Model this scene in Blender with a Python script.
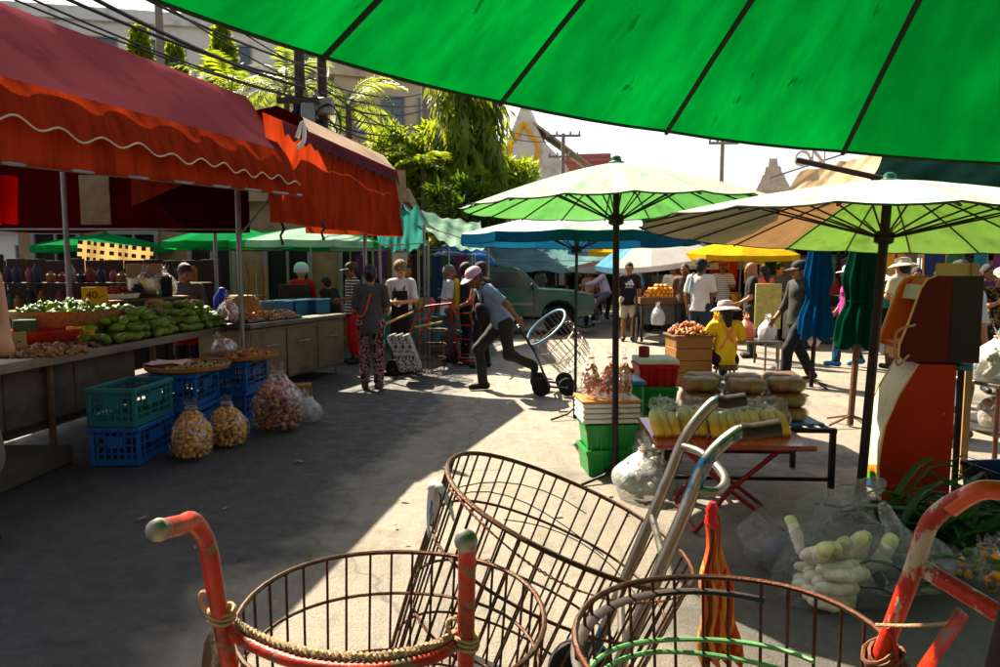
import bpy, math, random
import numpy as np
from mathutils import Vector, Matrix, Euler
# ------------------------------------------------------------------ camera, sky, sun, exposure
for o in list(bpy.data.objects):
    bpy.data.objects.remove(o)
rad = math.radians
S = bpy.context.scene
COL = S.collection
CAMZ = 1.55
TH = math.atan(63.5 / 700.0)
cam_d = bpy.data.cameras.new('camera')
cam_d.lens = 25.2
cam_d.sensor_width = 36
cam_d.clip_end = 2000
cam_d.clip_start = 0.05
cam = bpy.data.objects.new('camera', cam_d)
cam.location = (0, 0, CAMZ)
cam.rotation_euler = (math.pi / 2 - TH, 0, 0)
COL.objects.link(cam)
S.camera = cam
SUN_AZ = rad(-37.5)            # measured from +Y towards +X
SUN_EL = rad(46)
W = bpy.data.worlds.new('World')
S.world = W
W.use_nodes = True
wn = W.node_tree
sky = wn.nodes.new('ShaderNodeTexSky')
sky.sky_type = 'NISHITA'
sky.sun_disc = False
sky.sun_elevation = SUN_EL
sky.sun_rotation = SUN_AZ
sky.air_density = 1.0
sky.dust_density = 2.2
sky.ozone_density = 1.0
bg = wn.nodes['Background']
bg.inputs['Strength'].default_value = 0.05
hs_ = wn.nodes.new('ShaderNodeHueSaturation')      # milky tropical haze over the whole sky
hs_.inputs['Saturation'].default_value = 0.42
hs_.inputs['Value'].default_value = 1.05
wn.links.new(sky.outputs[0], hs_.inputs['Color'])
wn.links.new(hs_.outputs[0], bg.inputs['Color'])
sd = bpy.data.lights.new('sun', 'SUN')
sd.energy = 5.0
sd.angle = rad(0.5)
sd.color = (1.0, 0.87, 0.66)
sun = bpy.data.objects.new('sun', sd)
sdir = Vector((math.sin(SUN_AZ) * math.cos(SUN_EL), math.cos(SUN_AZ) * math.cos(SUN_EL), math.sin(SUN_EL)))
sun.rotation_euler = sdir.to_track_quat('Z', 'Y').to_euler()
sun.location = (-20, 25, 30)
COL.objects.link(sun)
S.view_settings.view_transform = 'Standard'
S.view_settings.look = 'None'
S.view_settings.gamma = 1
S.view_settings.use_curve_mapping = False
S.view_settings.exposure = 2.15
rng = random.Random(7)
nr = np.random.RandomState(7)

# ------------------------------------------------------------------ picture to place
def ray(px, py):
    u = (px - 500) / 700.0
    v = (333.5 - py) / 700.0
    return Vector((u, math.cos(TH) + v * math.sin(TH), -math.sin(TH) + v * math.cos(TH)))
def P(px, py, Y):
    r = ray(px, py)
    t = Y / r.y
    return Vector((r.x * t, Y, CAMZ + r.z * t))
def G(px, py, z=0.0):
    r = ray(px, py)
    t = (z - CAMZ) / r.z
    return Vector((r.x * t, r.y * t, z))

# ------------------------------------------------------------------ mesh builder
def V(*a):
    return Vector(a)
class MB:
    def __init__(s):
        s.v = []; s.f = []; s.m = []
    def add(s, vs, fs, m=0):
        b = len(s.v)
        s.v += [tuple(v) for v in vs]
        s.f += [tuple(int(i) + b for i in f) for f in fs]
        s.m += [m] * len(fs)
        return s
    def box(s, c, d, m=0, rot=None, bev=0.0):
        c = Vector(c)
        h = [x / 2 for x in d]
        pts = []; fs = []
        if bev <= 0:
            for sx in (-1, 1):
                for sy in (-1, 1):
                    for sz in (-1, 1):
                        pts.append(Vector((sx * h[0], sy * h[1], sz * h[2])))
            fs = [(0, 1, 3, 2), (4, 6, 7, 5), (0, 4, 5, 1), (2, 3, 7, 6), (0, 2, 6, 4), (1, 5, 7, 3)]
        else:
            b = min(bev, min(h) * .98)
            k = {}
            for sx in (-1, 1):
                for sy in (-1, 1):
                    for sz in (-1, 1):
                        for a in range(3):
                            q = [sx * (h[0] - b), sy * (h[1] - b), sz * (h[2] - b)]
                            q[a] = (sx, sy, sz)[a] * h[a]
                            k[(sx, sy, sz, a)] = len(pts)
                            pts.append(Vector(q))
            def oriented(ids):
                ctr = sum((pts[i] for i in ids), Vector()) / len(ids)
                n = (pts[ids[1]] - pts[ids[0]]).cross(pts[ids[2]] - pts[ids[1]])
                return tuple(ids) if n.dot(ctr) > 0 else tuple(reversed(ids))
            for a in range(3):
                o1, o2 = [x for x in range(3) if x != a]
                for sg in (-1, 1):
                    ids = []
                    for (p, q) in ((-1, -1), (1, -1), (1, 1), (-1, 1)):
                        sgn = [0, 0, 0]; sgn[a] = sg; sgn[o1] = p; sgn[o2] = q
                        ids.append(k[(*sgn, a)])
                    fs.append(oriented(ids))
                for p in (-1, 1):
                    for q in (-1, 1):
                        e = []
                        for (t, ax) in ((-1, o1), (1, o1), (1, o2), (-1, o2)):
                            sgn = [0, 0, 0]; sgn[a] = t; sgn[o1] = p; sgn[o2] = q
                            e.append(k[(*sgn, ax)])
                        fs.append(oriented(e))
            for sx in (-1, 1):
                for sy in (-1, 1):
                    for sz in (-1, 1):
                        fs.append(oriented([k[(sx, sy, sz, a)] for a in range(3)]))
        if rot is not None:
            Rm = rot if isinstance(rot, Matrix) else Euler(rot).to_matrix()
            pts = [Rm @ p for p in pts]
        return s.add([p + c for p in pts], fs, m)
    def tube(s, path, r, n=8, m=0, closed=False, cap=True, flat=1.0):
        path = [Vector(p) for p in path]
        N = len(path)
        rr = r if isinstance(r, (list, tuple)) else [r] * N
        t0 = (path[1] - path[0]).normalized()
        up = Vector((0, 0, 1)) if abs(t0.z) < .9 else Vector((1, 0, 0))
        a = t0.cross(up).normalized()
        vs = []
        for i in range(N):
            if closed:
                t = (path[(i + 1) % N] - path[i - 1]).normalized()
            else:
                t = (path[min(i + 1, N - 1)] - path[max(i - 1, 0)])
                t = t.normalized() if t.length > 1e-9 else t0
            a = (a - t * a.dot(t))
            a = a.normalized() if a.length > 1e-6 else t.orthogonal().normalized()
            b = t.cross(a)
            for j in range(n):
                w = 2 * math.pi * j / n
                vs.append(path[i] + a * (math.cos(w) * rr[i]) + b * (math.sin(w) * rr[i] * flat))
        fs = []
        for i in range(N if closed else N - 1):
            k = (i + 1) % N
            for j in range(n):
                l = (j + 1) % n
                fs.append((i * n + j, i * n + l, k * n + l, k * n + j))
        if cap and not closed:
            fs.append(tuple(range(n - 1, -1, -1)))
            fs.append(tuple((N - 1) * n + j for j in range(n)))
        return s.add(vs, fs, m)
    def lathe(s, prof, n=24, c=(0, 0, 0), m=0, rot=None, sx=1, sy=1):
        c = Vector(c); vs = []; fs = []
        Rm = Euler(rot).to_matrix() if rot is not None else None
        for (r, z) in prof:
            for j in range(n):
                w = 2 * math.pi * j / n
                p = Vector((r * math.cos(w) * sx, r * math.sin(w) * sy, z))
                vs.append((Rm @ p if Rm else p) + c)
        for i in range(len(prof) - 1):
            for j in range(n):
                l = (j + 1) % n
                fs.append((i * n + j, i * n + l, (i + 1) * n + l, (i + 1) * n + j))
        if prof[0][0] > 1e-4: fs.append(tuple(range(n - 1, -1, -1)))
        if prof[-1][0] > 1e-4: fs.append(tuple((len(prof) - 1) * n + j for j in range(n)))
        return s.add(vs, fs, m)
    def sheet(s, grid, m=0, flip=False):
        nu = len(grid); nv = len(grid[0])
        vs = [p for row in grid for p in row]
        fs = []
        for i in range(nu - 1):
            for j in range(nv - 1):
                q = (i * nv + j, (i + 1) * nv + j, (i + 1) * nv + j + 1, i * nv + j + 1)
                fs.append(q[::-1] if flip else q)
        return s.add(vs, fs, m)
    def prism(s, poly, axis_vec, m=0, mside=None):
        a = Vector(axis_vec); n = len(poly)
        vs = [Vector(p) for p in poly] + [Vector(p) + a for p in poly]
        s.add(vs, [tuple(range(n - 1, -1, -1)), tuple(range(n, 2 * n))], m)
        b = len(s.v) - 2 * n
        for i in range(n):
            j = (i + 1) % n
            s.f.append((b + i, b + j, b + n + j, b + n + i)); s.m.append(m if mside is None else mside)
        return s
    def build(s, name, mats, parent=None, smooth=True, loc=None, rot=None, angle=42):
        me = bpy.data.meshes.new(name)
        me.from_pydata(s.v, [], s.f)
        if not isinstance(mats, (list, tuple)): mats = [mats]
        for mm in mats: me.materials.append(mm)
        if len(mats) > 1:
            me.polygons.foreach_set('material_index', np.array(s.m, dtype=np.int32))
        if smooth:
            me.polygons.foreach_set('use_smooth', np.ones(len(me.polygons), dtype=bool))
            me.set_sharp_from_angle(angle=rad(angle))
        me.update()
        return link(name, me, parent, loc, rot)
def link(name, me, parent=None, loc=None, rot=None):
    o = bpy.data.objects.new(name, me)
    COL.objects.link(o)
    if parent is not None: o.parent = parent
    if loc is not None: o.location = loc
    if rot is not None: o.rotation_euler = rot
    return o
def tag(o, label=None, cat=None, group=None, kind=None):
    if label: o['label'] = label
    if cat: o['category'] = cat
    if group: o['group'] = group
    if kind: o['kind'] = kind
    return o
def thing(name, label, cat, loc=(0, 0, 0), rz=0.0, group=None, rot=None):
    o = bpy.data.objects.new(name, None)
    o.empty_display_size = .1
    COL.objects.link(o)
    o.location = loc
    o.rotation_euler = rot if rot is not None else (0, 0, rz)
    return tag(o, label, cat, group)
def copy_tree(o, parent=None, loc=None, rz=None, label=None, group=None, rot=None, scale=None):
    c = o.copy()
    COL.objects.link(c)
    c.parent = parent
    if loc is not None: c.location = loc
    if rz is not None: c.rotation_euler = (0, 0, rz)
    if rot is not None: c.rotation_euler = rot
    if scale is not None: c.scale = (scale,) * 3 if not isinstance(scale, tuple) else scale
    if label: c['label'] = label
    if group: c['group'] = group
    for ch in list(o.children):
        copy_tree(ch, c)
    return c
def bez(pts, n=8):
    """smooth path through points (Catmull-Rom)"""
    pts = [Vector(p) for p in pts]
    q = [pts[0] * 2 - pts[1]] + pts + [pts[-1] * 2 - pts[-2]]
    out = []
    for i in range(1, len(q) - 2):
        for k in range(n):
            t = k / n
            a, b, c, d = q[i - 1], q[i], q[i + 1], q[i + 2]
            out.append(.5 * ((2 * b) + (c - a) * t + (2 * a - 5 * b + 4 * c - d) * t * t + (3 * b - a - 3 * c + d) * t ** 3))
    out.append(pts[-1])
    return out
def sag(a, b, s, n=14):
    a = Vector(a); b = Vector(b)
    return [a.lerp(b, i / n) - Vector((0, 0, s * 4 * (i / n) * (1 - i / n))) for i in range(n + 1)]

# ------------------------------------------------------------------ procedural materials
def lin(r, g=None, b=None):
    if g is None: r, g, b = r
    f = lambda c: (c / 255 / 12.92) if c / 255 <= .04045 else ((c / 255 + .055) / 1.055) ** 2.4
    return (f(r), f(g), f(b), 1)
MC = {}
def alb(c):
    return tuple(.72 * x ** 1.1 for x in c[:3]) + (1,)
def mat(name, col, rough=.6, var=.22, sc=6, bump=.15, bs=60, metal=0, tr=None, trf=.5, rnd=0, dirt=None, dscale=3, damt=.5,
        chip=None, cscale=14, camt=.42, stretch=None, alpha=1.0, wave=None, coat=0, emit=None, spec=.3, polar=None):
    if name in MC: return MC[name]
    m = bpy.data.materials.new(name); MC[name] = m
    m.use_nodes = True
    nt = m.node_tree; N = nt.nodes; L = nt.links
    bs_ = N['Principled BSDF']; out = N['Material Output']
    col = alb(col)
    if tr: tr = alb(tr)
    if dirt: dirt = alb(dirt)
    if chip: chip = alb(chip)
    tc = N.new('ShaderNodeTexCoord')
    src = tc.outputs['Object']
    if stretch:
        mp = N.new('ShaderNodeMapping'); mp.inputs['Scale'].default_value = stretch
        L.new(src, mp.inputs['Vector']); src = mp.outputs[0]
    if polar:
        sx = N.new('ShaderNodeSeparateXYZ'); L.new(tc.outputs['Object'], sx.inputs[0])
        at = N.new('ShaderNodeMath'); at.operation = 'ARCTAN2'; L.new(sx.outputs[1], at.inputs[0]); L.new(sx.outputs[0], at.inputs[1])
        am = N.new('ShaderNodeMath'); am.operation = 'MULTIPLY'; am.inputs[1].default_value = polar[0]; L.new(at.outputs[0], am.inputs[0])
        ln = N.new('ShaderNodeVectorMath'); ln.operation = 'LENGTH'; fl_ = N.new('ShaderNodeCombineXYZ'); L.new(sx.outputs[0], fl_.inputs[0]); L.new(sx.outputs[1], fl_.inputs[1]); L.new(fl_.outputs[0], ln.inputs[0])
        lm_ = N.new('ShaderNodeMath'); lm_.operation = 'MULTIPLY'; lm_.inputs[1].default_value = polar[1]; L.new(ln.outputs['Value'], lm_.inputs[0])
        cx = N.new('ShaderNodeCombineXYZ'); L.new(am.outputs[0], cx.inputs[0]); L.new(lm_.outputs[0], cx.inputs[1]); src = cx.outputs[0]
    def noise(scale, detail=5, rg=.55):
        n = N.new('ShaderNodeTexNoise'); n.inputs['Scale'].default_value = scale
        n.inputs['Detail'].default_value = detail; n.inputs['Roughness'].default_value = rg
        L.new(src, n.inputs['Vector']); return n.outputs[0]
    def ramp(fac, a, b):
        r = N.new('ShaderNodeMapRange'); r.inputs[1].default_value = a; r.inputs[2].default_value = b
        L.new(fac, r.inputs[0]); return r.outputs[0]
    def mix(fac, A, B):
        x = N.new('ShaderNodeMix'); x.data_type = 'RGBA'
        if isinstance(fac, (int, float)): x.inputs[0].default_value = fac
        else: L.new(fac, x.inputs[0])
        for k, c in ((6, A), (7, B)):
            if isinstance(c, tuple): x.inputs[k].default_value = c
            else: L.new(c, x.inputs[k])
        return x.outputs[2]
    lo = tuple(c * (1 - var) for c in col[:3]) + (1,)
    hi = tuple(min(1, c * (1 + var * .7)) for c in col[:3]) + (1,)
    c = mix(ramp(noise(sc), .3, .7), lo, hi)
    if dirt: c = mix(ramp(noise(dscale, 8, .65), .62 - .3 * damt, .85 - .2 * damt), c, tuple(dirt[:3]) + (1,))
    ro = None
    if chip:
        f = ramp(noise(cscale, 6, .6), 1 - camt, 1.04 - camt)
        c = mix(f, c, tuple(chip[:3]) + (1,))
    if rnd:
        oi = N.new('ShaderNodeObjectInfo'); hs = N.new('ShaderNodeHueSaturation')
        v = N.new('ShaderNodeMapRange'); v.inputs[3].default_value = 1 - rnd; v.inputs[4].default_value = 1 + rnd
        L.new(oi.outputs['Random'], v.inputs[0]); L.new(v.outputs[0], hs.inputs['Value'])
        h = N.new('ShaderNodeMapRange'); h.inputs[3].default_value = .5 - rnd * .08; h.inputs[4].default_value = .5 + rnd * .08
        w = N.new('ShaderNodeMath'); w.operation = 'FRACT'; w2 = N.new('ShaderNodeMath'); w2.operation = 'MULTIPLY'; w2.inputs[1].default_value = 7.3
        L.new(oi.outputs['Random'], w2.inputs[0]); L.new(w2.outputs[0], w.inputs[0]); L.new(w.outputs[0], h.inputs[0]); L.new(h.outputs[0], hs.inputs['Hue'])
        L.new(c, hs.inputs['Color']); c = hs.outputs[0]
    L.new(c, bs_.inputs['Base Color'])
    r_ = N.new('ShaderNodeMapRange'); r_.inputs[3].default_value = max(.03, rough - .12); r_.inputs[4].default_value = min(1, rough + .12)
    L.new(noise(sc * 2.3), r_.inputs[0]); L.new(r_.outputs[0], bs_.inputs['Roughness'])
    bs_.inputs['Metallic'].default_value = metal
    bs_.inputs['Specular IOR Level'].default_value = spec
    if coat: bs_.inputs['Coat Weight'].default_value = coat; bs_.inputs['Coat Roughness'].default_value = .08
    if bump:
        b = N.new('ShaderNodeBump'); b.inputs['Strength'].default_value = bump; b.inputs['Distance'].default_value = .02
        L.new(noise(bs, 6, .6), b.inputs['Height']); L.new(b.outputs[0], bs_.inputs['Normal'])
    if emit:
        bs_.inputs['Emission Color'].default_value = tuple(emit[:3]) + (1,); bs_.inputs['Emission Strength'].default_value = emit[3]
    sh = bs_.outputs[0]
    if tr:
        t = N.new('ShaderNodeBsdfTranslucent')
        if var:
            lo = tuple(x * (1 - var) for x in tr[:3]) + (1,); hi = tuple(min(1, x * (1 + var * .6)) for x in tr[:3]) + (1,)
            tcx = mix(ramp(noise(sc), .3, .7), lo, hi)
            if dirt: tcx = mix(ramp(noise(dscale, 8, .65), .62 - .3 * damt, .85 - .2 * damt), tcx, tuple(x * .45 for x in tr[:3]) + (1,))
            if chip: tcx = mix(ramp(noise(cscale, 6, .6), 1 - camt, 1.04 - camt), tcx, tuple(x * .35 for x in tr[:3]) + (1,))
            L.new(tcx, t.inputs[0])
        else: t.inputs[0].default_value = tuple(tr[:3]) + (1,)
        ms = N.new('ShaderNodeMixShader'); ms.inputs[0].default_value = trf
        L.new(sh, ms.inputs[1]); L.new(t.outputs[0], ms.inputs[2]); sh = ms.outputs[0]
    if alpha < 1:
        t = N.new('ShaderNodeBsdfTransparent'); ms = N.new('ShaderNodeMixShader')
        a_ = N.new('ShaderNodeMapRange'); a_.inputs[1].default_value = .3; a_.inputs[2].default_value = .7
        a_.inputs[3].default_value = max(0, alpha - .15); a_.inputs[4].default_value = min(1, alpha + .2)
        L.new(noise(14, 4), a_.inputs[0]); L.new(a_.outputs[0], ms.inputs[0])
        L.new(t.outputs[0], ms.inputs[1]); L.new(sh, ms.inputs[2]); sh = ms.outputs[0]
    L.new(sh, out.inputs['Surface'])
    return m
def cloth(name, rgb, **k):
    k.setdefault('rough', .85); k.setdefault('var', .18); k.setdefault('bump', .25); k.setdefault('bs', 30)
    return mat(name, lin(*rgb), **k)
def plastic(name, rgb, **k):
    k.setdefault('rough', .38); k.setdefault('var', .1); k.setdefault('bump', .05); k.setdefault('dirt', lin(90, 80, 60)); k.setdefault('damt', .15)
    return mat(name, lin(*rgb), **k)
def metal(name, rgb, **k):
    k.setdefault('rough', .4); k.setdefault('metal', 1.0); k.setdefault('var', .2); k.setdefault('bump', .08)
    return mat(name, lin(*rgb), **k)
RUST = lin(86, 48, 26)
m_wire = mat('rusty wire', lin(88, 66, 50), rough=.45, metal=.7, var=.4, sc=20, bump=.3, bs=150, chip=RUST, cscale=9, camt=.5)
m_orange = mat('chipped orange paint', lin(196, 50, 10), rough=.36, var=.35, sc=12, chip=lin(128, 104, 84), cscale=26, camt=.45, bump=.25, bs=60, dirt=lin(70, 34, 20), dscale=14, damt=.5)
m_redwhite = mat('worn red paint', lin(190, 44, 16), rough=.4, var=.25, sc=9, chip=lin(190, 172, 156), cscale=16, camt=.5, bump=.25, bs=60, stretch=(1, 1, .45), dirt=lin(80, 36, 24), dscale=16, damt=.45)
m_steel = metal('worn steel pipe', (165, 160, 150), chip=lin(110, 80, 60), cscale=12, camt=.35)
m_stain = metal('stainless sheet', (150, 146, 136), rough=.42, dirt=lin(70, 60, 45), damt=.4)
m_pole = mat('dark umbrella pole', lin(46, 32, 26), rough=.5, metal=.3, var=.3, chip=RUST, cscale=18, camt=.4)
m_rib = mat('dark rib', lin(38, 34, 28), rough=.6, var=.2)
m_rope = mat('pale rope', lin(190, 160, 125), rough=.9, var=.25, sc=40, bump=.5, bs=200)
m_rubber = mat('black rubber', lin(28, 27, 26), rough=.8, var=.2)
m_black = mat('black paint', lin(30, 29, 30), rough=.5, var=.2)
m_wood = mat('brown wood', lin(118, 82, 50), rough=.7, var=.35, sc=5, stretch=(1, 1, 8), bump=.3, bs=30)
m_dwood = mat('dark wood', lin(62, 44, 30), rough=.75, var=.35, sc=5, stretch=(6, 6, 1), bump=.3, bs=30)
m_white = plastic('white plastic', (222, 220, 212))
m_foam = mat('white foam', lin(226, 224, 216), rough=.85, var=.06, bump=.15, bs=200, dirt=lin(130, 120, 100), damt=.15)
def film(name, diff=.05, rough=.12, crinkle=1.0, cs=16, tint=(.93, .94, .95, 1), fres=.5, base=.05):
    if name in MC: return MC[name]
    m = bpy.data.materials.new(name); MC[name] = m; m.use_nodes = True
    nt = m.node_tree; N = nt.nodes; L = nt.links; N.remove(N['Principled BSDF']); out = N['Material Output']
    tc = N.new('ShaderNodeTexCoord'); n1 = N.new('ShaderNodeTexNoise'); n1.inputs['Scale'].default_value = cs; n1.inputs['Detail'].default_value = 5; n1.inputs['Distortion'].default_value = 1.2
    L.new(tc.outputs['Object'], n1.inputs['Vector'])
    bp = N.new('ShaderNodeBump'); bp.inputs['Strength'].default_value = crinkle; bp.inputs['Distance'].default_value = .04; L.new(n1.outputs[0], bp.inputs['Height'])
    tr = N.new('ShaderNodeBsdfTransparent'); tr.inputs[0].default_value = tint
    gl = N.new('ShaderNodeBsdfGlossy'); gl.inputs['Roughness'].default_value = rough; L.new(bp.outputs[0], gl.inputs['Normal'])
    df = N.new('ShaderNodeBsdfTranslucent'); df.inputs[0].default_value = (.8, .8, .8, 1); L.new(bp.outputs[0], df.inputs['Normal'])
    lw = N.new('ShaderNodeLayerWeight'); lw.inputs[0].default_value = .25; L.new(bp.outputs[0], lw.inputs['Normal'])
    ma = N.new('ShaderNodeMath'); ma.operation = 'MULTIPLY_ADD'; ma.inputs[1].default_value = fres; ma.inputs[2].default_value = base; L.new(lw.outputs[0], ma.inputs[0])
    m1 = N.new('ShaderNodeMixShader'); m1.inputs[0].default_value = diff; L.new(tr.outputs[0], m1.inputs[1]); L.new(df.outputs[0], m1.inputs[2])
    m2 = N.new('ShaderNodeMixShader'); L.new(ma.outputs[0], m2.inputs[0]); L.new(m1.outputs[0], m2.inputs[1]); L.new(gl.outputs[0], m2.inputs[2])
    L.new(m2.outputs[0], out.inputs['Surface']); return m
m_bag = film('clear plastic bag', .10, .14, 1.0, 14, base=.07)
m_bag2 = mat('milky plastic bag', lin(228, 230, 230), rough=.3, var=.05, bump=.8, bs=18, alpha=.42, spec=.7)
m_galv = metal('galvanised steel', (150, 152, 150), rough=.5)
m_thin = film('thin clear film', .03, .1, .8, 22, fres=.35, base=.02)
# ------------------------------------------------------------------ implicit surfaces (bodies, bags, clothes)
def wob(p, f, seed=0):
    a, b, c = p[..., 0] * f + seed, p[..., 1] * f + seed * 1.7, p[..., 2] * f + seed * 2.3
    return (np.sin(a * 1.0 + 1.3 * np.sin(b * .9 + c * .4)) + np.sin(b * 1.3 + c * .7 + 1.1 * np.sin(a)) + np.sin(c * 1.1 + a * .6 + np.sin(b * 1.7))) / 3
def sdf_mesh(prims, vox=.014, k=.03, fold=0.0, ff=30.0, seed=0, floor=None, cutz=None):
    """prims: dict(a,b,ra,rb, sq=(unit vec, factor), cut=(0/1,0/1), m=label, k=blend) ; returns verts, quads, labels"""
    lo = np.array([1e9] * 3); hi = -lo
    for q in prims:
        r = max(q['ra'], q['rb']) * q.get('grow', 1.0)
        for e in ('a', 'b'):
            lo = np.minimum(lo, np.array(q[e]) - r); hi = np.maximum(hi, np.array(q[e]) + r)
    lo -= 3 * vox + fold; hi += 3 * vox + fold
    n = np.ceil((hi - lo) / vox).astype(int) + 1
    ax = [lo[i] + vox * np.arange(n[i]) for i in range(3)]
    D = np.full(n, .3, dtype=np.float32)
    Lb = np.zeros(n, dtype=np.int16); best = np.full(n, 9.0, dtype=np.float32)
    for q in prims:
        A = np.array(q['a'], dtype=float); B = np.array(q['b'], dtype=float)
        kk = q.get('k', k)
        r = max(q['ra'], q['rb']) + 2 * kk + 2 * vox
        i0 = np.maximum(0, ((np.minimum(A, B) - r - lo) / vox).astype(int)); i1 = np.minimum(n, ((np.maximum(A, B) + r - lo) / vox).astype(int) + 2)
        sl = tuple(slice(a, b) for a, b in zip(i0, i1))
        p = np.stack(np.meshgrid(ax[0][sl[0]], ax[1][sl[1]], ax[2][sl[2]], indexing='ij'), -1).astype(np.float32)
        if 'sq' in q:
            u, f = q['sq']; u = np.array(u, dtype=float); u /= np.linalg.norm(u)
            c0 = (A + B) / 2
            p2 = p + ((p - c0) @ u)[..., None] * u * (1 / f - 1)
        else:
            p2 = p
        ab = B - A; l2 = ab @ ab
        if l2 < 1e-10:
            t = np.zeros(p2.shape[:3]); tu = t
        else:
            tu = ((p2 - A) @ ab) / l2; t = np.clip(tu, 0, 1)
        d = np.linalg.norm(p2 - (A + t[..., None] * ab), axis=-1) - (q['ra'] + (q['rb'] - q['ra']) * t)
        c = q.get('cut')
        if c and l2 > 0:
            ln = math.sqrt(l2)
            if c[0]: d = np.maximum(d, -tu * ln)
            if c[1]: d = np.maximum(d, (tu - 1) * ln)
        if fold: d = d + fold * q.get('fold', 1.0) * wob(p, ff, seed)
        cur = D[sl]
        bb = best[sl]; mk = d < bb
        Lb[sl] = np.where(mk, q.get('m', 0), Lb[sl]); best[sl] = np.where(mk, d, bb)
        if q.get('sub'):
            D[sl] = np.maximum(cur, -d)
        else:
            h = np.clip(.5 + .5 * (cur - d) / kk, 0, 1)
            D[sl] = cur * (1 - h) + d * h - kk * h * (1 - h)
    if floor is not None:
        D = np.maximum(D, (floor - ax[2])[None, None, :].astype(np.float32))
    return nets(D, lo, vox, Lb)
def nets(D, lo, vox, Lb):
    ins = D < 0
    n = np.array(D.shape)
    cs = [(i, j, k) for i in (0, 1) for j in (0, 1) for k in (0, 1)]
    cnt = sum(ins[i:n[0] - 1 + i, j:n[1] - 1 + j, k:n[2] - 1 + k].astype(np.int8) for (i, j, k) in cs)
    cells = np.argwhere((cnt > 0) & (cnt < 8))
    if len(cells) == 0: return np.zeros((0, 3)), np.zeros((0, 4), int), np.zeros(0, int)
    cv = np.stack([D[cells[:, 0] + i, cells[:, 1] + j, cells[:, 2] + k] for (i, j, k) in cs], 1)
    co = np.array(cs, dtype=float)
    acc = np.zeros((len(cells), 3)); w = np.zeros(len(cells))
    for x in range(8):
        for y in range(x + 1, 8):
            if abs(co[x] - co[y]).sum() != 1: continue
            mk = (cv[:, x] < 0) != (cv[:, y] < 0)
            t = cv[:, x] / (cv[:, x] - cv[:, y] + 1e-12)
            pt = co[x] + np.clip(t, 0, 1)[:, None] * (co[y] - co[x])
            acc += pt * mk[:, None]; w += mk
    vs = lo + vox * (cells + acc / w[:, None])
    vi = np.full(n, -1, dtype=np.int64)
    vi[cells[:, 0], cells[:, 1], cells[:, 2]] = np.arange(len(cells))
    lab = Lb[cells[:, 0], cells[:, 1], cells[:, 2]]
    qs = []
    for a in range(3):
        b, c = (a + 1) % 3, (a + 2) % 3
        s0 = [slice(None)] * 3; s1 = [slice(None)] * 3
        s0[a] = slice(0, -1); s1[a] = slice(1, None)
        e = np.argwhere(ins[tuple(s0)] != ins[tuple(s1)])
        e = e[(e[:, b] > 0) & (e[:, c] > 0)]
        def at(db, dc):
            g = e.copy(); g[:, b] -= db; g[:, c] -= dc
            return vi[g[:, 0], g[:, 1], g[:, 2]]
        q = np.stack([at(1, 1), at(0, 1), at(0, 0), at(1, 0)], 1)
        fl = ins[e[:, 0], e[:, 1], e[:, 2]]
        q[~fl] = q[~fl][:, ::-1]
        qs.append(q[(q >= 0).all(1)])
    return vs, np.concatenate(qs), lab
def np_obj(name, vs, qs, mats, lab=None, parent=None, loc=None, rot=None, smooth=True):
    me = bpy.data.meshes.new(name)
    me.from_pydata(vs.tolist() if hasattr(vs, 'tolist') else vs, [], qs.tolist() if hasattr(qs, 'tolist') else qs)
    if not isinstance(mats, (list, tuple)): mats = [mats]
    for m in mats: me.materials.append(m)
    if lab is not None and len(mats) > 1:
        me.polygons.foreach_set('material_index', np.asarray(lab, dtype=np.int32))
    if smooth: me.polygons.foreach_set('use_smooth', np.ones(len(me.polygons), dtype=bool))
    me.update()
    return link(name, me, parent, loc, rot)
def pr(a, b, ra, rb=None, **k):
    return dict(a=tuple(a), b=tuple(b), ra=ra, rb=ra if rb is None else rb, **k)

# ------------------------------------------------------------------ people
SKIN = {n: mat('skin ' + n, lin(*c), rough=.5, var=.12, bump=.08, bs=120) for n, c in
        {'tan': (168, 116, 84), 'brown': (140, 92, 64), 'light': (196, 146, 112)}.items()}
m_eye = mat('dark eye', lin(24, 18, 15), rough=.3, var=0, bump=0)
m_lip = mat('lip', lin(140, 74, 62), rough=.5, var=.1, bump=0)
m_hair = mat('black hair', lin(26, 21, 19), rough=.55, var=.3, sc=30, stretch=(8, 8, 1), bump=.5, bs=60)
m_grey_hair = mat('grey hair', lin(120, 114, 108), rough=.6, var=.3, sc=30, stretch=(8, 8, 1), bump=.5, bs=60)
def head_template():
    q = [pr((0, .0, .03), (0, .0, .03), .1, sq=((1, 0, 0), .80)),
         pr((0, .035, -.055), (0, .05, -.075), .058, .045, k=.05),
         pr((0, -.02, -.02), (0, -.03, -.14), .055, .056, k=.03),
         pr((0, .098, .012), (0, .118, -.03), .011, .017, k=.015),
         pr((-.03, .092, .03), (.03, .092, .03), .014, .014, k=.02),
         pr((.08, -.005, .01), (.083, -.01, -.03), .02, .014, k=.008, sq=((1, 0, 0), .5)),
         pr((-.08, -.005, .01), (-.083, -.01, -.03), .02, .014, k=.008, sq=((1, 0, 0), .5)),
         pr((.033, .086, .008), (.033, .086, .008), .0125, m=1, k=.002), pr((-.033, .086, .008), (-.033, .086, .008), .0125, m=1, k=.002),
         pr((-.022, .094, -.056), (.022, .094, -.056), .0085, m=2, k=.004)]
    return sdf_mesh(q, .0085, .03)
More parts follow.
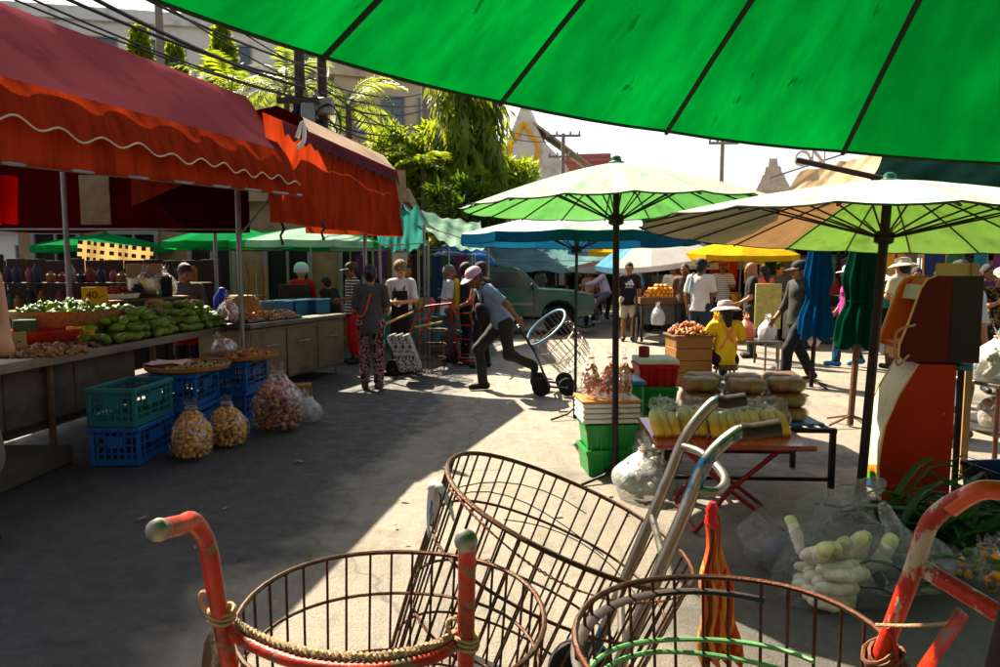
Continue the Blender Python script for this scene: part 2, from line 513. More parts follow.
def hand_template():
    # wrist at origin, fingers towards -z, palm towards -x side, thumb towards +y
    q = [pr((0, 0, .005), (0, 0, -.06), .026, .034, sq=((1, 0, 0), .5))]
    for i, (y, l) in enumerate(((.028, .07), (.010, .08), (-.009, .074), (-.026, .058))):
        k1 = Vector((0, y, -.075)); k2 = k1 + Vector((-.008, y * .12, -l * .5)); k3 = k2 + Vector((-.024, 0, -l * .42))
        q += [pr((0, y * .8, -.05), k1, .0105, .0098, k=.006), pr(k1, k2, .0095, .0088, k=.004), pr(k2, k3, .0086, .0072, k=.004)]
    q += [pr((0, .022, -.02), (-.012, .05, -.05), .013, .011, k=.008), pr((-.012, .05, -.05), (-.02, .058, -.082), .0105, .0085, k=.005)]
    return sdf_mesh(q, .0065, .01)
HEAD = head_template()
HAND = hand_template()
def base_joints(sit=False):
    j = dict(pel=(0, 0, .93), che=(0, .01, 1.27), nek=(0, 0, 1.44), hed=(0, .02, 1.575))
    for s, n in ((-1, 'L'), (1, 'R')):
        j['sh' + n] = (s * .175, 0, 1.385); j['el' + n] = (s * .225, -.03, 1.10); j['wr' + n] = (s * .235, .05, .86)
        j['hi' + n] = (s * .09, 0, .90); j['kn' + n] = (s * .10, .02, .49); j['an' + n] = (s * .10, -.02, .085); j['to' + n] = (s * .12, .13, .035)
    return j
def walk(j, st):
    """stride: left foot forward if st > 0"""
    for s, n in ((1, 'L'), (-1, 'R')):
        q = st * s
        k = j['kn' + n]; a = j['an' + n]; t = j['to' + n]
        j['kn' + n] = (k[0], k[1] + q * .20 + abs(q) * .05, k[2] + (.02 if q > 0 else 0))
        j['an' + n] = (a[0], a[1] + q * .36, a[2] + (.07 if q < 0 else .0) * abs(st))
        j['to' + n] = (t[0], t[1] + q * .36, t[2] + (-.0 if q < 0 else .03 * abs(st)))
        e = j['el' + n]; w = j['wr' + n]
        j['el' + n] = (e[0], e[1] - q * .12, e[2]); j['wr' + n] = (w[0], w[1] - q * .22, w[2] + .04)
    return j
def lean(j, ang):
    c = Matrix.Rotation(-ang, 3, 'X'); p = Vector(j['pel'])
    for n in ('che', 'nek', 'hed', 'shL', 'elL', 'wrL', 'shR', 'elR', 'wrR'):
        j[n] = tuple(p + c @ (Vector(j[n]) - p))
    return j
def rotmat(xv, zv):
    z = Vector(zv).normalized(); x = Vector(xv); x = (x - z * x.dot(z)).normalized(); y = z.cross(x)
    return Matrix((x, y, z)).transposed()
def person(label, loc, rz, h=1.68, j=None, skin='tan', shirt=None, sleeve=.62, hem=-.02, legs=None, leglen=1.0, shoe=None, hair='short', hat=None,
           look=(0, 0), female=False, sc_w=1.0, extras=None, vox=.015, apron=None, group=None, over=None):
    j = j or base_joints()
    t = thing('person', label, 'person', loc, rz, group)
    s = h / 1.70
    J = {k: Vector(v) for k, v in j.items()}
    for k in J: J[k].x *= sc_w if k[:2] in ('sh', 'el', 'wr', 'hi') else 1
    zs = (J['nek'] - J['pel']).normalized()
    xs = (J['shR'] - J['shL']).normalized()
    fw = zs.cross(xs)
    # --- body: torso, limbs (one surface), head and hands joined on
    q = [pr(J['pel'], J['che'], .115, .125, sq=(fw, .72)), pr(J['shL'] * .9 + J['shR'] * .1, J['shR'] * .9 + J['shL'] * .1, .062, k=.05),
         pr(J['che'] + zs * .05, J['nek'], .075, .055), pr(J['hiL'], J['hiR'], .10, k=.05), pr(J['nek'] - zs * .02, J['hed'], .054, .05)]
    for n in 'LR':
        q += [pr(J['sh' + n], J['el' + n], .05, .04), pr(J['el' + n], J['wr' + n], .041, .027),
              pr(J['hi' + n], J['kn' + n], .082, .056), pr(J['kn' + n], J['kn' + n] * .6 + J['an' + n] * .4, .054, .056), pr(J['kn' + n] * .6 + J['an' + n] * .4, J['an' + n], .056, .036),
              pr(J['an' + n] + Vector((0, 0, -.03)), J['to' + n], .038, .032, k=.02)]
    vs, qs, _ = sdf_mesh(q, vox, .03)
    vs = [Vector(v) for v in vs]; fs = [tuple(f) for f in qs]; lab = [0] * len(fs)
    hr = Euler((look[0], 0, look[1])).to_matrix()
    lv = Matrix.Rotation(math.atan2(fw.z, max(.2, fw.y)) * .5, 3, 'X')
    HR = lv @ hr
    b = len(vs)
    vs += [J['hed'] + HR @ (Vector(v) * 1.0) for v in HEAD[0]]
    fs += [tuple(int(i) + b for i in f) for f in HEAD[1]]
    lab += [int(HEAD[2][f[0]]) for f in HEAD[1]]
    for n, sg in (('L', -1), ('R', 1)):
        d = (J['wr' + n] - J['el' + n]).normalized()
        Rm = rotmat(Vector((sg, 0, 0)) if abs(d.x) < .85 else Vector((0, 0, 1)), -d)
        b = len(vs)
        for v in HAND[0]:
            w = Vector(v) * 1.02
            vs.append(J['wr' + n] + Rm @ w)
        fs += [tuple(int(i) + b for i in f) for f in HAND[1]]; lab += [0] * len(HAND[1])
    vs = np.array([tuple(v * s) for v in vs])
    np_obj('body', vs, fs, [SKIN[skin], m_eye, m_lip], lab, t)
    sd = rng.random() * 50
    # --- shirt
    if shirt is not None:
        bw = .014
        bot = J['pel'] + zs * hem
        q = [pr(bot, J['pel'] + zs * .16, .178, .156, sq=(fw, .86), cut=(1, 0)), pr(J['pel'] + zs * .14, J['che'] + zs * .02, .154, .15, sq=(fw, .78)),
             pr(J['shL'] * .88 + J['shR'] * .12, J['shR'] * .88 + J['shL'] * .12, .078, k=.05), pr(J['che'] + zs * .03, J['nek'] - zs * .035, .11, .07, cut=(0, 1), sq=(fw, .85))]
        if female: q.append(pr(J['che'] + fw * .07 - xs * .06, J['che'] + fw * .07 + xs * .06, .062, k=.04))
        for n in 'LR':
            a, e, w = J['sh' + n], J['el' + n], J['wr' + n]
            if sleeve > 0 and sleeve <= 1:
                q.append(pr(a, a.lerp(e, sleeve), .064, .064, cut=(0, 1)))
            elif sleeve > 1:
                q += [pr(a, e, .063, .054), pr(e, e.lerp(w, min(1, sleeve - 1)), .054, .043, cut=(0, 1))]
        v_, f_, l_ = sdf_mesh(q, vox, .028, fold=.010, ff=24, seed=sd)
        np_obj('shirt', v_ * s, f_, shirt, None, t)
    # --- trousers
    if legs is not None:
        q = [pr(J['hiL'] + zs * .02, J['hiR'] + zs * .0, .108, k=.05), pr(J['pel'] - zs * .02, J['pel'] + zs * .08, .13, .125, sq=(fw, .78), cut=(0, 1))]
        for n in 'LR':
            a, kk_, an = J['hi' + n], J['kn' + n], J['an' + n]
            if leglen <= .5:
                q.append(pr(a, a.lerp(kk_, leglen * 2), .103, .088, cut=(0, 1)))
            else:
                q += [pr(a, kk_, .10, .074), pr(kk_, kk_.lerp(an, (leglen - .5) * 2), .074, .066, cut=(0, 1))]
        v_, f_, l_ = sdf_mesh(q, vox, .03, fold=.009, ff=20, seed=sd + 3)
        np_obj('trousers', v_ * s, f_, legs, None, t)
    if shoe is not None:
        for n in 'LR':
            a, to = J['an' + n], J['to' + n]
            dn = (to - a)
            heel = a + Vector((0, 0, -.04)) - Vector((dn.x, dn.y, 0)) * .28
            q = [pr(heel, to, .046, .042, k=.02), pr(a + Vector((0, 0, .0)), heel, .048, .045, k=.02)]
            if shoe[1] > 0: q.append(pr(a, a.lerp(J['kn' + n], shoe[1]), .06, .07, cut=(0, 1)))
            v_, f_, l_ = sdf_mesh(q, .014, .02)
            np_obj('shoe', v_ * s, f_, shoe[0], None, t)
    HC = J['hed']
    def hp(x, y, z): return tuple(HC + HR @ Vector((x, y, z)))
    if hair in ('short', 'bun', 'long', 'grey'):
        q = [pr(hp(0, -.012, .045), hp(0, -.012, .045), .108, sq=(HR @ Vector((1, 0, 0)), .84)), pr(hp(0, -.05, -.0), hp(0, -.05, -.04), .072, .06, k=.03)]
        if hair == 'bun': q += [pr(hp(0, -.12, .03), hp(0, -.12, .03), .05, k=.02)]
        if hair == 'long': q += [pr(hp(0, -.07, 0), hp(0, -.10, -.17), .075, .05, k=.03)]
        q += [pr(hp(0, .13, -.045), hp(0, .13, -.045), .105, sub=True)]
        v_, f_, _ = sdf_mesh(q, .011, .02, fold=.004, ff=70, seed=sd)
        np_obj('hair', v_ * s, f_, m_grey_hair if hair == 'grey' else m_hair, None, t)
    if hat:
        kind, hm = hat[0], hat[1]
        b = MB()
        if kind == 'cap':
            b.lathe([(.110, .0), (.110, .025), (.101, .058), (.076, .085), (.04, .099), (.001, .102)], 20, sx=.88)
            g = []
            for i in range(7):
                w = math.pi * (.14 + .72 * i / 6)
                g.append([Vector((math.cos(w) * .1 * .9, math.sin(w) * .108, .008)), Vector((math.cos(w) * .12, math.sin(w) * .15 + .03, .002)), Vector((math.cos(w) * .115, math.sin(w) * .17 + .045, -.008))])
            b.sheet(g); b.sheet([[p - Vector((0, 0, .005)) for p in r] for r in g], flip=True)
        elif kind == 'sun':
            b.lathe([(.205, -.03), (.2, -.022), (.15, .012), (.112, .02), (.108, .07), (.09, .1), (.04, .112), (.001, .114)], 24)
            b.lathe([(.11, .012), (.15, .006), (.2, -.027), (.205, -.03)], 24)
        elif kind == 'wrap':
            b.lathe([(.109, .0), (.112, .035), (.106, .07), (.082, .1), (.04, .117), (.001, .12)], 20, sx=.88, sy=1.02)
        elif kind == 'helmet':
            b.lathe([(.13, -.03), (.135, .02), (.125, .07), (.095, .12), (.05, .142), (.001, .148)], 20)
        mats = [hm]
        if kind == 'sun' and len(hat) > 2:
            b.lathe([(.1125, .022), (.1115, .05)], 24, m=1); mats.append(hat[2])
        o = b.build('hat', mats, t)
        o.location = (HC + HR @ Vector((0, -.01, .045))) * s
        o.rotation_euler = (HR @ Euler((rad(-8), 0, 0)).to_matrix()).to_euler()
        o.scale = (s * 1.04,) * 3
    if apron is not None:
        q = [pr(J['che'] + fw * .1 - zs * .0, J['pel'] + fw * .115 - zs * .33, .115, .17, sq=(fw, .34), cut=(1, 1))]
        v_, f_, _ = sdf_mesh(q, vox, .02, fold=.004, ff=20, seed=sd)
        np_obj('apron', v_ * s, f_, apron, None, t)
        b = MB()
        for sg in (-1, 1):
            b.tube([(J['che'] + fw * .125 + xs * sg * .07) * s, (J['nek'] - zs * .03 + xs * sg * .075 + fw * .06) * s, (J['nek'] - zs * .03 + xs * sg * .07 - fw * .07) * s, (J['che'] - fw * .125 - xs * sg * .06 - zs * .06) * s], .011, 6)
        b.build('strap', apron, t)
    if extras: extras(t, J, s, dict(zs=zs, xs=xs, fw=fw))
    return t
# ------------------------------------------------------------------ ground
def ground():
    n = 120
    xs = np.concatenate([[-400, -150, -60], np.linspace(-25, 25, 90), [60, 150, 400]])
    ys = np.concatenate([[-60, -20, -8], np.linspace(-3, 40, 110), [60, 120, 300, 700]])
    g = []
    for y in ys:
        row = []
        for x in xs:
            z = 0.0
            if abs(x) < 25 and -3 < y < 40:
                z = .006 * math.sin(x * 1.7 + .6 * math.sin(y * .8)) + .005 * math.sin(y * 1.3 + x * .5)
            row.append(Vector((x, y, z - .008)))
        g.append(row)
    b = MB(); b.sheet([list(r) for r in zip(*g)])
    m = bpy.data.materials.new('street asphalt and concrete'); m.use_nodes = True
    nt = m.node_tree; N = nt.nodes; L = nt.links; bs = N['Principled BSDF']
    tc = N.new('ShaderNodeTexCoord').outputs['Object']
    def noise(s, d=6, r=.6):
        x = N.new('ShaderNodeTexNoise'); x.inputs['Scale'].default_value = s; x.inputs['Detail'].default_value = d; x.inputs['Roughness'].default_value = r
        L.new(tc, x.inputs['Vector']); return x.outputs[0]
    def rng_(f, a, b, c=0, d=1):
        x = N.new('ShaderNodeMapRange'); x.inputs[1].default_value = a; x.inputs[2].default_value = b; x.inputs[3].default_value = c; x.inputs[4].default_value = d
        L.new(f, x.inputs[0]); return x.outputs[0]
    def mix(f, A, B, bt='MIX'):
        x = N.new('ShaderNodeMix'); x.data_type = 'RGBA'; x.blend_type = bt
        if isinstance(f, float): x.inputs[0].default_value = f
        else: L.new(f, x.inputs[0])
        for k, c in ((6, A), (7, B)):
            if isinstance(c, tuple): x.inputs[k].default_value = c
            else: L.new(c, x.inputs[k])
        return x.outputs[2]
    c = mix(rng_(noise(.9), .35, .65), (.205, .174, .13, 1), (.27, .23, .172, 1))
    c = mix(rng_(noise(5, 8, .7), .45, .75, 0, .55), c, (.12, .108, .09, 1))       # worn patches
    # asphalt lane along the stalls, their shade painted into its darker tone, ragged edge
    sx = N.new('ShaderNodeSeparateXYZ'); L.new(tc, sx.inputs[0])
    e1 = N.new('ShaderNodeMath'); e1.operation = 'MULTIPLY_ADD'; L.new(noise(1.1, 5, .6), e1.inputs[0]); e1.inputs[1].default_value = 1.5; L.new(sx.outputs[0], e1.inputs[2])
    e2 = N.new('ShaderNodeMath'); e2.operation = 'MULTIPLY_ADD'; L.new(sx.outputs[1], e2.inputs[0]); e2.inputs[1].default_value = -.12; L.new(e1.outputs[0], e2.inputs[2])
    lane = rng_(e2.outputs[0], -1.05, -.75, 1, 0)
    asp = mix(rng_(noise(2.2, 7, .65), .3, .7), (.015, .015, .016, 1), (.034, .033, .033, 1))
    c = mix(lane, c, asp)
    # dark patch painted in to deepen the shade around the vegetable sellers
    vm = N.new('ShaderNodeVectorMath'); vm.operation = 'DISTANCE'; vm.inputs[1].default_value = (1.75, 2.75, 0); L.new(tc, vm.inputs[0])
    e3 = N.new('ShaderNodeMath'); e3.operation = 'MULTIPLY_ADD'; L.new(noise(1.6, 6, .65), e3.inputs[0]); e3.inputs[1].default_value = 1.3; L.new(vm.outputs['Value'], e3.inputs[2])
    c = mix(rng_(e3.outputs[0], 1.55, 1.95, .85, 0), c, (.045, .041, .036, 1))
    c = mix(rng_(noise(160, 3, .7), .42, .62, 0, .5), c, (.055, .05, .046, 1))     # grit
    c = mix(rng_(noise(.55, 3, .5), .60, .66, 0, .75), c, (.05, .046, .044, 1))    # oil stains
    ms_ = N.new('ShaderNodeMapping'); ms_.inputs['Scale'].default_value = (5, .45, 1); ms_.inputs['Rotation'].default_value = (0, 0, .2); L.new(tc, ms_.inputs[0])
    ns_ = N.new('ShaderNodeTexNoise'); ns_.inputs['Scale'].default_value = 1.6; ns_.inputs['Detail'].default_value = 7; L.new(ms_.outputs[0], ns_.inputs['Vector'])
    c = mix(rng_(ns_.outputs[0], .5, .7, 0, .5), c, mix(.62, c, (.02, .019, .018, 1)))    # tyre and trolley tracks
    v = N.new('ShaderNodeTexVoronoi'); v.feature = 'DISTANCE_TO_EDGE'; v.inputs['Scale'].default_value = .42
    mp = N.new('ShaderNodeMix'); mp.data_type = 'VECTOR'; mp.inputs[0].default_value = .25
    nv = N.new('ShaderNodeTexNoise'); nv.inputs['Scale'].default_value = 2.5; L.new(tc, nv.inputs['Vector'])
    L.new(tc, mp.inputs[4]); L.new(nv.outputs[1], mp.inputs[5]); L.new(mp.outputs[1], v.inputs['Vector'])
    c = mix(rng_(v.outputs[0], .0, .005, .7, 0), c, (.05, .047, .045, 1))          # cracks
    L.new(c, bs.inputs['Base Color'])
    L.new(rng_(noise(7, 8, .7), .35, .65, .42, .9), bs.inputs['Roughness'])
    bp = N.new('ShaderNodeBump'); bp.inputs['Strength'].default_value = .9; bp.inputs['Distance'].default_value = .016
    a_ = N.new('ShaderNodeMath'); a_.operation = 'ADD'; L.new(noise(75, 5, .75), a_.inputs[0]); L.new(noise(14, 7, .65), a_.inputs[1])
    L.new(a_.outputs[0], bp.inputs['Height']); L.new(bp.outputs[0], bs.inputs['Normal'])
    o = b.build('ground', m); tag(o, kind='structure')
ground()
m_stain_dark = mat('damp asphalt patch', lin(52, 50, 50), rough=.45, var=.35, sc=5, bump=.4, bs=90)
def patch(name, c, rx, ry, rot, m, z, seed):
    r = random.Random(seed); b = MB(); n = 40; vs = [Vector((0, 0, 0))]
    ph = [r.random() * 6.28 for _ in range(4)]
    for i in range(n):
        w = 2 * math.pi * i / n
        k = 1 + .13 * math.sin(2 * w + ph[0]) + .09 * math.sin(3 * w + ph[1]) + .05 * math.sin(7 * w + ph[2])
        vs.append(Vector((math.cos(w) * rx * k, math.sin(w) * ry * k, 0)))
    b.add(vs, [(0, i + 1, (i + 1) % n + 1) for i in range(n)])
    o = b.build(name, m, None, loc=(c[0], c[1], z), rot=(0, 0, rot)); tag(o, kind='structure')
# litter on the street
m_paper = mat('crumpled paper', lin(150, 142, 128), rough=.8, var=.25)
for i, (px, py, sz) in enumerate(((232, 436, .10), (300, 462, .035))):
    p = G(px, py); b = MB(); r = random.Random(i)
    g = [[Vector(((u - 2) * sz * .5 + r.uniform(-.2, .2) * sz, (v - 1.5) * sz * .35, .005 + r.random() * sz * .28)) for v in range(4)] for u in range(5)]
    b.sheet(g)
    tag(b.build('paper_scrap', m_paper, loc=(p.x, p.y, .0), rot=(0, 0, r.random() * 6)), 'small pale scrap of litter lying on the dark shaded asphalt', 'litter', 'litter scraps on the asphalt')

# ------------------------------------------------------------------ buildings
m_cream = mat('cream render', lin(214, 200, 172), rough=.85, var=.08, sc=.6, dirt=lin(150, 138, 118), dscale=.7, damt=.35, bump=.1)
m_wht = mat('white render', lin(244, 240, 230), rough=.85, var=.07, sc=.6, dirt=lin(150, 145, 135), dscale=.7, damt=.35, bump=.1)
m_glass = mat('window glass', lin(60, 74, 84), rough=.12, var=.3, sc=1, bump=.02, spec=.8)
m_frame = mat('window frame', lin(150, 148, 140), rough=.5, var=.1)
m_roofred = mat('red brown roof', lin(150, 74, 66), rough=.75, var=.2, sc=3, bump=.3)
m_concrete = mat('pole concrete', lin(150, 142, 130), rough=.85, var=.2, sc=4, bump=.3)
m_gold = mat('gold trim', lin(255, 196, 50), rough=.4, var=.15)
def building(label, loc, rz, w, dp, h, floors, bays, wallm, group=None, roof='flat', balcony=False, name='building', winm=None, z0=0):
    t = thing(name, label, 'building', loc, rz, group)
    MB().box((0, dp / 2, h / 2), (w, dp, h)).build('wall', wallm, t, smooth=False)
    fh = (h - z0) / floors; bw = w / bays
    pane = None; fr = None; sl = None
    for f in range(floors):
        for i in range(bays):
            x = -w / 2 + bw * (i + .5); z = z0 + fh * (f + .52)
            ww, wh = bw * .58, fh * .52
            if pane is None:
                fb = MB()
                for (cx, cz, sx, sz) in ((0, wh / 2, ww + .12, .08), (0, -wh / 2, ww + .12, .08), (-ww / 2, 0, .08, wh - .08), (ww / 2, 0, .08, wh - .08), (0, 0, .05, wh - .08)):
                    fb.box((cx, -.05, cz), (sx, .1, sz))
                fr = fb.build('window', m_frame, t, smooth=False, loc=(x, 0, z))
                pane = MB().box((0, -.012, 0), (ww - .08, .02, wh - .08)).build('pane', winm or m_glass, fr, smooth=False)
                sl = MB().box((0, -.12, -wh / 2 - .09), (ww + .3, .24, .09)).build('sill', wallm, fr, smooth=False)
            else:
                c = copy_tree(fr, t); c.location = (x, 0, z)
        if balcony:
            MB().box((0, -.6, z0 + fh * f + .06), (w, 1.2, .14)).build('balcony_slab', wallm, t, smooth=False)
            for i in range(bays * 4 + 1):
                x = -w / 2 + .05 + (w - .1) * i / (bays * 4)
                if f == 0 and i == 0:
                    post = MB().box((0, 0, .45), (.05, .05, .9)).build('baluster', m_frame, t, smooth=False, loc=(x, -1.15, z0 + fh * f + .13))
                else:
                    c = post.copy(); COL.objects.link(c); c.location = (x, -1.15, z0 + fh * f + .13)
            MB().box((0, -1.15, z0 + fh * f + 1.06), (w, .08, .07)).build('rail', m_frame, t, smooth=False)
    if roof == 'flat':
        MB().box((0, dp / 2, h + .15), (w + .5, dp + .5, .3)).box((0, .0, h + .5), (w + .3, .15, .4)).build('roof', wallm, t, smooth=False)
    else:
        b = MB(); hh = roof[1]
        b.prism([(-w / 2 - .4, -.5, h + .02), (w / 2 + .4, -.5, h + .02), (w / 2 + .4, dp / 2, h + hh), (-w / 2 - .4, dp / 2, h + hh)], (0, 0, .15))
        b.prism([(-w / 2 - .4, dp / 2, h + hh + .002), (w / 2 + .4, dp / 2, h + hh + .002), (w / 2 + .4, dp + .5, h + .02), (-w / 2 - .4, dp + .5, h + .02)], (0, 0, .15))
        b.build('roof', roof[0], t, smooth=False)
    return t
# long white building beyond the red awnings
q0 = P(215, 250, 38)
building('long white building with rooftop railing rising beyond the red awning', (q0.x - 4, 38, 0), rad(12), 20, 8, 14.4, 4, 6, m_wht, balcony=True)
q1 = P(412, 250, 33)
building('cream house with balcony and window beside the weeping tree', (q1.x - .8, 33, 0), rad(18), 5.2, 6, 10.2, 3, 3, m_cream, balcony=True)
q2 = P(588, 170, 62)
building('low block with pink red upper wall beyond the utility poles', (q2.x, 62, 0), rad(-8), 3.6, 5, 10.9, 3, 3, mat('pink red wall', lin(170, 104, 100), rough=.8, var=.1, sc=1))
# temple gable
def temple():
    c = P(524, 168, 46)
    t = thing('temple', 'white temple roof with pointed gable and gold arched trim behind the trees', 'temple', (c.x, 46, 0), rad(-10))
    z = 8.3; w = 3.6; top = 4.2
    MB().box((0, 3, z / 2), (w * 1.5, 6, z)).build('wall', m_wht, t, smooth=False)
    MB().prism([(-w * .62, 0, z), (w * .75, 0, z), (w * .34, 0, z + top * .36), (w * .1, 0, z + top * .78), (0, 0, z + top), (-w * .1, 0, z + top * .78), (-w * .3, 0, z + top * .36)], (0, 5, 0)).build('gable', m_wht, t, smooth=False)
    p = bez([(-.85, -.08, z + .3), (-.9, -.08, z + 1.2), (-.5, -.08, z + 1.75), (0, -.08, z + 2.6), (.5, -.08, z + 1.75), (.9, -.08, z + 1.2), (.85, -.08, z + .3)], 6)
    MB().tube(p, .17, 6).build('gold_arch', m_gold, t)
    MB().box((0, -.05, z + .85), (1.5, .1, 1.1)).build('panel', m_wht, t, smooth=False)
    rm = mat('pale roof tiles', lin(196, 180, 150), rough=.8, var=.2, sc=2)
    for k in range(7):
        f0, f1 = k / 7, (k + 1) / 7
        a = Vector((w * .16, -.2, z + top * .62)); e = Vector((w * 1.35, -.2, z - .6))
        p0, p1 = a.lerp(e, f0), a.lerp(e, f1 + .02)
        MB().prism([p0, p1, p1 + Vector((0, 5, 0)), p0 + Vector((0, 5, 0))], (.05, 0, .12 - .01 * k)).build('roof_course', rm, t, smooth=False)
    MB().lathe([(.09, 0), (.12, .3), (.05, .6), (.07, .75), (.01, 1.5)], 8, (0, .1, z + top - .1)).build('finial', m_wht, t)
temple()

# ------------------------------------------------------------------ trees
def leafmat(name, rgb, tr):
    return mat(name, lin(*rgb), rough=.5, var=.4, sc=1.2, bump=0, tr=lin(*tr), trf=.45)
m_leaf = leafmat('mid green leaf', (112, 140, 34), (190, 210, 40))
m_leaf_d = leafmat('deep green leaf', (76, 110, 32), (130, 170, 36))
m_leaf_y = leafmat('yellow green leaf', (112, 138, 34), (176, 194, 40))
m_leaf_w = leafmat('drooping leaf', (100, 132, 30), (196, 206, 44))
m_bark = mat('bark', lin(92, 78, 62), rough=.9, var=.3, sc=8, bump=.6, bs=25)
def leaves(n, centres, radii, ll, lw, rs, droop=0.3, dens=.62):
    """n folded leaves through clumps: returns verts, faces"""
    k = rs.randint(0, len(centres), n)
    d = rs.normal(size=(n, 3)); d /= np.linalg.norm(d, axis=1)[:, None]
    rr = rs.uniform(0, 1, n) ** (1 / 2.2)
    c = np.asarray(centres)[k] + d * (np.asarray(radii)[k] * rr[:, None] if np.asarray(radii).ndim > 1 else (np.asarray(radii)[k] * rr)[:, None])
    ax = d * .7 + rs.normal(size=(n, 3)) * .7; ax[:, 2] -= droop; ax /= np.linalg.norm(ax, axis=1)[:, None]
    sd = np.cross(ax, rs.normal(size=(n, 3))); sd /= np.linalg.norm(sd, axis=1)[:, None] + 1e-9
    L = ll * rs.uniform(.6, 1.3, n)[:, None]; Wd = lw * rs.uniform(.7, 1.2, n)[:, None]
    v = np.stack([c, c + ax * L * .5 + sd * Wd, c + ax * L, c + ax * L * .5 - sd * Wd], 1).reshape(-1, 3)
    f = np.arange(4 * n).reshape(-1, 4)
    return v, f
def tree(label, base, h, rx, rz, n, lm, ll, lw, seed, nclump=22, cz=.62, trunk_r=.18, name='tree', droop=.3, group=None, flat=1.0):
    rs = np.random.RandomState(seed); t = thing(name, label, 'tree', base, 0, group)
    b = MB(); c0 = h * cz
    p = [(0, 0, -.1), (rs.uniform(-.1, .1), 0, h * .3), (rs.uniform(-.2, .2), 0, h * .75)]
    b.tube(bez(p, 5), [trunk_r * (1 - .07 * i) for i in range(11)], 8)
    cs = []; rr = []
    for i in range(nclump):
        d = rs.normal(size=3); d /= np.linalg.norm(d)
        q = rs.uniform(.25, .95)
        c = np.array([d[0] * rx * q, d[1] * rx * q * flat, c0 + d[2] * rz * q])
        cs.append(c); rr.append(rs.uniform(.22, .4) * min(rx, rz) * 1.1)
        if i % 2 == 0:
            b.tube([(0, 0, h * .3 + rs.uniform(0, .2) * h), tuple(c * .5 + np.array([0, 0, h * .25])), tuple(c)], [trunk_r * .4, trunk_r * .25, trunk_r * .1], 5)
    b.build('trunk', m_bark, t)
    v, f = leaves(n, cs, rr, ll, lw, rs, droop)
    lab = np.zeros(len(f), int)
    np_obj('crown', v, f, lm, None, t, smooth=False)
    return t
def frond(L, seed, w=.32, nleaf=26):
    r = random.Random(seed); b = MB()
    p = [Vector((0, 0, 0)), Vector((L * .35, 0, L * .16)), Vector((L * .72, 0, L * .08)), Vector((L, 0, -L * .22))]
    path = bez(p, 6)
    b.tube(path, [.022 * (1 - i / len(path)) + .006 for i in range(len(path))], 4)
    for i in range(nleaf):
        f = .12 + .86 * i / nleaf; k = f * (len(path) - 1); a = path[int(k)].lerp(path[min(int(k) + 1, len(path) - 1)], k % 1)
        ln = w * (1.1 - abs(f - .45)) * r.uniform(.85, 1.1) * 1.5
        for s in (-1, 1):
            tip = a + Vector((ln * .45, s * ln * .8, -ln * r.uniform(.2, .55)))
            md = a.lerp(tip, .5) + Vector((.03, 0, .02))
            b.add([a, md + Vector((.022, 0, 0)), tip, md - Vector((.022, 0, 0))], [(0, 1, 2, 3)])
    return b
def palm(label, base, h, L, n, seed, m, lean_=(0, 0), tr=.11):
    r = random.Random(seed); t = thing('palm_tree', label, 'tree', base)
    top = Vector((lean_[0], lean_[1], h))
    MB().tube(bez([(0, 0, -.1), (lean_[0] * .3, lean_[1] * .3, h * .5), tuple(top)], 6), [tr * (1.15 - .03 * i) for i in range(13)], 8).build('trunk', m_bark, t)
    ms = [frond(L, seed + i) for i in range(2)]
    objs = [None, None]
    for i in range(n):
        k = i % 2
        rot = (0, r.uniform(-.75, .45), i * 2.399 + r.uniform(-.2, .2))
        if objs[k] is None:
            objs[k] = ms[k].build('frond', m, t, smooth=False, loc=top, rot=rot)
        else:
            c = objs[k].copy(); COL.objects.link(c); c.location = top; c.rotation_euler = rot
            c.scale = (r.uniform(.8, 1.1),) * 3
def at_ground(px, Y):
    return Vector(((px - 500) / 700 * Y, Y, 0))
# weeping columnar trees
def weeping(label, px, Y, top, w, seed, n=4200):
    rs = np.random.RandomState(seed); t = thing('weeping_tree', label, 'tree', at_ground(px, Y))
    h = CAMZ + (270 - top) / 700 * Y
    MB().tube([(0, 0, -.1), (0, 0, h * .5), (0, 0, h * .97)], [.16, .12, .03], 8).build('trunk', m_bark, t)
    z = h * (.25 + .75 * rs.uniform(0, 1, n)); prof = np.clip((h - z) / h * 14, .12, 1) * w
    a = rs.uniform(0, 6.283, n); r = prof * np.sqrt(rs.uniform(.05, 1, n)) * (.8 + .35 * np.sin(3 * a + z * 2.1))
    c = np.stack([np.cos(a) * r, np.sin(a) * r, z], 1)
    ax = np.stack([np.cos(a) * .35, np.sin(a) * .35, -np.ones(n)], 1) + rs.normal(size=(n, 3)) * .18
    sd_ = np.stack([-np.sin(a), np.cos(a), np.zeros(n)], 1) + rs.normal(size=(n, 3)) * .5
    L = .42 * rs.uniform(.6, 1.3, n)[:, None]; W_ = .05
    v = np.stack([c, c + ax * L * .45 + sd_ * W_, c + ax * L, c + ax * L * .45 - sd_ * W_], 1).reshape(-1, 3)
    np_obj('crown', v, np.arange(4 * n).reshape(-1, 4), m_leaf_w, None, t, smooth=False)
weeping('tall dark columnar tree with drooping leaves against the cream house', 458, 22.3, 74, .95, 1)
weeping('shorter columnar tree with drooping leaves touching the bushy canopy', 487, 22.8, 92, .7, 2, 2800)
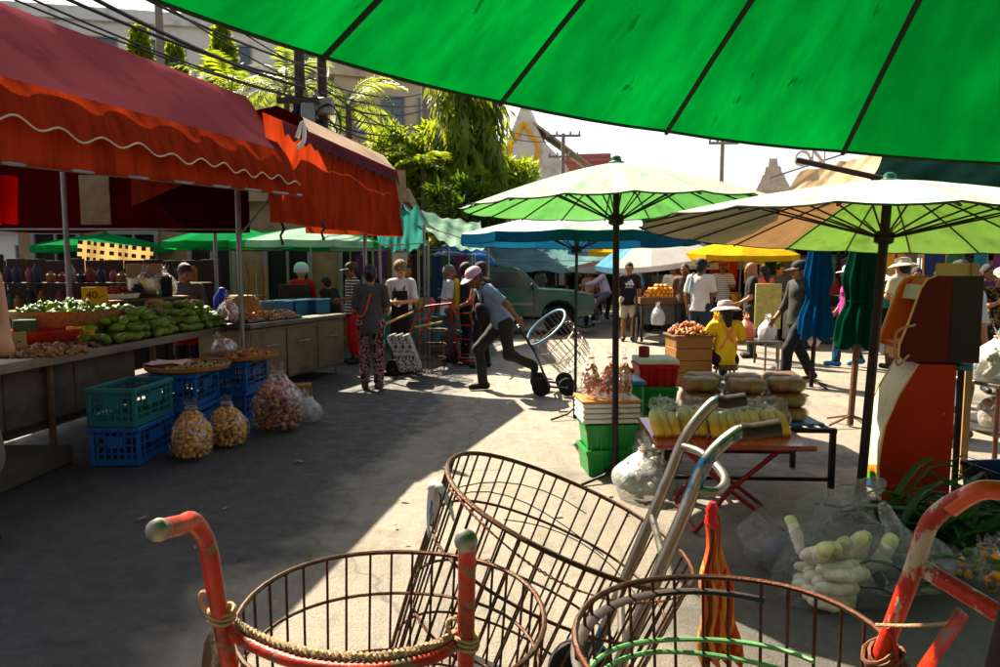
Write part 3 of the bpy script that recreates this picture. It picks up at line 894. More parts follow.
for i, (lb, px, Y, cy, rx, rz, lm, n) in enumerate((
        ('bright bushy tree nearest the red awning corner', 405, 23, 172, 1.25, 1.25, m_leaf_y, 4200),
        ('broad leafy tree in the middle of the green thicket', 448, 24.5, 172, 1.6, 1.5, m_leaf, 6000),
        ('leafy tree at the sky end of the green thicket', 498, 26, 180, 1.2, 1.0, m_leaf, 5200),
        ('dense dark bush below the weeping trees', 470, 21.5, 205, 1.7, .8, m_leaf_d, 3800))):
    cz_ = CAMZ + (270 - cy) / 700 * Y
    tree(lb, at_ground(px, Y), cz_ / .7, rx, rz, n, lm, .36, .055, 20 + i, cz=.7, droop=.2)
palm('feathery palm between the two utility poles and cream house', at_ground(352, 21), 6.3, 1.75, 15, 3, m_leaf_y)
palm('feathery palm spreading in front of the utility pole', at_ground(292, 22), 7.0, 1.9, 15, 5, m_leaf_y)
palm('low palm rising over the red awning peak', at_ground(238, 21), 6.6, 1.6, 13, 8, m_leaf_y)
palm('palm with drooping fronds in the green thicket', at_ground(425, 22), 4.7, 1.5, 13, 11, m_leaf)
palm('small palm inside the green thicket beside the dark bush', at_ground(480, 22.5), 4.1, 1.2, 13, 14, m_leaf)
def conifer(label, px, Y, top, bot, w, seed):
    rs = np.random.RandomState(seed); h = CAMZ + (270 - top) / 700 * Y; z0 = CAMZ + (270 - bot) / 700 * Y
    t = thing('conifer', label, 'tree', at_ground(px, Y))
    MB().tube([(0, 0, -.1), (0, 0, h * .97)], [.12, .02], 6).build('trunk', m_bark, t)
    n = 1700; z = z0 + (h - z0) * rs.uniform(0, 1, n) ** 1.3; r = (h - z) / (h - z0) * w * np.sqrt(rs.uniform(0, 1, n)); a = rs.uniform(0, 6.283, n)
    c = np.stack([np.cos(a) * r, np.sin(a) * r, z], 1); ax = np.stack([np.cos(a), np.sin(a), .5 + 0 * a], 1) + rs.normal(size=(n, 3)) * .3
    sd_ = np.cross(ax, rs.normal(size=(n, 3))) * .12
    L = .22
    v = np.stack([c, c + ax * L * .5 + sd_ * .4, c + ax * L, c + ax * L * .5 - sd_ * .4], 1).reshape(-1, 3)
    np_obj('crown', v, np.arange(4 * n).reshape(-1, 4), m_leaf, None, t, smooth=False)
conifer('pointed conifer in front of the white building beside the palms', 231, 27, 36, 92, .75, 4)
conifer('slim pointed conifer in front of the white building rail', 151, 27, 38, 70, .3, 5)
conifer('slim pointed conifer next to the pale lamp post', 184, 27, 55, 82, .3, 6)

# ------------------------------------------------------------------ utility poles and cables
def upole(label, px, Y, top, r, m, arms=(), boxes=()):
    h = CAMZ + (270 - top) / 700 * Y
    t = thing('utility_pole', label, 'pole', at_ground(px, Y))
    MB().tube([(0, 0, -.1), (0, 0, h)], [r * 1.2, r * .8], 10).build('pole', m, t)
    for (dz, w) in arms:
        MB().box((0, -r - .05, h - dz), (w, .1, .12)).build('cross_arm', m, t, smooth=False)
        for sx in (-.46, -.2, .2, .46):
            MB().lathe([(.04, 0), (.07, .06), (.04, .1), (.06, .15), (.02, .2)], 8, (sx * w, -r - .05, h - dz + .06)).build('insulator', m_concrete, t)
    for (dx, dz, sx, sy, sz) in boxes:
        MB().box((dx, -r - sy / 2, h - dz), (sx, sy, sz), bev=.02).build('switch_box', m_galv, t)
    return t
m_dpole = mat('dark tarred pole', lin(70, 58, 48), rough=.85, var=.3, sc=4, bump=.4)
upole('dark utility pole wrapped in cables beside the palm', 305, 16, 55, .14, m_dpole, arms=((1.2, .9),), boxes=((.25, 1.5, .3, .2, .45), (-.3, 2.2, .35, .2, .4)))
upole('twin dark utility pole carrying bundled cable coils', 327, 16.3, 62, .13, m_dpole, boxes=((.1, 1.2, .4, .25, .35), (.22, 2.0, .22, .2, .5)))
upole('grey concrete utility pole in front of the cream house', 427, 27, 60, .16, m_concrete)
upole('pale lamp post in front of the white building rail', 171, 26, -20, .16, m_concrete)
upole('utility pole with two crossbars above the green umbrella top', 562, 40, 137, .13, m_concrete, arms=((.15, 1.9), (1.3, 1.7)))
upole('utility pole with one long crossbar over the beige umbrella', 718, 36, 140, .12, m_concrete, arms=((.35, 1.5),))
m_cable = mat('black cable', lin(26, 25, 27), rough=.6, var=.1, bump=0)
def cable(a, b, s, r, label='black overhead cable strung to the dark utility poles', group='overhead cables to the dark poles'):
    a = Vector(a); path = [p - a for p in sag(a, b, s)]
    tag(MB().tube(path, r, 5).build('cable', m_cable, loc=a), label, 'cable', group)
rc = random.Random(4)
for (x0, y0, x1, y1, r) in ((60, -4, 300, 80, .028), (85, -6, 305, 88, .034), (25, -4, 300, 98, .018), (120, -14, 325, 70, .022), (10, -2, 320, 104, .016), (140, -12, 330, 96, .014), (180, -12, 328, 78, .014)):
    cable(P(x0, y0, 9.5), P(x1, y1, 15.8), .12, r)
for (y0, y1, s, r) in ((78, 92, .3, .02), (86, 104, .25, .02), (96, 108, .35, .026), (104, 122, .3, .02), (112, 128, .4, .022), (118, 150, .2, .02), (90, 142, .2, .018), (126, 158, .3, .02)):
    cable(P(318 + rc.uniform(-14, 10), y0, 15.9), P(428, y1, 26.8), s, r, 'black cable strung from the dark poles to the grey pole', 'cables to the grey concrete pole')
for (y0, y1) in ((92, 137), (104, 141)):
    cable(P(428, y0, 26.9), P(555, y1, 39.8), .5, .02, 'thin cable running past the trees towards the crossbar pole', 'cables towards the crossbar pole')
for i in range(9):
    rr = rc.uniform(.25, .5); c = P(rc.uniform(298, 332), rc.uniform(98, 150), 15.85)
    n = 26; ph = rc.random()
    path = [Vector((math.cos(2 * math.pi * k / n) * rr * .6, .04 * math.sin(k + ph), math.sin(2 * math.pi * k / n) * rr)) for k in range(n)]
    tag(MB().tube(path, .022, 5, closed=True).build('cable_coil', m_cable, loc=c), 'looped coil of black cable hanging on the dark poles', 'cable', 'cable coils on the dark poles')
# ------------------------------------------------------------------ umbrellas
def umbrella(label, base, hubz, rimz, R_, n, cm, panel=None, rot=None, pole_r=.026, ribm=None, phase=0.0, strut=True, polem=None, pole=True, group=None,
             runner=.40, foot=True, rib_r=.0065, wavy=.012, valance=0.0, valm=None):
    t = thing('market_umbrella', label, 'umbrella', base, 0, group, rot=rot)
    ribm = ribm or m_rib; polem = polem or m_pole
    cms = cm if isinstance(cm, (list, tuple)) else [cm]
    ns = 4; nr_ = 9; rise = hubz - rimz
    def zc(f): return rimz + rise * (1 - f ** 1.28)
    b = MB(); rr = random.Random(int(R_ * 1000) + n)
    for i in range(n):
        g = []
        a0 = phase + 2 * math.pi * i / n; a1 = phase + 2 * math.pi * (i + 1) / n
        for k in range(nr_ + 1):
            f = .02 + .98 * k / nr_; row = []
            for s_ in range(ns + 1):
                u = s_ / ns; a = a0 + (a1 - a0) * u
                sagv = 4 * u * (1 - u)
                r = R_ * f * (1 - (1 - math.cos(math.pi / n)) * sagv) * (1 - .012 * sagv * f)
                row.append(Vector((r * math.cos(a), r * math.sin(a), zc(f) - wavy * sagv * f)))
            g.append(row)
        if valance and valm is None:
            g.append([p + Vector((p.x * .01, p.y * .01, -valance)) for p in g[-1]])
        elif valance:
            b.sheet([g[-1], [p + Vector((p.x * .01, p.y * .01, -valance)) for p in g[-1]]], m=valm)
        b.sheet(g, m=(panel[i % len(panel)] if panel else 0))
    b.build('canopy', cms, t)
    hp = []
    for i in range(n):
        a0 = phase + 2 * math.pi * i / n
        for s_ in range(ns):
            u = s_ / ns; sg_ = 4 * u * (1 - u); a = a0 + 2 * math.pi / n * u; r = R_ * (1 - (1 - math.cos(math.pi / n)) * sg_) * (1 - .012 * sg_)
            hp.append(Vector((r * math.cos(a), r * math.sin(a), rimz - wavy * sg_ - valance)))
    MB().tube(hp, .0055, 5, closed=True).build('hem', mat('dark hem', lin(60, 74, 58), rough=.9), t)
    # pole, cap, ribs and struts
    if pole:
        MB().tube([(0, 0, 0), (0, 0, hubz - .02)], pole_r, 10).build('pole', polem, t)
    MB().lathe([(.015, .05), (.032, .04), (.036, .015), (.06, .0), (.06, -.015), (.03, -.03)][::-1], 12, (0, 0, hubz)).build('cap', plastic('green plastic cap', (20, 96, 66)) if foot else cms[0], t)
    rp = [Vector((R_ * f, 0, zc(f) - .012 - .006 * f)) for f in (.03, .2, .4, .6, .8, .99)]
    zr = hubz - runner
    rib = st = None
    for i in range(n):
        a = phase + 2 * math.pi * i / n
        if rib is None:
            rib = MB().tube(rp, rib_r, 5).build('rib', ribm, t, rot=(0, 0, a))
            if strut:
                st = MB().tube([(.04, 0, zr), (R_ * .5, 0, zc(.5) - .025)], rib_r * .9, 5).build('strut', ribm, t, rot=(0, 0, a))
        else:
            for o in (rib, st):
                if o is None: continue
                c = o.copy(); COL.objects.link(c); c.rotation_euler = (0, 0, a)
    if strut: MB().lathe([(.036, -.04), (.055, -.03), (.055, .03), (.036, .04)], 12, (0, 0, zr)).build('runner', ribm, t)
    if foot and pole:
        f = MB()
        for k in range(4):
            a = k * math.pi / 2 + .5
            f.tube([(0, 0, .12), (math.cos(a) * .1, math.sin(a) * .1, .05), (math.cos(a) * .3, math.sin(a) * .3, .012)], .011, 6)
        f.lathe([(pole_r + .006, .0), (pole_r + .006, .2)], 10)
        f.build('stand', m_pole, t)
    return t
def fabric(name, rgb, trrgb, trf=.5, **k):
    k.setdefault('dirt', tuple(x * .5 for x in lin(*rgb)[:3])); k.setdefault('damt', .35); k.setdefault('dscale', 2.2)
    return mat(name, lin(*rgb), rough=.8, var=k.pop('var', .14), sc=k.pop('sc', 2.5), bump=.12, bs=25, tr=lin(*trrgb), trf=trf, spec=0, **k)
m_green = fabric('deep green canopy', (8, 84, 40), (0, 140, 52), .42, var=.5, damt=.95, dscale=1.7, sc=1.3, chip=lin(6, 56, 30), cscale=5, camt=.36, polar=(4.5, .9))
m_pgreen = fabric('faded green canopy', (214, 236, 212), (92, 170, 80), .42, dirt=lin(150, 206, 180), polar=(3.2, 1.2))
m_blue = fabric('faded blue canopy', (210, 224, 226), (30, 96, 130), .36)
m_beige = fabric('beige canopy', (228, 224, 206), (150, 112, 70), .34, polar=(3.2, 1.2))
m_lime = fabric('lime green canopy', (220, 230, 210), (110, 160, 44), .36, polar=(3.2, 1.2))
m_aqua = fabric('aqua edge canopy', (214, 232, 222), (110, 160, 60), .36, dirt=lin(120, 190, 170), damt=.5)
# big green umbrella over the camera
hub = Vector((.732, .64, 2.496)); tx, ty = .06, .123
Rm = Euler((0, ty, 0)).to_matrix() @ Euler((tx, 0, 0)).to_matrix()
base = hub - Rm @ Vector((0, 0, hub.z / (Rm @ Vector((0, 0, 1))).z))
Lp = (hub - base).length
umbrella('big deep green umbrella spread overhead above the wire baskets', base, Lp, Lp - .633, 1.551, 18, m_green, rot=Rm.to_euler(), phase=2.369, pole_r=.03, rib_r=.0075, wavy=.010, foot=True)
# faded green umbrella
b6 = G(615, 480)
umbrella('faded green umbrella with white sunlit top beside the corn table', b6, 2.31, 1.99, 1.12, 18, m_pgreen, phase=.1, pole_r=.024, rot=(rad(0), rad(-.6), 0))
# blue one
b5 = G(575, 418)
umbrella('blue lined umbrella on a thin green pole behind the green umbrella', b5, 2.16, 1.90, 1.22, 12, [m_blue, fabric('blue valance', (30, 104, 140), (30, 110, 150), .3)], valm=1, phase=.3, pole_r=.016, polem=mat('green pole', lin(40, 62, 44), rough=.5), valance=.09, strut=True)
# beige and green one on the right
b8 = G(858, 520)
pan = [0, 0, 0, 1, 0, 1, 1, 1, 1, 1, 1, 1, 0, 1, 1, 0, 0, 0, 0, 0]
umbrella('wide beige and lime umbrella on a dark pole beside the orange kiosk', b8, 2.09, 1.77, 1.47, 20, [m_beige, m_lime, m_aqua], panel=[1, 1, 1, 1, 1, 0, 0, 0, 0, 0, 0, 0, 0, 2, 1, 1, 2, 2, 1, 1], rot=(rad(-1.5), rad(3.3), 0), phase=.0, pole_r=.028, runner=.34)
# far coloured umbrellas
fw_ = fabric('white canopy', (250, 248, 244), (252, 250, 244), .55, damt=.1); fb_ = fabric('sky blue canopy', (120, 180, 214), (60, 150, 210), .4)
fr_ = fabric('red canopy', (200, 60, 70), (200, 40, 50), .4); fy_ = fabric('yellow canopy', (236, 200, 50), (240, 190, 20), .45); fo_ = fabric('orange canopy', (226, 130, 70), (230, 110, 40), .45)
fg_ = fabric('bright green canopy', (40, 160, 90), (20, 190, 90), .5)
def fumb(label, px, Y, hy, ry, R_, cms, panel, rot=(0, 0, 0), n=10, valance=.12):
    b = at_ground(px, Y)
    umbrella(label, b, CAMZ + (270 - hy) / 700 * Y, CAMZ + (270 - ry) / 700 * Y, R_, n, cms, panel=panel, rot=rot, pole_r=.02, polem=m_galv, valance=valance, foot=False, strut=False)
fumb('wide white umbrella with sky blue panels over the fruit cart', 664, 17.3, 231, 256, 1.5, [fw_, fb_, fr_], [0, 0, 0, 1, 1, 1, 0, 0, 0, 0], (rad(7), rad(-8), 0))
fumb('yellow and green umbrella behind the man in a white shirt', 738, 16, 239, 253, 1.25, [fy_, fg_, fb_], [0, 1, 0, 1, 0, 0, 0, 0, 0, 1], (rad(4), 0, 0))
fumb('orange and yellow umbrella beyond the white one', 618, 20, 233, 250, 1.45, [fo_, fy_, fb_], [0, 1, 0, 1, 2, 1, 0, 1], (rad(4), 0, 0), n=8)
fumb('small white umbrella with green edge near the bald man in white', 616, 20, 258, 267, 1.35, [fw_, fg_], [0, 0, 0, 1], (rad(3), 0, 0), n=8)
fumb('bright blue umbrella beyond the truck bonnet', 598, 25, 240, 253, 1.6, [fb_], [0], (rad(3), 0, 0), n=8)
fumb('bright green umbrella glimpsed behind the fruit vendor', 232, 13.5, 226, 243, 1.2, [fg_], [0], n=10)
fumb('bright green umbrella behind the checked cloth', 108, 14.5, 234, 247, 1.3, [fg_], [0], n=10)
fumb('white and green umbrella behind the steel counter', 312, 13.2, 228, 243, 1.5, [fabric('pale green white canopy', (190, 222, 205), (160, 220, 180), .5), fg_], [0, 0, 0, 1], n=12)
# closed umbrellas
def closed_umbrella(label, base, z0, z1, r, m, polem, lean_, pr_):
    t = thing('closed_umbrella', label, 'umbrella', base, rot=lean_)
    MB().tube([(0, 0, 0), (0, 0, z1 + .05)], pr_, 8).build('pole', polem, t)
    g = []; n = 44; rr = random.Random(int(r * 1000))
    ph = [rr.random() * 6 for _ in range(3)]
    for k in range(17):
        f = k / 16; z = z1 + (z0 - z1) * f
        tie = .62 + .38 * min(1, abs(f - .66) / .16)
        prof = r * (.35 + .65 * min(1, f * 1.7)) * tie * (1 + .12 * max(0, f - .7) / .3)
        row = []
        for i in range(n + 1):
            a = 2 * math.pi * i / n
            fl = 1 + .22 * math.sin(9 * a + ph[0] + f) + .1 * math.sin(14 * a + ph[1] - 2 * f)
            row.append(Vector((math.cos(a) * prof * fl, math.sin(a) * prof * fl, z + (.04 * math.sin(5 * a + ph[2]) if k == 16 else 0))))
        g.append(row)
    MB().sheet(g).build('canopy', m, t, angle=180)
    zt = z1 + (z0 - z1) * .66
    MB().tube([(math.cos(a) * r * .7, math.sin(a) * r * .7, zt + .01 * math.sin(3 * a)) for a in [2 * math.pi * i / 20 for i in range(20)]], .012, 5, closed=True).build('tie_cord', m, t)
    f = MB()
    for k in range(4):
        a = k * math.pi / 2 + .4
        f.tube([(0, 0, .1), (math.cos(a) * .28, math.sin(a) * .28, .012)], .012, 5)
    f.build('stand', polem, t)
closed_umbrella('closed blue umbrella tied round its pole', G(811, 387), .66, 2.25, .165, fabric('blue folded canopy', (16, 80, 122), (14, 84, 130), .25), m_pole, (0, rad(1.5), 0), .03)
closed_umbrella('closed dark green umbrella tied round a wooden pole', G(850, 425), .80, 2.1, .165, fabric('dark green folded canopy', (12, 66, 48), (12, 80, 48), .25), m_wood, (0, rad(2.2), 0), .032)

# ------------------------------------------------------------------ red awnings
m_red = fabric('faded red awning', (104, 54, 62), (110, 34, 34), .15, sc=1.3, stretch=(1, 1, .5), damt=.3)
m_redv = fabric('red orange awning valance', (172, 64, 38), (206, 76, 34), .36, sc=1.2, damt=.62, stretch=(5, 5, .5), dscale=1.6)
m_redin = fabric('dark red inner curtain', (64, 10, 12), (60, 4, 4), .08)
m_piping = mat('pale piping', lin(196, 180, 150), rough=.7, var=.2)
class Line:
    def __init__(s, a, b): s.a = Vector(a); s.b = Vector(b)
    def __call__(s, u): return s.a + (s.b - s.a) * u
def sheet_between(rows, nu, u0, u1, sub=4, wav=0.0, seed=0, flute=0.0, fl_n=9):
    """rows: list of callables u->Vector; wav = sag noise"""
    g = []
    for i in range(nu + 1):
        u = u0 + (u1 - u0) * i / nu; col = []
        for k in range(len(rows) - 1):
            for s_ in range(sub if k < len(rows) - 2 else sub + 1):
                f = s_ / sub
                p = rows[k](u).lerp(rows[k + 1](u), f)
                tot = (k + f) / (len(rows) - 1)
                w = wav * math.sin(u * 9 + seed + tot * 2) * math.sin(math.pi * f)
                w2 = flute * math.sin(u * fl_n * 6.28 + 1.5 * tot + seed) * tot
                col.append(p + Vector((w2, -w2 * .4, w)))
        g.append(col)
    return g
def awning1():
    ridge = Line(P(0, 2, 5.2), P(247, 97, 8.6)); crease = Line(P(0, 77, 3.9), P(284, 152, 7.4))
    wave = Line(P(0, 121, 3.85), P(297, 184, 7.35)); bot = Line(P(0, 164, 3.92), P(300, 196, 7.42))
    wtop = Line(crease.a, crease.b)
    t = thing('red_awning', 'long faded red awning with scalloped valance over the fruit counter', 'awning', (-3.3, 6.2, 0))
    o = Vector((-3.3, 6.2, 0))
    L = lambda f: (lambda u: f(u) - o)
    rear = lambda u: ridge(u) + Vector((-1.7, .5, -.75))
    b = MB(); b.sheet(sheet_between([L(rear), L(ridge), L(crease)], 40, -.7, 1, 5, .05, 1)); b.build('roof', m_red, t, angle=60)
    # rounded seam and gable end
    b = MB(); b.sheet([[crease(1) - o, bot(1) - o - Vector((0, 0, 0))], [ridge(1) - o, P(262, 150, 8.3) - o], [rear(1) - o, rear(1) - o - Vector((0, 0, .5))]]); b.build('gable_end', m_redv, t)
    # lower valance and scalloped upper layer
    b = MB(); inn = Vector((-.03, .02, 0)); b.sheet(sheet_between([lambda u: crease(u) - o + inn, lambda u: bot(u) - o], 60, -.7, 1, 6, .0, 2, .012, 7)); b.build('valance', m_redv, t, angle=60)
    nw = 17 * 12; g = []; edge = []
    for i in range(nw + 1):
        u = -.7 + 1.7 * i / nw
        A = crease(u) - o + Vector((.01, -.012, .004)); B = wave(u) - o + Vector((.045, -.04, .0))
        B = B + Vector((0, 0, .026 * math.sin(u * 10.5 * 6.28 + .6 * math.sin(u * 9)) + .012 * math.sin(u * 23 + 1)))
        fl = .012 * math.sin(u * 41)
        edge.append(B)
        g.append([A, A.lerp(B, .35) + Vector((fl + .01, -fl, 0)), A.lerp(B, .7) + Vector((fl, -fl, 0)), B])
    MB().sheet(g).build('scalloped_flap', m_redv, t, angle=60)
    MB().tube(edge, .0065, 5).build('piping', m_piping, t)
    MB().tube([crease(-.7) - o + Vector((-.02, .02, -.01)), crease(1) - o + Vector((-.02, .02, -.01))], .02, 8).build('front_bar', m_galv, t)
    MB().tube([bot(-.7) - o + Vector((-.02, .02, .01)), bot(1.01) - o + Vector((-.01, .01, .01))], .014, 8).build('lower_bar', m_galv, t)
    # posts
    for (px, Y, zt) in ((241, 8.25, 2.9), (70, 8.6, 2.9)):
        p = at_ground(px, Y) - o; MB().tube([p, p + Vector((0, 0, zt))], .032, 10).build('post', m_galv, t)
    p = Vector((-4.2, 4.6, 0)) - o; MB().tube([p, p + Vector((0, 0, 2.7))], .03, 10).build('post', m_galv, t)
    MB().tube([P(243, 232, 8.2) - o, P(275, 190, 7.6) - o], .014, 6).build('brace', m_galv, t)
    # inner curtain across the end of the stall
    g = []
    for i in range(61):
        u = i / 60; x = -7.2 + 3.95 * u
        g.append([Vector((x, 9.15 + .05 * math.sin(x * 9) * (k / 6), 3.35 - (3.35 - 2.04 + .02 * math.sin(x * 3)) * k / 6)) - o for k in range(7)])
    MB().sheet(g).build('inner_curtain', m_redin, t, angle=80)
awning1()
bn = MB().box((0, 0, 0), (.38, .02, .62), bev=.004).build('price_banner', mat('dull banner', lin(150, 130, 104), rough=.8, var=.25, sc=9), loc=P(95, 200, 9.0))
tag(bn, 'pale paper banner hanging on the dark red inner curtain', 'banner')
gg = [[P(-30 + 44 * i / 8, 176 + 48 * k / 5, 6.5) + Vector((0, .06 * math.sin(i * 1.7), 0)) for k in range(6)] for i in range(9)]
o0 = Vector((-4.5, 6.5, 0)); ob = MB(); ob.sheet([[p - o0 for p in r] for r in gg]); ob = ob.build('red_cloth', fabric('bright red cloth', (214, 30, 22), (240, 20, 10), .6), loc=o0)
tag(ob, 'bright red cloth flap glowing at the open end of the awning', 'cloth')
def awning2():
    o = Vector((-2.4, 9.2, 0))
    t = thing('red_awning', 'second red awning with a pale sunlit top and hanging side flap', 'awning', o)
    top = Line(P(262, 112, 7.5), P(395, 171, 10.0)); bot = Line(P(268, 222, 7.55), P(401, 237, 10.05))
    g = []
    for i in range(71):
        u = i / 70; col = []
        for k in range(11):
            f = k / 10; p = top(u).lerp(bot(u), f)
            w = .075 * f * math.sin(u * 17 + 3.2 * f) + .035 * f * math.sin(u * 41 - 4 * f) + .02 * math.sin(f * 7 + u * 5)
            col.append(p - o + Vector((w, -w * .3, .012 * math.sin(u * 15) * f)))
        g.append(col)
    MB().sheet(g).build('side_flap', m_redv, t, angle=80)
    m_top = fabric('sunlit pale awning top', (206, 184, 164), (190, 120, 90), .3)  # sunlight on the roof strip is painted as a pale colour
    back = lambda u: top(u) + Vector((-.3, .9, .36))
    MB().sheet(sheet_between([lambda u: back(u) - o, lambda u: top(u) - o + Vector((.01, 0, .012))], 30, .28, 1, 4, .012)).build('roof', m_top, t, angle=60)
    MB().sheet(sheet_between([lambda u: back(u) - o + Vector((-2.3, .3, -.45)), lambda u: back(u) - o + Vector((0, 0, -.006))], 20, .1, 1, 4, .03)).build('hidden_shade_roof', m_redin, t, angle=60)  # hidden roof piece added to shade the counter and the flap
    # small scalloped trim under the top edge
    g = []; ed = []
    for i in range(121):
        u = .1 + .9 * i / 120; A = top(u) - o + Vector((.03, -.02, .0)); B = A + Vector((.04, -.03, -.17 - .03 * math.sin(u * 90)))
        g.append([A, A.lerp(B, .5), B]); ed.append(B)
    MB().sheet(g).build('scalloped_flap', m_red, t, angle=60)
    MB().tube(ed, .007, 4).build('piping', m_rib, t)
    MB().sheet([[top(1) - o, bot(1) - o], [top(1) - o + Vector((-1.6, .9, .1)), bot(1) - o + Vector((-1.6, .9, .1))]]).build('end_flap', m_redv, t)
    for (px, Y) in ((366, 10.25),):
        p = at_ground(px, Y) - o; MB().tube([p, p + Vector((0, 0, 2.75))], .03, 10).build('post', m_galv, t)
    p = Vector((-4.4, 10.9, 0)) - o; MB().tube([p, p + Vector((0, 0, 2.9))], .03, 10).build('post', m_galv, t)
    MB().tube(bez([P(297, 138, 7.6) - o, P(303, 122, 7.6) - o, P(304, 140, 7.6) - o, P(297, 148, 7.6) - o], 5), .022, 8).build('bracket', m_white, t)
    # rolled rope ties hanging under the flap
    for px, y1 in ((281, 245), (322, 240)):
        a = P(px, 222, 8.2) - o; b_ = P(px + 2, y1, 8.2) - o
        MB().tube([a, a.lerp(b_, .3) + Vector((.03, 0, 0)), a.lerp(b_, .6) - Vector((.02, 0, 0)), b_], [.012, .02, .013, .018], 7).build('tied_cord', m_dwood, t)
awning2()

# ------------------------------------------------------------------ tarpaulins and far stalls
m_teal = fabric('teal tarp', (60, 140, 128), (20, 140, 110), .35, damt=.2); m_tealw = fabric('faded teal tarp', (158, 188, 168), (110, 170, 140), .3, dirt=lin(30, 110, 90), damt=.7, dscale=1.2)
m_bltarp = fabric('grey blue tarp', (120, 160, 164), (60, 130, 140), .3, dirt=lin(50, 110, 110), damt=.5, dscale=1)
m_dktarp = fabric('dark green tarp', (18, 40, 36), (8, 30, 24), .1); m_tan = fabric('tan tarp', (236, 214, 178), (236, 190, 130), .35, dirt=lin(206, 160, 100), damt=.4, dscale=1.4)
def tarp(label, TL, TR, BR, BL, m, drop=.25, posts='0123', folds=.05, seed=0, name='tarpaulin'):
    o = (TL + TR + BL + BR) / 4; o.z = 0
    t = thing(name, label, 'tarp', o); r = random.Random(seed); ph = [r.random() * 6 for _ in range(4)]
    g = []; n = 26
    for i in range(n + 1):
        u = i / n; row = []
        for k in range(n + 1):
            v = k / n; p = TL.lerp(TR, u).lerp(BL.lerp(BR, u), v)
            z = -drop * 4 * u * (1 - u) * (.4 + .6 * v) - drop * .5 * math.sin(math.pi * v) + folds * math.sin(u * 17 + 2 * v + ph[0]) * math.sin(v * 7 + ph[1]) + folds * .5 * math.sin(u * 37 + v * 9 + ph[2])
            row.append(p - o + Vector((0, 0, z)))
        g.append(row)
    MB().sheet(g).build('sheet', m, t, angle=180)
    if posts:
        for c in [(TL, TR, BR, BL)[int(x)] for x in posts]:
            q = c - o; MB().tube([(q.x, q.y, 0), (q.x, q.y, q.z + .03)], .025, 8).build('post', m_galv, t)
    MB().tube([BL - o, BR - o], .01, 5).build('edge_rope', m_rope, t)
    return t
tarp('rounded teal awning next to the end of the red awning', P(372, 208, 13.5), P(418, 208, 13.5), P(428, 243, 11.8), P(380, 246, 11.8), m_teal, .1, seed=1)
tarp('patched teal and white tarpaulin sloping above the stalls', P(402, 204, 15), P(480, 222, 18), P(488, 247, 13), P(424, 226, 12), m_tealw, .2, seed=2)
tarp('faded grey teal tarpaulin stretched behind the truck cab', P(482, 232, 23), P(644, 234, 24), P(640, 262, 20), P(474, 259, 20), m_bltarp, .35, seed=3)
tarp('pale tarpaulin far along the street beyond the bicycle rider', P(560, 240, 34), P(640, 240, 34), P(640, 262, 29), P(556, 262, 29), m_tealw, .3, seed=4)
tarp('tan tarpaulin roof under the dark green one', P(800, 172, 9.5), P(886, 150, 11), P(872, 192, 8.6), P(775, 206, 8.8), m_tan, .03, seed=5, posts='1', folds=.014)
tarp('dark green tarpaulin roof beyond the beige umbrella', P(884, 152, 9.0), P(1120, 150, 8.0), P(1090, 235, 6.6), P(862, 196, 7.0), m_dktarp, .06, seed=6, folds=.03, posts='012')
tarp('white tarpaulin roof behind the orange kiosk', P(862, 258, 15), P(1060, 262, 14), P(1060, 281, 12.6), P(858, 278, 12.8), fabric('white tarp', (226, 226, 226), (200, 205, 210), .3), .05, seed=7)
tarp('brown shade sheet over the lamp lit stalls', P(742, 252, 19), P(880, 252, 19), P(870, 262, 16), P(748, 262, 16), m_tan, .15, seed=8)
b = MB(); a_, c_ = P(797, 160, 7.6), P(965, 197, 6.8)
tag(MB().tube([Vector((0, 0, 0)), c_ - a_], .03, 8).build('roof_pole', m_dwood, loc=a_), 'long bare wooden pole sloping under the tarpaulin roofs', 'pole')
# letters on a small board
def letters():
    m1 = mat('white letter', lin(226, 226, 220), rough=.6, var=.05)
    c = P(800, 156, 9.2)
    t = thing('letter_sign', 'white and dark lettering fixed at the tan roof edge', 'sign', c)
    for i, (ch, px, py, mm) in enumerate((('O', 793, 166, m1), ('N', 809, 163, m1))):
        cu = bpy.data.curves.new('letter', 'FONT'); cu.body = ch; cu.size = .28; cu.extrude = .02
        o = bpy.data.objects.new('letter', cu); COL.objects.link(o)
        bpy.context.view_layer.update()
        me = bpy.data.meshes.new_from_object(o.evaluated_get(bpy.context.evaluated_depsgraph_get()))
        bpy.data.objects.remove(o); me.materials.clear(); me.materials.append(mm)
        link('letter', me, t, P(px, py, 9.15) - c, (math.pi / 2, 0, 0))
    MB().tube([P(770, 178, 9.25) - c, P(850, 152, 9.25) - c], .012, 6).build('rail', m_galv, t)
letters()
# small pointed roof far away
t = thing('pointed_roof', 'small pointed tiled roof beyond the tan tarpaulin', 'roof', at_ground(768, 33))
for k in range(5):
    z = CAMZ + (270 - 202 + k * 8) / 700 * 33; w = 1.3 * (1 - k / 5.2)
    MB().lathe([(w * 1.05, 0), (w * .8, .40)], 4, (0, 0, z), rot=(0, 0, .5)).build('roof_tier', mat('tier tile', lin(226, 206, 180), rough=.8, var=.2), t, smooth=False)
MB().box((0, 0, 2.1), (1.9, 1.9, 4.3)).build('wall', m_cream, t, smooth=False)
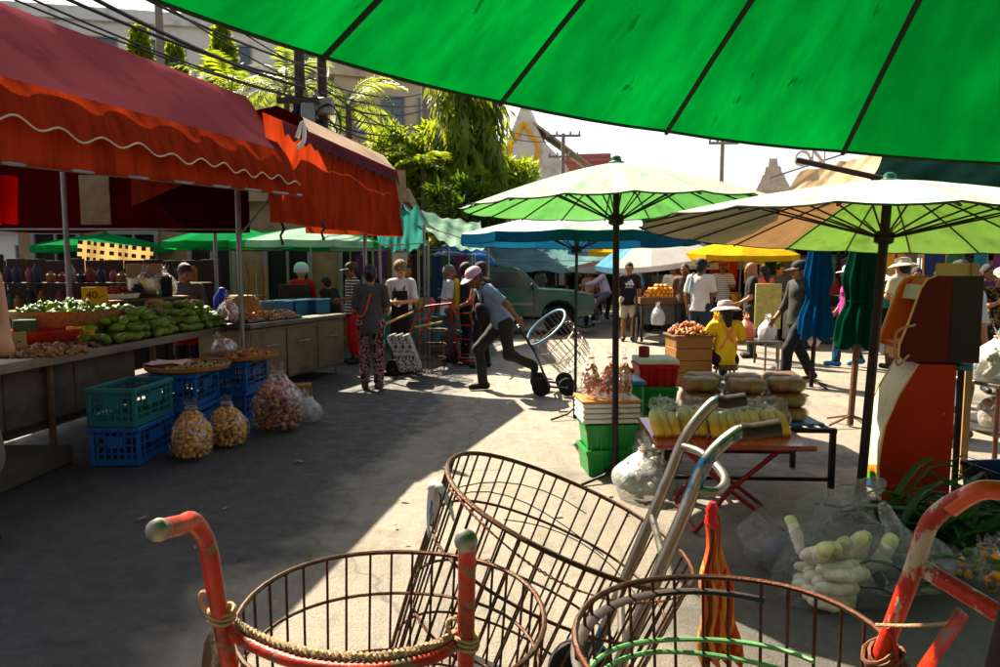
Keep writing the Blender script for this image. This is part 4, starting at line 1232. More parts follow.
# ------------------------------------------------------------------ generic goods
m_crate_b = plastic('blue crate plastic', (16, 98, 168)); m_crate_t = plastic('teal crate plastic', (22, 116, 120)); m_crate_g = plastic('green crate plastic', (14, 150, 58))
m_crate_r = plastic('red crate plastic', (196, 22, 34)); m_wick = mat('woven bamboo', lin(168, 124, 66), rough=.75, var=.35, sc=30, bump=.6, bs=90)
def crate_mesh(w, d, h, nx=6, ny=4, nz=3, t=.012, solid=False):
    b = MB()
    b.box((0, 0, .012), (w - .03, d - .03, .018))
    for sx in (-1, 1):
        for sy in (-1, 1):
            b.box((sx * (w / 2 - .02), sy * (d / 2 - .02), h / 2), (.036, .036, h), bev=.006)
    for sy in (-1, 1):
        b.box((0, sy * (d / 2 - .008), h - .02), (w + .02, .03, .04), bev=.006)
        b.box((0, sy * (d / 2 - .012), .03), (w - .07, t, .05))
        b.box((0, sy * (d / 2 - .012), h * .60), (w * .34, t * 1.2, h * .28))
        for i in range(nx):
            x = (i + .5) / nx * (w - .08) - (w - .08) / 2
            b.box((x, sy * (d / 2 - .013), h / 2), (t * 1.1, t * .8, h - .06))
        for k in range(nz):
            b.box((0, sy * (d / 2 - .014), .06 + (h - .1) * (k + .5) / nz), (w - .07, t * .7, t))
    for sx in (-1, 1):
        b.box((sx * (w / 2 - .008), 0, h - .02), (.03, d - .02, .04), bev=.006)
        b.box((sx * (w / 2 - .012), 0, .03), (t, d - .07, .05))
        b.box((sx * (w / 2 - .012), 0, h * .60), (t * 1.2, d * .4, h * .26))
        for i in range(ny):
            y = (i + .5) / ny * (d - .08) - (d - .08) / 2
            b.box((sx * (w / 2 - .013), y, h / 2), (t * .8, t * 1.1, h - .06))
        for k in range(nz):
            b.box((sx * (w / 2 - .014), 0, .06 + (h - .1) * (k + .5) / nz), (t * .7, d - .07, t))
    return b
def crate(label, loc, rz, m, w=.40, d=.62, h=.31, group=None, **k):
    return tag(crate_mesh(w, d, h, **k).build('crate', m, loc=loc, rot=(0, 0, rz), smooth=False), label, 'crate', group)
ICO = None
def blob(n=1):
    import bmesh
    bm = bmesh.new(); bmesh.ops.create_icosphere(bm, subdivisions=n, radius=1)
    v = np.array([x.co[:] for x in bm.verts]); f = np.array([[y.index for y in x.verts] for x in bm.faces]); bm.free(); return v, f
BL1 = blob(1); BL2 = blob(2); BL3 = blob(3)
def scatter_stuff(name, n, sampler, size, mats, parent, seed=0, shape=(1, 1, 1), base=BL1):
    rs = np.random.RandomState(seed); v0, f0 = base; vs = []; fs = []; lb = []
    for i in range(n):
        c = sampler(rs); e = Euler(rs.uniform(0, 6.28, 3)).to_matrix(); s = size * rs.uniform(.7, 1.2)
        v = (v0 * np.array(shape) * s * (1 + .18 * rs.normal(size=(len(v0), 1)))) @ np.array(e).T + c
        fs.append(f0 + len(v0) * i); vs.append(v); lb += [rs.randint(0, len(mats))] * len(f0)
    o = np_obj(name, np.concatenate(vs), np.concatenate(fs), mats, lb, parent)
    o['kind'] = 'stuff'; return o
def bag(label, loc, r, h, cmats, csize, n, seed, shape=(1, .7, .6), tie=True, bm=None, sy=.8, lean_=0, cat='bag', neck=True, fill=.8):
    rs = random.Random(seed); t = thing('plastic_bag', label, cat, loc, rs.random() * 3, rot=(lean_, 0, rs.random() * 3))
    hz = h * fill
    def prof(f):   # f 0..1 over filled part
        return r * (.92 + .16 * math.sin(min(1, f * 1.3) * 3.1)) * (1 if f < .6 else max(.15, 1 - ((f - .6) / .4) ** 1.8 * .62))
    if n:
        def smp(q):
            f = q.uniform(.04, .97); a = q.uniform(0, 6.283); k = prof(f) * (.93 - csize / r * .4) * q.uniform(.55, 1) ** .5
            return np.array([math.cos(a) * k, math.sin(a) * k * sy, .01 + csize * .5 + f * (hz - csize)])
        scatter_stuff('contents', n, smp, csize, cmats, t, seed, shape)
    g = []; N = 26; ph = [rs.random() * 6 for _ in range(4)]
    for k in range(19):
        f = k / 18; z = .004 + h * f
        if z < hz: q = prof(z / hz)
        else:
            u = (z - hz) / (h - hz); q = prof(1) * (1 - .62 * math.sin(u * math.pi * .5)) if u < .45 else prof(1) * (.42 + .7 * (u - .45))
        if not neck and z >= hz: q = prof(1) * (1 + .1 * math.sin(f * 9))
        row = []
        for i in range(N + 1):
            a = 2 * math.pi * i / N
            w = 1 + .07 * math.sin(a + ph[3] + 2.5 * f) + .05 * math.sin(3 * a + ph[0] + 4 * f) + .035 * math.sin(7 * a + ph[1] - 5 * f) + (.2 * math.sin(5 * a + ph[2]) if z > hz else 0)
            row.append(Vector((math.cos(a) * q * w, math.sin(a) * q * w * sy, z + (.03 * math.sin(4 * a + ph[3]) if k == 18 else 0))))
        g.append(row)
    MB().sheet(g).build('film', bm or m_bag, t, angle=180)
    if tie and neck:
        z = hz + (h - hz) * .45
        MB().tube([(math.cos(a) * r * .3, math.sin(a) * r * .3 * sy, z) for a in [i * .5236 for i in range(12)]], .006, 5, closed=True).build('tie', m_rope, t)
    return t
def tray(label, loc, r, m=m_wick, name='bamboo_tray', cat='tray'):
    t = thing(name, label, cat, loc)
    MB().lathe([(.001, .012), (r * .9, .012), (r * .97, .04), (r, .045), (r, .02), (r * .93, .0), (.001, .0)][::-1], 36).build('woven_base', m, t)
    MB().tube([(math.cos(a) * r, math.sin(a) * r, .046) for a in [i * math.pi / 18 for i in range(36)]], .011, 6, closed=True).build('rim', m, t)
    return t
def heap(name, label, cat, loc, r, h, size, mats, n, seed, shape=(1, .8, .7), parent=None):
    def smp(q):
        a = q.uniform(0, 6.283); k = r * math.sqrt(q.uniform(0, 1)); z = h * max(0, 1 - (k / r) ** 1.7) * q.uniform(.55, 1)
        return np.array([math.cos(a) * k, math.sin(a) * k, z + size * .4])
    o = scatter_stuff(name, n, smp, size, mats, parent, seed, shape)
    o.location = loc
    if parent is None: tag(o, label, cat)
    return o
def text_obj(txt, size, m, parent, loc, rot):
    cu = bpy.data.curves.new('lettering', 'FONT'); cu.body = txt; cu.size = size; cu.extrude = .002; cu.align_x = 'CENTER'; cu.align_y = 'CENTER'
    o = bpy.data.objects.new('lettering', cu); COL.objects.link(o)
    bpy.context.view_layer.update()
    me = bpy.data.meshes.new_from_object(o.evaluated_get(bpy.context.evaluated_depsgraph_get()))
    bpy.data.objects.remove(o); me.materials.clear(); me.materials.append(m)
    return link('lettering', me, parent, loc, rot)
m_yel = mat('yellow card', lin(226, 168, 30), rough=.7, var=.1); m_ink = mat('dark ink', lin(50, 30, 22), rough=.8, var=.1, bump=0)
def price(label, loc, txt, rz, w=.2, h=.15, m=None, tilt=-.25, stick=0.0):
    t = thing('price_sign', label, 'sign', loc, rot=(0, 0, rz))
    rt = (tilt, 0, 0)
    z = h / 2 + .01 + stick
    MB().box((0, 0, 0), (w, .006, h), bev=.002).build('card', m or m_yel, t, loc=(0, 0, z), rot=rt)
    text_obj(txt, h * .62, m_ink, t, (0, -.006, z), (math.pi / 2 + tilt, 0, 0))
    MB().tube([(0, .012, 0), (0, .012, z)], .006, 5).build('stick', m_wood, t)
# ------------------------------------------------------------------ fruit counter under the first awning
CA = Vector((-3.72, 4.2, 0)); CB = Vector((-3.36, 8.95, 0)); cd = (CB - CA); cl = cd.length; cdir = cd.normalized(); cin = Vector((-cdir.y, cdir.x, 0))
CT = .86
def C(u, v, z=0.0):
    """point on the counter: u along from near to far, v metres in from the front edge"""
    return CA + cd * u + cin * v + Vector((0, 0, CT + z))
crz = math.atan2(cdir.y, cdir.x)
t = thing('fruit_counter', 'long steel edged market counter heaped with green mangoes', 'counter', CA, crz)
MB().box((cl / 2, .6, CT - .02), (cl, 1.2, .04), bev=.006).build('counter_top', m_stain, t)
MB().box((cl / 2, -.012, CT - .035), (cl, .02, .075), bev=.004).build('front_edge', mat('bright steel edge', lin(178, 172, 158), rough=.35, metal=.9, var=.15, dirt=lin(120, 104, 80), damt=.4), t)
m_panel = mat('dull grey brown panel', lin(112, 98, 78), rough=.7, var=.25, sc=3, dirt=lin(50, 40, 30), damt=.5)
for x0, x1 in ((.3, 1.05), (1.07, 1.85), (1.87, 2.75)):
    MB().box(((x0 + x1) / 2, .16, .52), (x1 - x0, .03, .56), bev=.004).build('front_panel', m_panel, t)
for x in (.1, 1.5, 3.0, cl - .1):
    for y in (.1, 1.1):
        MB().tube([(x, y, 0), (x, y, CT - .04)], .028, 8).build('leg', mat('leg wood', lin(120, 92, 62), rough=.7, var=.3), t)
MB().box((cl / 2, .62, .3), (cl, 1.0, .03)).build('lower_shelf', m_dwood, t, smooth=False)
m_conc = mat('stained concrete kerb', lin(92, 82, 66), rough=.9, var=.3, sc=4, bump=.4)
tag(MB().box((0, 0, .06), (.95, 2.6, .15), bev=.02).build('kerb', m_conc, loc=(-3.95, 4.3, 0)), kind='structure')
# mangoes
v_, f_ = BL2; vv = v_.copy(); vv[:, 0] *= 1.5; vv[:, 2] *= .82; vv[:, 1] *= .95 - .1 * vv[:, 0]; vv *= .052
m_mango = mat('green mango skin', lin(118, 150, 44), rough=.42, var=.3, sc=14, bump=.05, rnd=.25)
mg = np_obj('mango', vv, f_, m_mango); tag(mg, 'green mango in the heap along the counter front', 'mango', 'mangoes heaped on the counter')
r = random.Random(3); k = 0
for lay in range(4):
    for u in np.arange(.47, .965, .0195):
        for v in np.arange(.08, .52, .105):
            mound = .22 * math.exp(-((u - .62) / .08) ** 2) + .25 * math.exp(-((u - .85) / .09) ** 2) + .06
            hmax = mound * min(1, (v + .04) / .25)
            z = lay * .078
            if z > hmax * r.uniform(.75, 1.15) or r.random() < .15 or (lay < 3 and z + .16 < hmax and v > .2): continue
            o = mg if k == 0 else mg.copy()
            if k: COL.objects.link(o)
            k += 1
            o.location = C(u + r.uniform(-.011, .011), v + r.uniform(-.035, .035), .05 + z + r.uniform(-.012, .012)); o.rotation_euler = (r.uniform(-.5, .5), r.uniform(-.5, .5), r.uniform(0, 6))
# small brown longkong
m_long = mat('brown fruit skin', lin(150, 112, 64), rough=.6, var=.25, sc=30, rnd=.3)
heap('longkong_heap', 'low heap of small round brown fruit by the red basin', 'fruit', C(.33, .22, .0), .34, .06, .026, [m_long], 170, 5, (1, 1, 1))
heap('longkong_heap', 'second low heap of small brown fruit beside the green tray', 'fruit', C(.42, .2, .0), .16, .05, .024, [m_long], 70, 6, (1, 1, 1))
# basin, trays, baskets
def lathe_thing(name, label, cat, loc, prof, m, n=32):
    return tag(MB().lathe(prof, n).build(name, m, loc=loc), label, cat)
lathe_thing('basin', 'red plastic basin behind the brown fruit', 'basin', C(.43, .55), [(.001, .03), (.2, .03), (.27, .15), (.29, .16), (.29, .145), (.22, .0), (.001, .0)][::-1], plastic('red plastic basin', (168, 40, 26)))
lathe_thing('bamboo_basket', 'deep woven basket heaped with green vegetables', 'basket', C(.57, .78), [(.001, .02), (.34, .04), (.46, .28), (.5, .30), (.5, .26), (.36, .0), (.001, .0)][::-1], m_wick)
m_veg = mat('leafy green vegetable', lin(70, 104, 44), rough=.6, var=.4, sc=20, rnd=.2)
heap('vegetable_heap', 'heap of small green vegetables filling the woven basket', 'vegetables', C(.57, .78, .26), .44, .10, .045, [m_veg, m_mango], 120, 8, (1.5, .6, .5))
ft = thing('tray', 'dark green plastic tray of small snails on the counter front', 'tray', C(.50, .27), crz)
MB().box((0, 0, .012), (.5, .34, .02)).box((0, .17, .03), (.52, .02, .06)).box((0, -.17, .03), (.52, .02, .06)).box((.25, 0, .031), (.02, .32, .058)).box((-.25, 0, .031), (.02, .32, .058)).build('tray_body', plastic('dark green plastic', (22, 62, 44)), ft, smooth=False)
heap('contents', None, None, (0, 0, .02), .15, .03, .02, [mat('dark snail shell', lin(70, 58, 40), rough=.4, var=.4)], 90, 9, parent=ft)
bag('red plastic bag bulging between the basket and the mangoes', C(.655, .62), .23, .34, [], .03, 0, 3, bm=mat('red plastic film', lin(190, 22, 34), rough=.35, var=.2, bump=.6, bs=20, tr=lin(200, 10, 20), trf=.3), fill=.75)
price('yellow price card above the woven vegetable basket', C(.60, .60, .18), '40.-', .62, .23, .17, stick=.16)
price('yellow price card leaning before the red basin', C(.47, .33, .04), '60.-', .7, .22, .13, tilt=-.6)
price('cream price card standing in the brown fruit', C(.30, .36, .03), '50.-', .75, .22, .15, m=mat('cream card', lin(176, 156, 96), rough=.7, var=.1))
price('blank looking tan price card among the mangoes', C(.79, .52, .2), '25.-', .55, .2, .16, m=mat('tan card', lin(186, 160, 122), rough=.7, var=.1), tilt=-.5)
# raised tier behind the mangoes
tr_ = thing('display_step', 'raised wooden display step behind the mangoes', 'shelf', C(.82, .85), crz)
MB().box((0, 0, .17), (1.6, .5, .34), bev=.01).build('step_box', m_dwood, tr_)
MB().box((0, 0, .355), (1.64, .54, .028), bev=.004).build('step_top', m_wood, tr_)
m_ramb = mat('red rambutan', lin(150, 26, 26), rough=.7, var=.3, sc=40, bump=.6, bs=60, rnd=.2)
def shallow(label, loc, r, m, name='tray'):
    return lathe_thing(name, label, 'tray', loc, [(.001, .01), (r * .9, .012), (r, .05), (r * 1.03, .05), (r * .94, .0), (.001, .0)][::-1], m)
shallow('white plastic tray piled with red fruit', C(.745, .82, .38), .23, m_white)
heap('red_fruit_heap', 'pile of red hairy fruit on the white tray', 'fruit', C(.745, .82, .40), .19, .11, .026, [m_ramb], 110, 11, (1, .9, .8))
lathe_thing('cooking_pot', 'shiny steel cooking pot on the display step', 'pot', C(.86, .82, .38), [(.001, .005), (.17, .005), (.18, .02), (.18, .2), (.2, .205), (.2, .215), (.17, .21), (.165, .02), (.001, .02)], metal('bright steel', (190, 188, 182), rough=.25))
for i, (u, w_, col_, lb) in enumerate(((.92, .26, (150, 96, 70), 'brown lidded food box next to the steel pot'), (.975, .3, (160, 120, 70), 'clear box of golden fried snacks at the counter end'))):
    fb = thing('food_box', lb, 'box', C(u, .62, .0 if i == 0 else .0), crz)
    MB().box((0, 0, .11), (w_, .36, .2), bev=.012).build('box_body', plastic('food box %d' % i, col_), fb)
    MB().box((0, 0, .225), (w_ + .02, .38, .022), bev=.006).build('lid', m_bag2, fb)
bag('clear bag of pale snacks standing behind the food boxes', C(.95, .85, .38), .15, .36, [mat('pale crisp', lin(206, 170, 130), rough=.7, var=.2)], .03, 70, 31)
bag('clear bag of reddish snacks behind the mango heap', C(.91, .95, .38), .13, .34, [m_ramb, mat('pale crisp', (0, 0, 0))], .028, 60, 32)
lathe_thing('jerry_can', 'bright blue plastic bottle behind the vendor', 'bottle', (-3.75, 9.45, .95), [(.001, 0), (.1, .0), (.11, .04), (.11, .24), (.05, .32), (.04, .36), (.001, .37)], plastic('bright blue plastic', (20, 70, 200)))
lathe_thing('water_barrel', 'blue drum standing under the blue bottle', 'barrel', (-3.75, 9.45, 0), [(.001, 0), (.22, .0), (.24, .05), (.24, .88), (.22, .94), (.001, .945)], plastic('dull blue drum', (30, 60, 100)))
bd = MB().box((0, 0, .27), (.4, .04, .4), bev=.012).build('cardboard_box', mat('cardboard', lin(170, 142, 108), rough=.85, var=.12), loc=C(.93, 1.02, .30), rot=(0, 0, .35)); tag(bd, 'pale card box panel behind the red fruit tray', 'box')
# ------------------------------------------------------------------ crates and sacks in front
A0 = (-3.06, 5.74, 0)
crate('blue crate at the bottom under the teal crate', A0, 0.03, m_crate_b)
crate('teal crate on top of a blue crate', (A0[0], A0[1], .312), -.01, m_crate_t)
crate('blue crate at the bottom under the bamboo tray of snails', (-2.93, 6.5, 0), .02, m_crate_b)
crate('blue crate right under the bamboo tray of snails', (-2.94, 6.5, .312), .06, m_crate_b)
crate('blue crate at the bottom next to the steel cabinet', (-2.76, 7.3, 0), -.05, m_crate_b)
crate('blue crate right under the tray of fried snacks', (-2.75, 7.3, .312), -.02, m_crate_b)
m_rl = mat('red stencil', lin(170, 30, 40), rough=.6, var=.2)
tray('round bamboo tray of snails on the crates', (-2.92, 6.5, .625), .37)
m_snail = mat('pale snail', lin(196, 160, 90), rough=.6, var=.3, rnd=.1); m_herb = mat('herb', lin(60, 90, 30), rough=.7, var=.3)
heap('snail_heap', 'scattered yellow snails on the round bamboo tray', 'snails', (-2.86, 6.52, .64), .29, .05, .02, [m_snail, m_snail, m_snail, m_herb], 260, 14)
sh = MB(); gq = [[Vector((x * .09, y * .07, .03 + .012 * math.sin(x * 2 + y * 3))) for y in range(-2, 3)] for x in range(-2, 3)]; sh.sheet(gq)
tag(sh.build('paper_sheet', mat('pink white paper', lin(222, 200, 196), rough=.8, var=.1), loc=(-3.08, 6.48, .665)), 'pinkish white paper folded on the bamboo tray', 'paper')
tray('round bamboo tray of fried snacks on the crates', (-2.73, 7.3, .625), .38)
m_fry = mat('golden fried snack', lin(206, 146, 62), rough=.6, var=.3, sc=20); m_fry2 = mat('brown fried snack', lin(176, 106, 58), rough=.6, var=.3, sc=20)
heap('snack_heap', 'golden fried snacks heaped on the round tray', 'snacks', (-2.62, 7.28, .64), .26, .07, .03, [m_fry, m_fry2], 130, 15)
bag('clear bag of pinkish snacks lying on the round tray', (-2.86, 7.3, .66), .14, .24, [mat('pink snack', lin(190, 140, 110), rough=.6, var=.2)], .032, 50, 16, lean_=-.5)
m_yc = mat('yellow crisp', lin(246, 190, 84), rough=.65, var=.25, sc=25)
bag('fat clear sack of yellow crisps standing before the blue crates', (-2.56, 5.72, 0), .2, .47, [m_yc, m_fry], .027, 620, 21, bm=m_thin)
bag('smaller clear sack of yellow crisps leaning on the fat one', (-2.40, 6.06, 0), .16, .44, [m_yc, m_fry], .026, 480, 22, bm=m_thin)
m_pk = mat('pinkish brown crisp', lin(214, 160, 134), rough=.65, var=.25, sc=25)
bag('tall clear sack of pinkish brown crisps on the asphalt', (-2.16, 6.72, 0), .25, .64, [m_pk, m_fry2], .03, 620, 23, bm=m_thin)
bag('small white plastic bag slumped behind the tall sack', (-2.02, 7.15, 0), .17, .3, [mat('pale bean', lin(200, 205, 190), rough=.6)], .03, 90, 24, bm=m_bag2)
wb = MB(); wb.box((0, 0, .12), (.24, .2, .24), bev=.008); tag(wb.build('wooden_box', m_wick, loc=(-2.3, 8.0, 0), rot=(0, 0, .3)), 'small slatted bamboo box behind the tall sack', 'box')
# ------------------------------------------------------------------ stainless cabinet under the second awning
KA = Vector((-3.02, 8.45, 0)); KB = Vector((-2.36, 10.55, 0)); kd = KB - KA; kl = kd.length; krz = math.atan2(kd.y, kd.x); kin = Vector((-kd.y, kd.x, 0)).normalized()
def K(u, v, z=0.0): return KA + kd * u + kin * v + Vector((0, 0, .9 + z))
t = thing('steel_cabinet', 'stainless steel food cabinet with doors on short legs', 'cabinet', KA, krz)
m_cab = mat('dull stainless door', lin(150, 136, 112), rough=.38, metal=.55, var=.18, sc=2, dirt=lin(84, 66, 44), damt=.4)
MB().box((kl / 2, .4, .48), (kl, .76, .70), bev=.01).build('carcass', m_cab, t)
MB().box((kl / 2, .39, .865), (kl + .06, .84, .06), bev=.008).build('worktop', m_stain, t)
for i in range(3):
    w = kl / 3
    d_ = MB().box((w * (i + .5), .008, .47), (w - .03, .02, .62), bev=.005).build('door', m_cab, t)
    MB().tube([(w * (i + .5) - .12, -.03, .60), (w * (i + .5) + .12, -.03, .60)], .009, 6).build('handle', m_steel, d_)
for x in (.08, kl - .08):
    for y in (.1, .7): MB().tube([(x, y, 0), (x, y, .14)], .022, 8).build('leg', m_steel, t)
m_tub = plastic('blue tub', (22, 116, 150))
for i, (u, v) in enumerate(((.62, .62), (.82, .62), (.98, .5))):
    tb = thing('tub', 'blue rectangular plastic tub in the row on the steel cabinet', 'tub', K(u, v), krz, 'blue tubs on the steel cabinet')
    MB().box((0, .17, .1), (.36, .015, .2)).box((0, -.17, .1), (.36, .015, .2)).box((.185, 0, .1), (.015, .355, .2)).box((-.185, 0, .1), (.015, .355, .2)).box((0, 0, .012), (.35, .33, .018)).build('tub_body', m_tub, tb, smooth=False)
    MB().box((0, .18, .2), (.42, .03, .025)).box((0, -.18, .2), (.42, .03, .025)).box((.2, 0, .2), (.03, .33, .025)).box((-.2, 0, .2), (.03, .33, .025)).build('rim', m_tub, tb, smooth=False)
for i, (u, v, c_) in enumerate(((.12, .3, (200, 120, 50)), (.3, .28, (206, 140, 60)), (.46, .26, (190, 150, 100)))):
    tb = thing('food_tray', ('orange glazed food tray by the stall post', 'golden food tray between two trays on the cabinet', 'pale food tray next to the blue tubs')[i], 'tray', K(u, v), krz)
    MB().box((0, 0, .02), (.34, .42, .04), bev=.008).build('tray_body', m_stain, tb)
    heap('contents', None, None, (0, 0, .03), .17, .07, .035, [mat('food %d' % i, lin(*c_), rough=.5, var=.3)], 80, 40 + i, parent=tb)
lathe_thing('bamboo_basket', 'upturned woven basket behind the food trays', 'basket', K(.36, .72), [(.001, .32), (.16, .31), (.24, .2), (.26, .0), (.001, .0)][::-1], m_wick)
for i in range(5):
    p = P(246 + i * 5, 262 + (i % 3) * 5, 8.3); q = p + Vector((.03 * math.sin(i), .02, -.42 - .05 * (i % 2)))
    st = MB().tube([Vector((0, 0, 0)), (q - p) * .5 + Vector((.03 * math.cos(i * 2), 0, 0)), q - p], .008, 5).build('hanging_strap', cloth('strap %d' % (i % 3), ((190, 70, 50), (200, 130, 70), (190, 170, 140))[i % 3]), loc=p)
    tag(st, 'thin coloured strap hanging by the galvanised stall post', 'strap', 'straps hanging at the stall post')
bag('clear bag of pinkish buns hanging by the stall post', K(.02, .35), .15, .34, [m_pk], .04, 40, 51)
# shop wall, checked cloth and clutter behind the stalls
sh_ = building('low tan shophouse behind the food stalls', (-6.2, 15.2, 0), rad(4), 8.0, 4, 3.0, 1, 5, mat('tan plaster', lin(168, 142, 106), rough=.9, var=.2, sc=1.5, dirt=lin(90, 70, 50), damt=.4), winm=mat('dark doorway', lin(40, 34, 30), rough=.8))
g = [[Vector((i * .07, .04 * math.sin(i * .8), -k * .07)) for k in range(12)] for i in range(20)]
bq = MB(); m_ck1 = cloth('check pale', (216, 190, 140), tr=lin(230, 190, 120), trf=.4); m_ck2 = cloth('check dark', (84, 40, 30))
for i in range(19):
    for k in range(11):
        bq.add([g[i][k], g[i + 1][k], g[i + 1][k + 1], g[i][k + 1]], [(0, 1, 2, 3)], 1 if (i % 2 == 0 and k % 2 == 0) else 0)
tag(bq.build('checked_cloth', [m_ck1, m_ck2], loc=P(78, 240, 12.5), rot=(0, rad(6), 0)), 'cream and brown checked cloth hung behind the stall', 'cloth')
rk = random.Random(12)
cols = ((60, 50, 44), (40, 48, 60), (90, 60, 40), (130, 110, 80), (50, 70, 60), (110, 40, 36))
lbs = ('box', 'sack', 'bundle', 'carton', 'bin', 'case'); kk = 0
for row in range(2):
    for i in range(9):
        x = -8.6 + i * .62 + rk.uniform(-.1, .1); y = 11.6 + row * .7 + rk.uniform(-.1, .1); hh = rk.uniform(.5, 1.25)
        cc = thing('storage_stack', 'dim stacked carton pile in the shadows behind the fruit stall', 'boxes', (x, y, 0), rk.uniform(-.2, .2), 'dim cartons behind the fruit stall')
        z = 0
        while z < hh:
            h1 = rk.uniform(.22, .4); w1 = rk.uniform(.38, .56)
            c_ = cols[rk.randrange(6)]
            MB().box((rk.uniform(-.04, .04), 0, z + h1 / 2), (w1, .42, h1 - .004), bev=.012).build('carton', mat('carton %d %d %d' % c_, lin(*c_), rough=.8, var=.25), cc)
            z += h1
# ------------------------------------------------------------------ people in the market
def pattern(name, c1, c2, scale=9, kind='stripe', c3=None):
    if name in MC: return MC[name]
    m = bpy.data.materials.new(name); MC[name] = m; m.use_nodes = True
    N = m.node_tree.nodes; L = m.node_tree.links; b = N['Principled BSDF']; b.inputs['Roughness'].default_value = .85
    tc = N.new('ShaderNodeTexCoord')
    cr = N.new('ShaderNodeValToRGB'); cr.color_ramp.interpolation = 'CONSTANT'
    if kind == 'stripe':
        w = N.new('ShaderNodeTexWave'); w.bands_direction = 'Z'; w.inputs['Scale'].default_value = scale; w.inputs['Distortion'].default_value = .6
        L.new(tc.outputs['Object'], w.inputs['Vector']); L.new(w.outputs[1], cr.inputs[0])
        cr.color_ramp.elements[0].color = lin(*c1); cr.color_ramp.elements[1].color = lin(*c2); cr.color_ramp.elements[1].position = .6
    else:
        w = N.new('ShaderNodeTexNoise'); w.inputs['Scale'].default_value = scale; w.inputs['Detail'].default_value = 4
        L.new(tc.outputs['Object'], w.inputs['Vector']); L.new(w.outputs[0], cr.inputs[0])
        cr.color_ramp.elements[0].color = lin(*c1); e = cr.color_ramp.elements[1]; e.color = lin(*c2); e.position = .5
        e = cr.color_ramp.elements.new(.58); e.color = lin(*(c3 or c1))
    
    for e in cr.color_ramp.elements: e.color = alb(e.color)
    L.new(cr.outputs[0], b.inputs['Base Color']); b.inputs['Specular IOR Level'].default_value = .2; return m
c_ = lambda n, *rgb: cloth('cloth ' + n, rgb)
k_black = c_('black', 24, 24, 27); k_grey = c_('grey', 84, 80, 82); k_white = c_('white', 218, 216, 214); k_jean = c_('jean', 44, 58, 84); k_dark = c_('dark green grey', 50, 54, 48)
k_ltblue = c_('light blue', 138, 164, 190); k_olive = c_('dark olive', 52, 52, 44); k_yellow = c_('yellow', 236, 196, 12); k_red = c_('red', 196, 22, 32); k_pink = c_('magenta pink', 196, 40, 140)
k_cream = c_('cream', 206, 196, 170); k_lav = c_('lavender white', 214, 196, 214); k_brown = c_('brown', 100, 74, 56); k_blue = c_('blue', 30, 76, 140); k_teal = c_('teal', 40, 120, 130)
s_dark = (mat('dark shoe', lin(36, 32, 30), rough=.6, var=.2), 0); s_white = (mat('pale shoe', lin(190, 186, 180), rough=.6, var=.1), 0); s_sand = (mat('brown sandal', lin(110, 74, 50), rough=.7), 0)
s_boot = (plastic('blue rubber boot', (20, 130, 190)), .55)
def ground_of(px, py): return G(px, py)
def armfwd(j, sides='LR', up=0.0, fwd=.3, inn=.06, drop=.0):
    for n, s in (('L', -1), ('R', 1)):
        if n in sides:
            j['el' + n] = (s * .22, .05, 1.12 + up * .4); j['wr' + n] = (s * (.2 - inn), fwd, 1.10 + up - drop)
    return j
def crossbody(m):
    def f(t, J, s, d):
        fw, xs, zs = d['fw'], d['xs'], d['zs']
        a = J['shR'] * .7 + J['shL'] * .3 + zs * .085; bb = J['pel'] + zs * .1
        p = [a, J['che'] - fw * .135, bb - fw * .14 - xs * .08, bb - xs * .185, bb + fw * .14 - xs * .08, J['che'] + fw * .15, a]
        MB().tube([q * s for q in bez(p, 5)], .013, 6).build('shoulder_strap', m, t)
    return f
# 1 woman in grey
j = walk(base_joints(), .18); armfwd(j, 'R', -.05, .22, .0); armfwd(j, 'L', -.1, .15, .02)
person('person in grey T-shirt and patterned trousers with orange shoulder strap, seen from behind', G(372, 389), rad(4), 1.60, j, 'tan', k_grey, .85, -.16, pattern('floral', (60, 36, 44), (196, 150, 150), 26, 'noise', (120, 56, 66)), 1.0, s_sand, 'bun', female=True, extras=crossbody(cloth('orange strap', (214, 96, 30))), vox=.013)
# 2 vendor with dark apron
j = armfwd(base_joints(), 'LR', .0, .3, .13)
person('vendor in white shirt and dark apron with a pale head cloth looking down', G(402, 372), rad(178), 1.66, j, 'light', k_white, .95, -.02, k_dark, 1, s_dark, 'short', ('wrap', pattern('head cloth', (140, 118, 90), (90, 70, 54), 30, 'noise', (190, 170, 140))), look=(-.4, 0), apron=k_black)
# 3 striped shirt, 4 red and helmet
j = armfwd(base_joints(), 'L', 0, .25, .02)
person('person in black and white striped shirt behind the person in grey', at_ground(353, 11.6), rad(120), 1.66, j, 'brown', pattern('stripes', (22, 22, 24), (214, 210, 200), 6.5), .9, -.1, k_red, .9, s_dark, 'short', ('cap', c_('brown cap', 86, 70, 54)))
person('person in red top and pale blue helmet behind the blue tubs', at_ground(302, 12.4), rad(200), 1.62, base_joints(), 'light', k_red, 1.5, -.05, k_black, 1, s_dark, 'short', ('helmet', plastic('pale blue helmet', (190, 206, 220))))
person('person with black hair stooping behind the wicker basket', at_ground(334, 12.2), rad(60), 1.45, lean(base_joints(), .3), 'tan', k_black, .7, -.05, k_black, 1, s_dark, 'short')
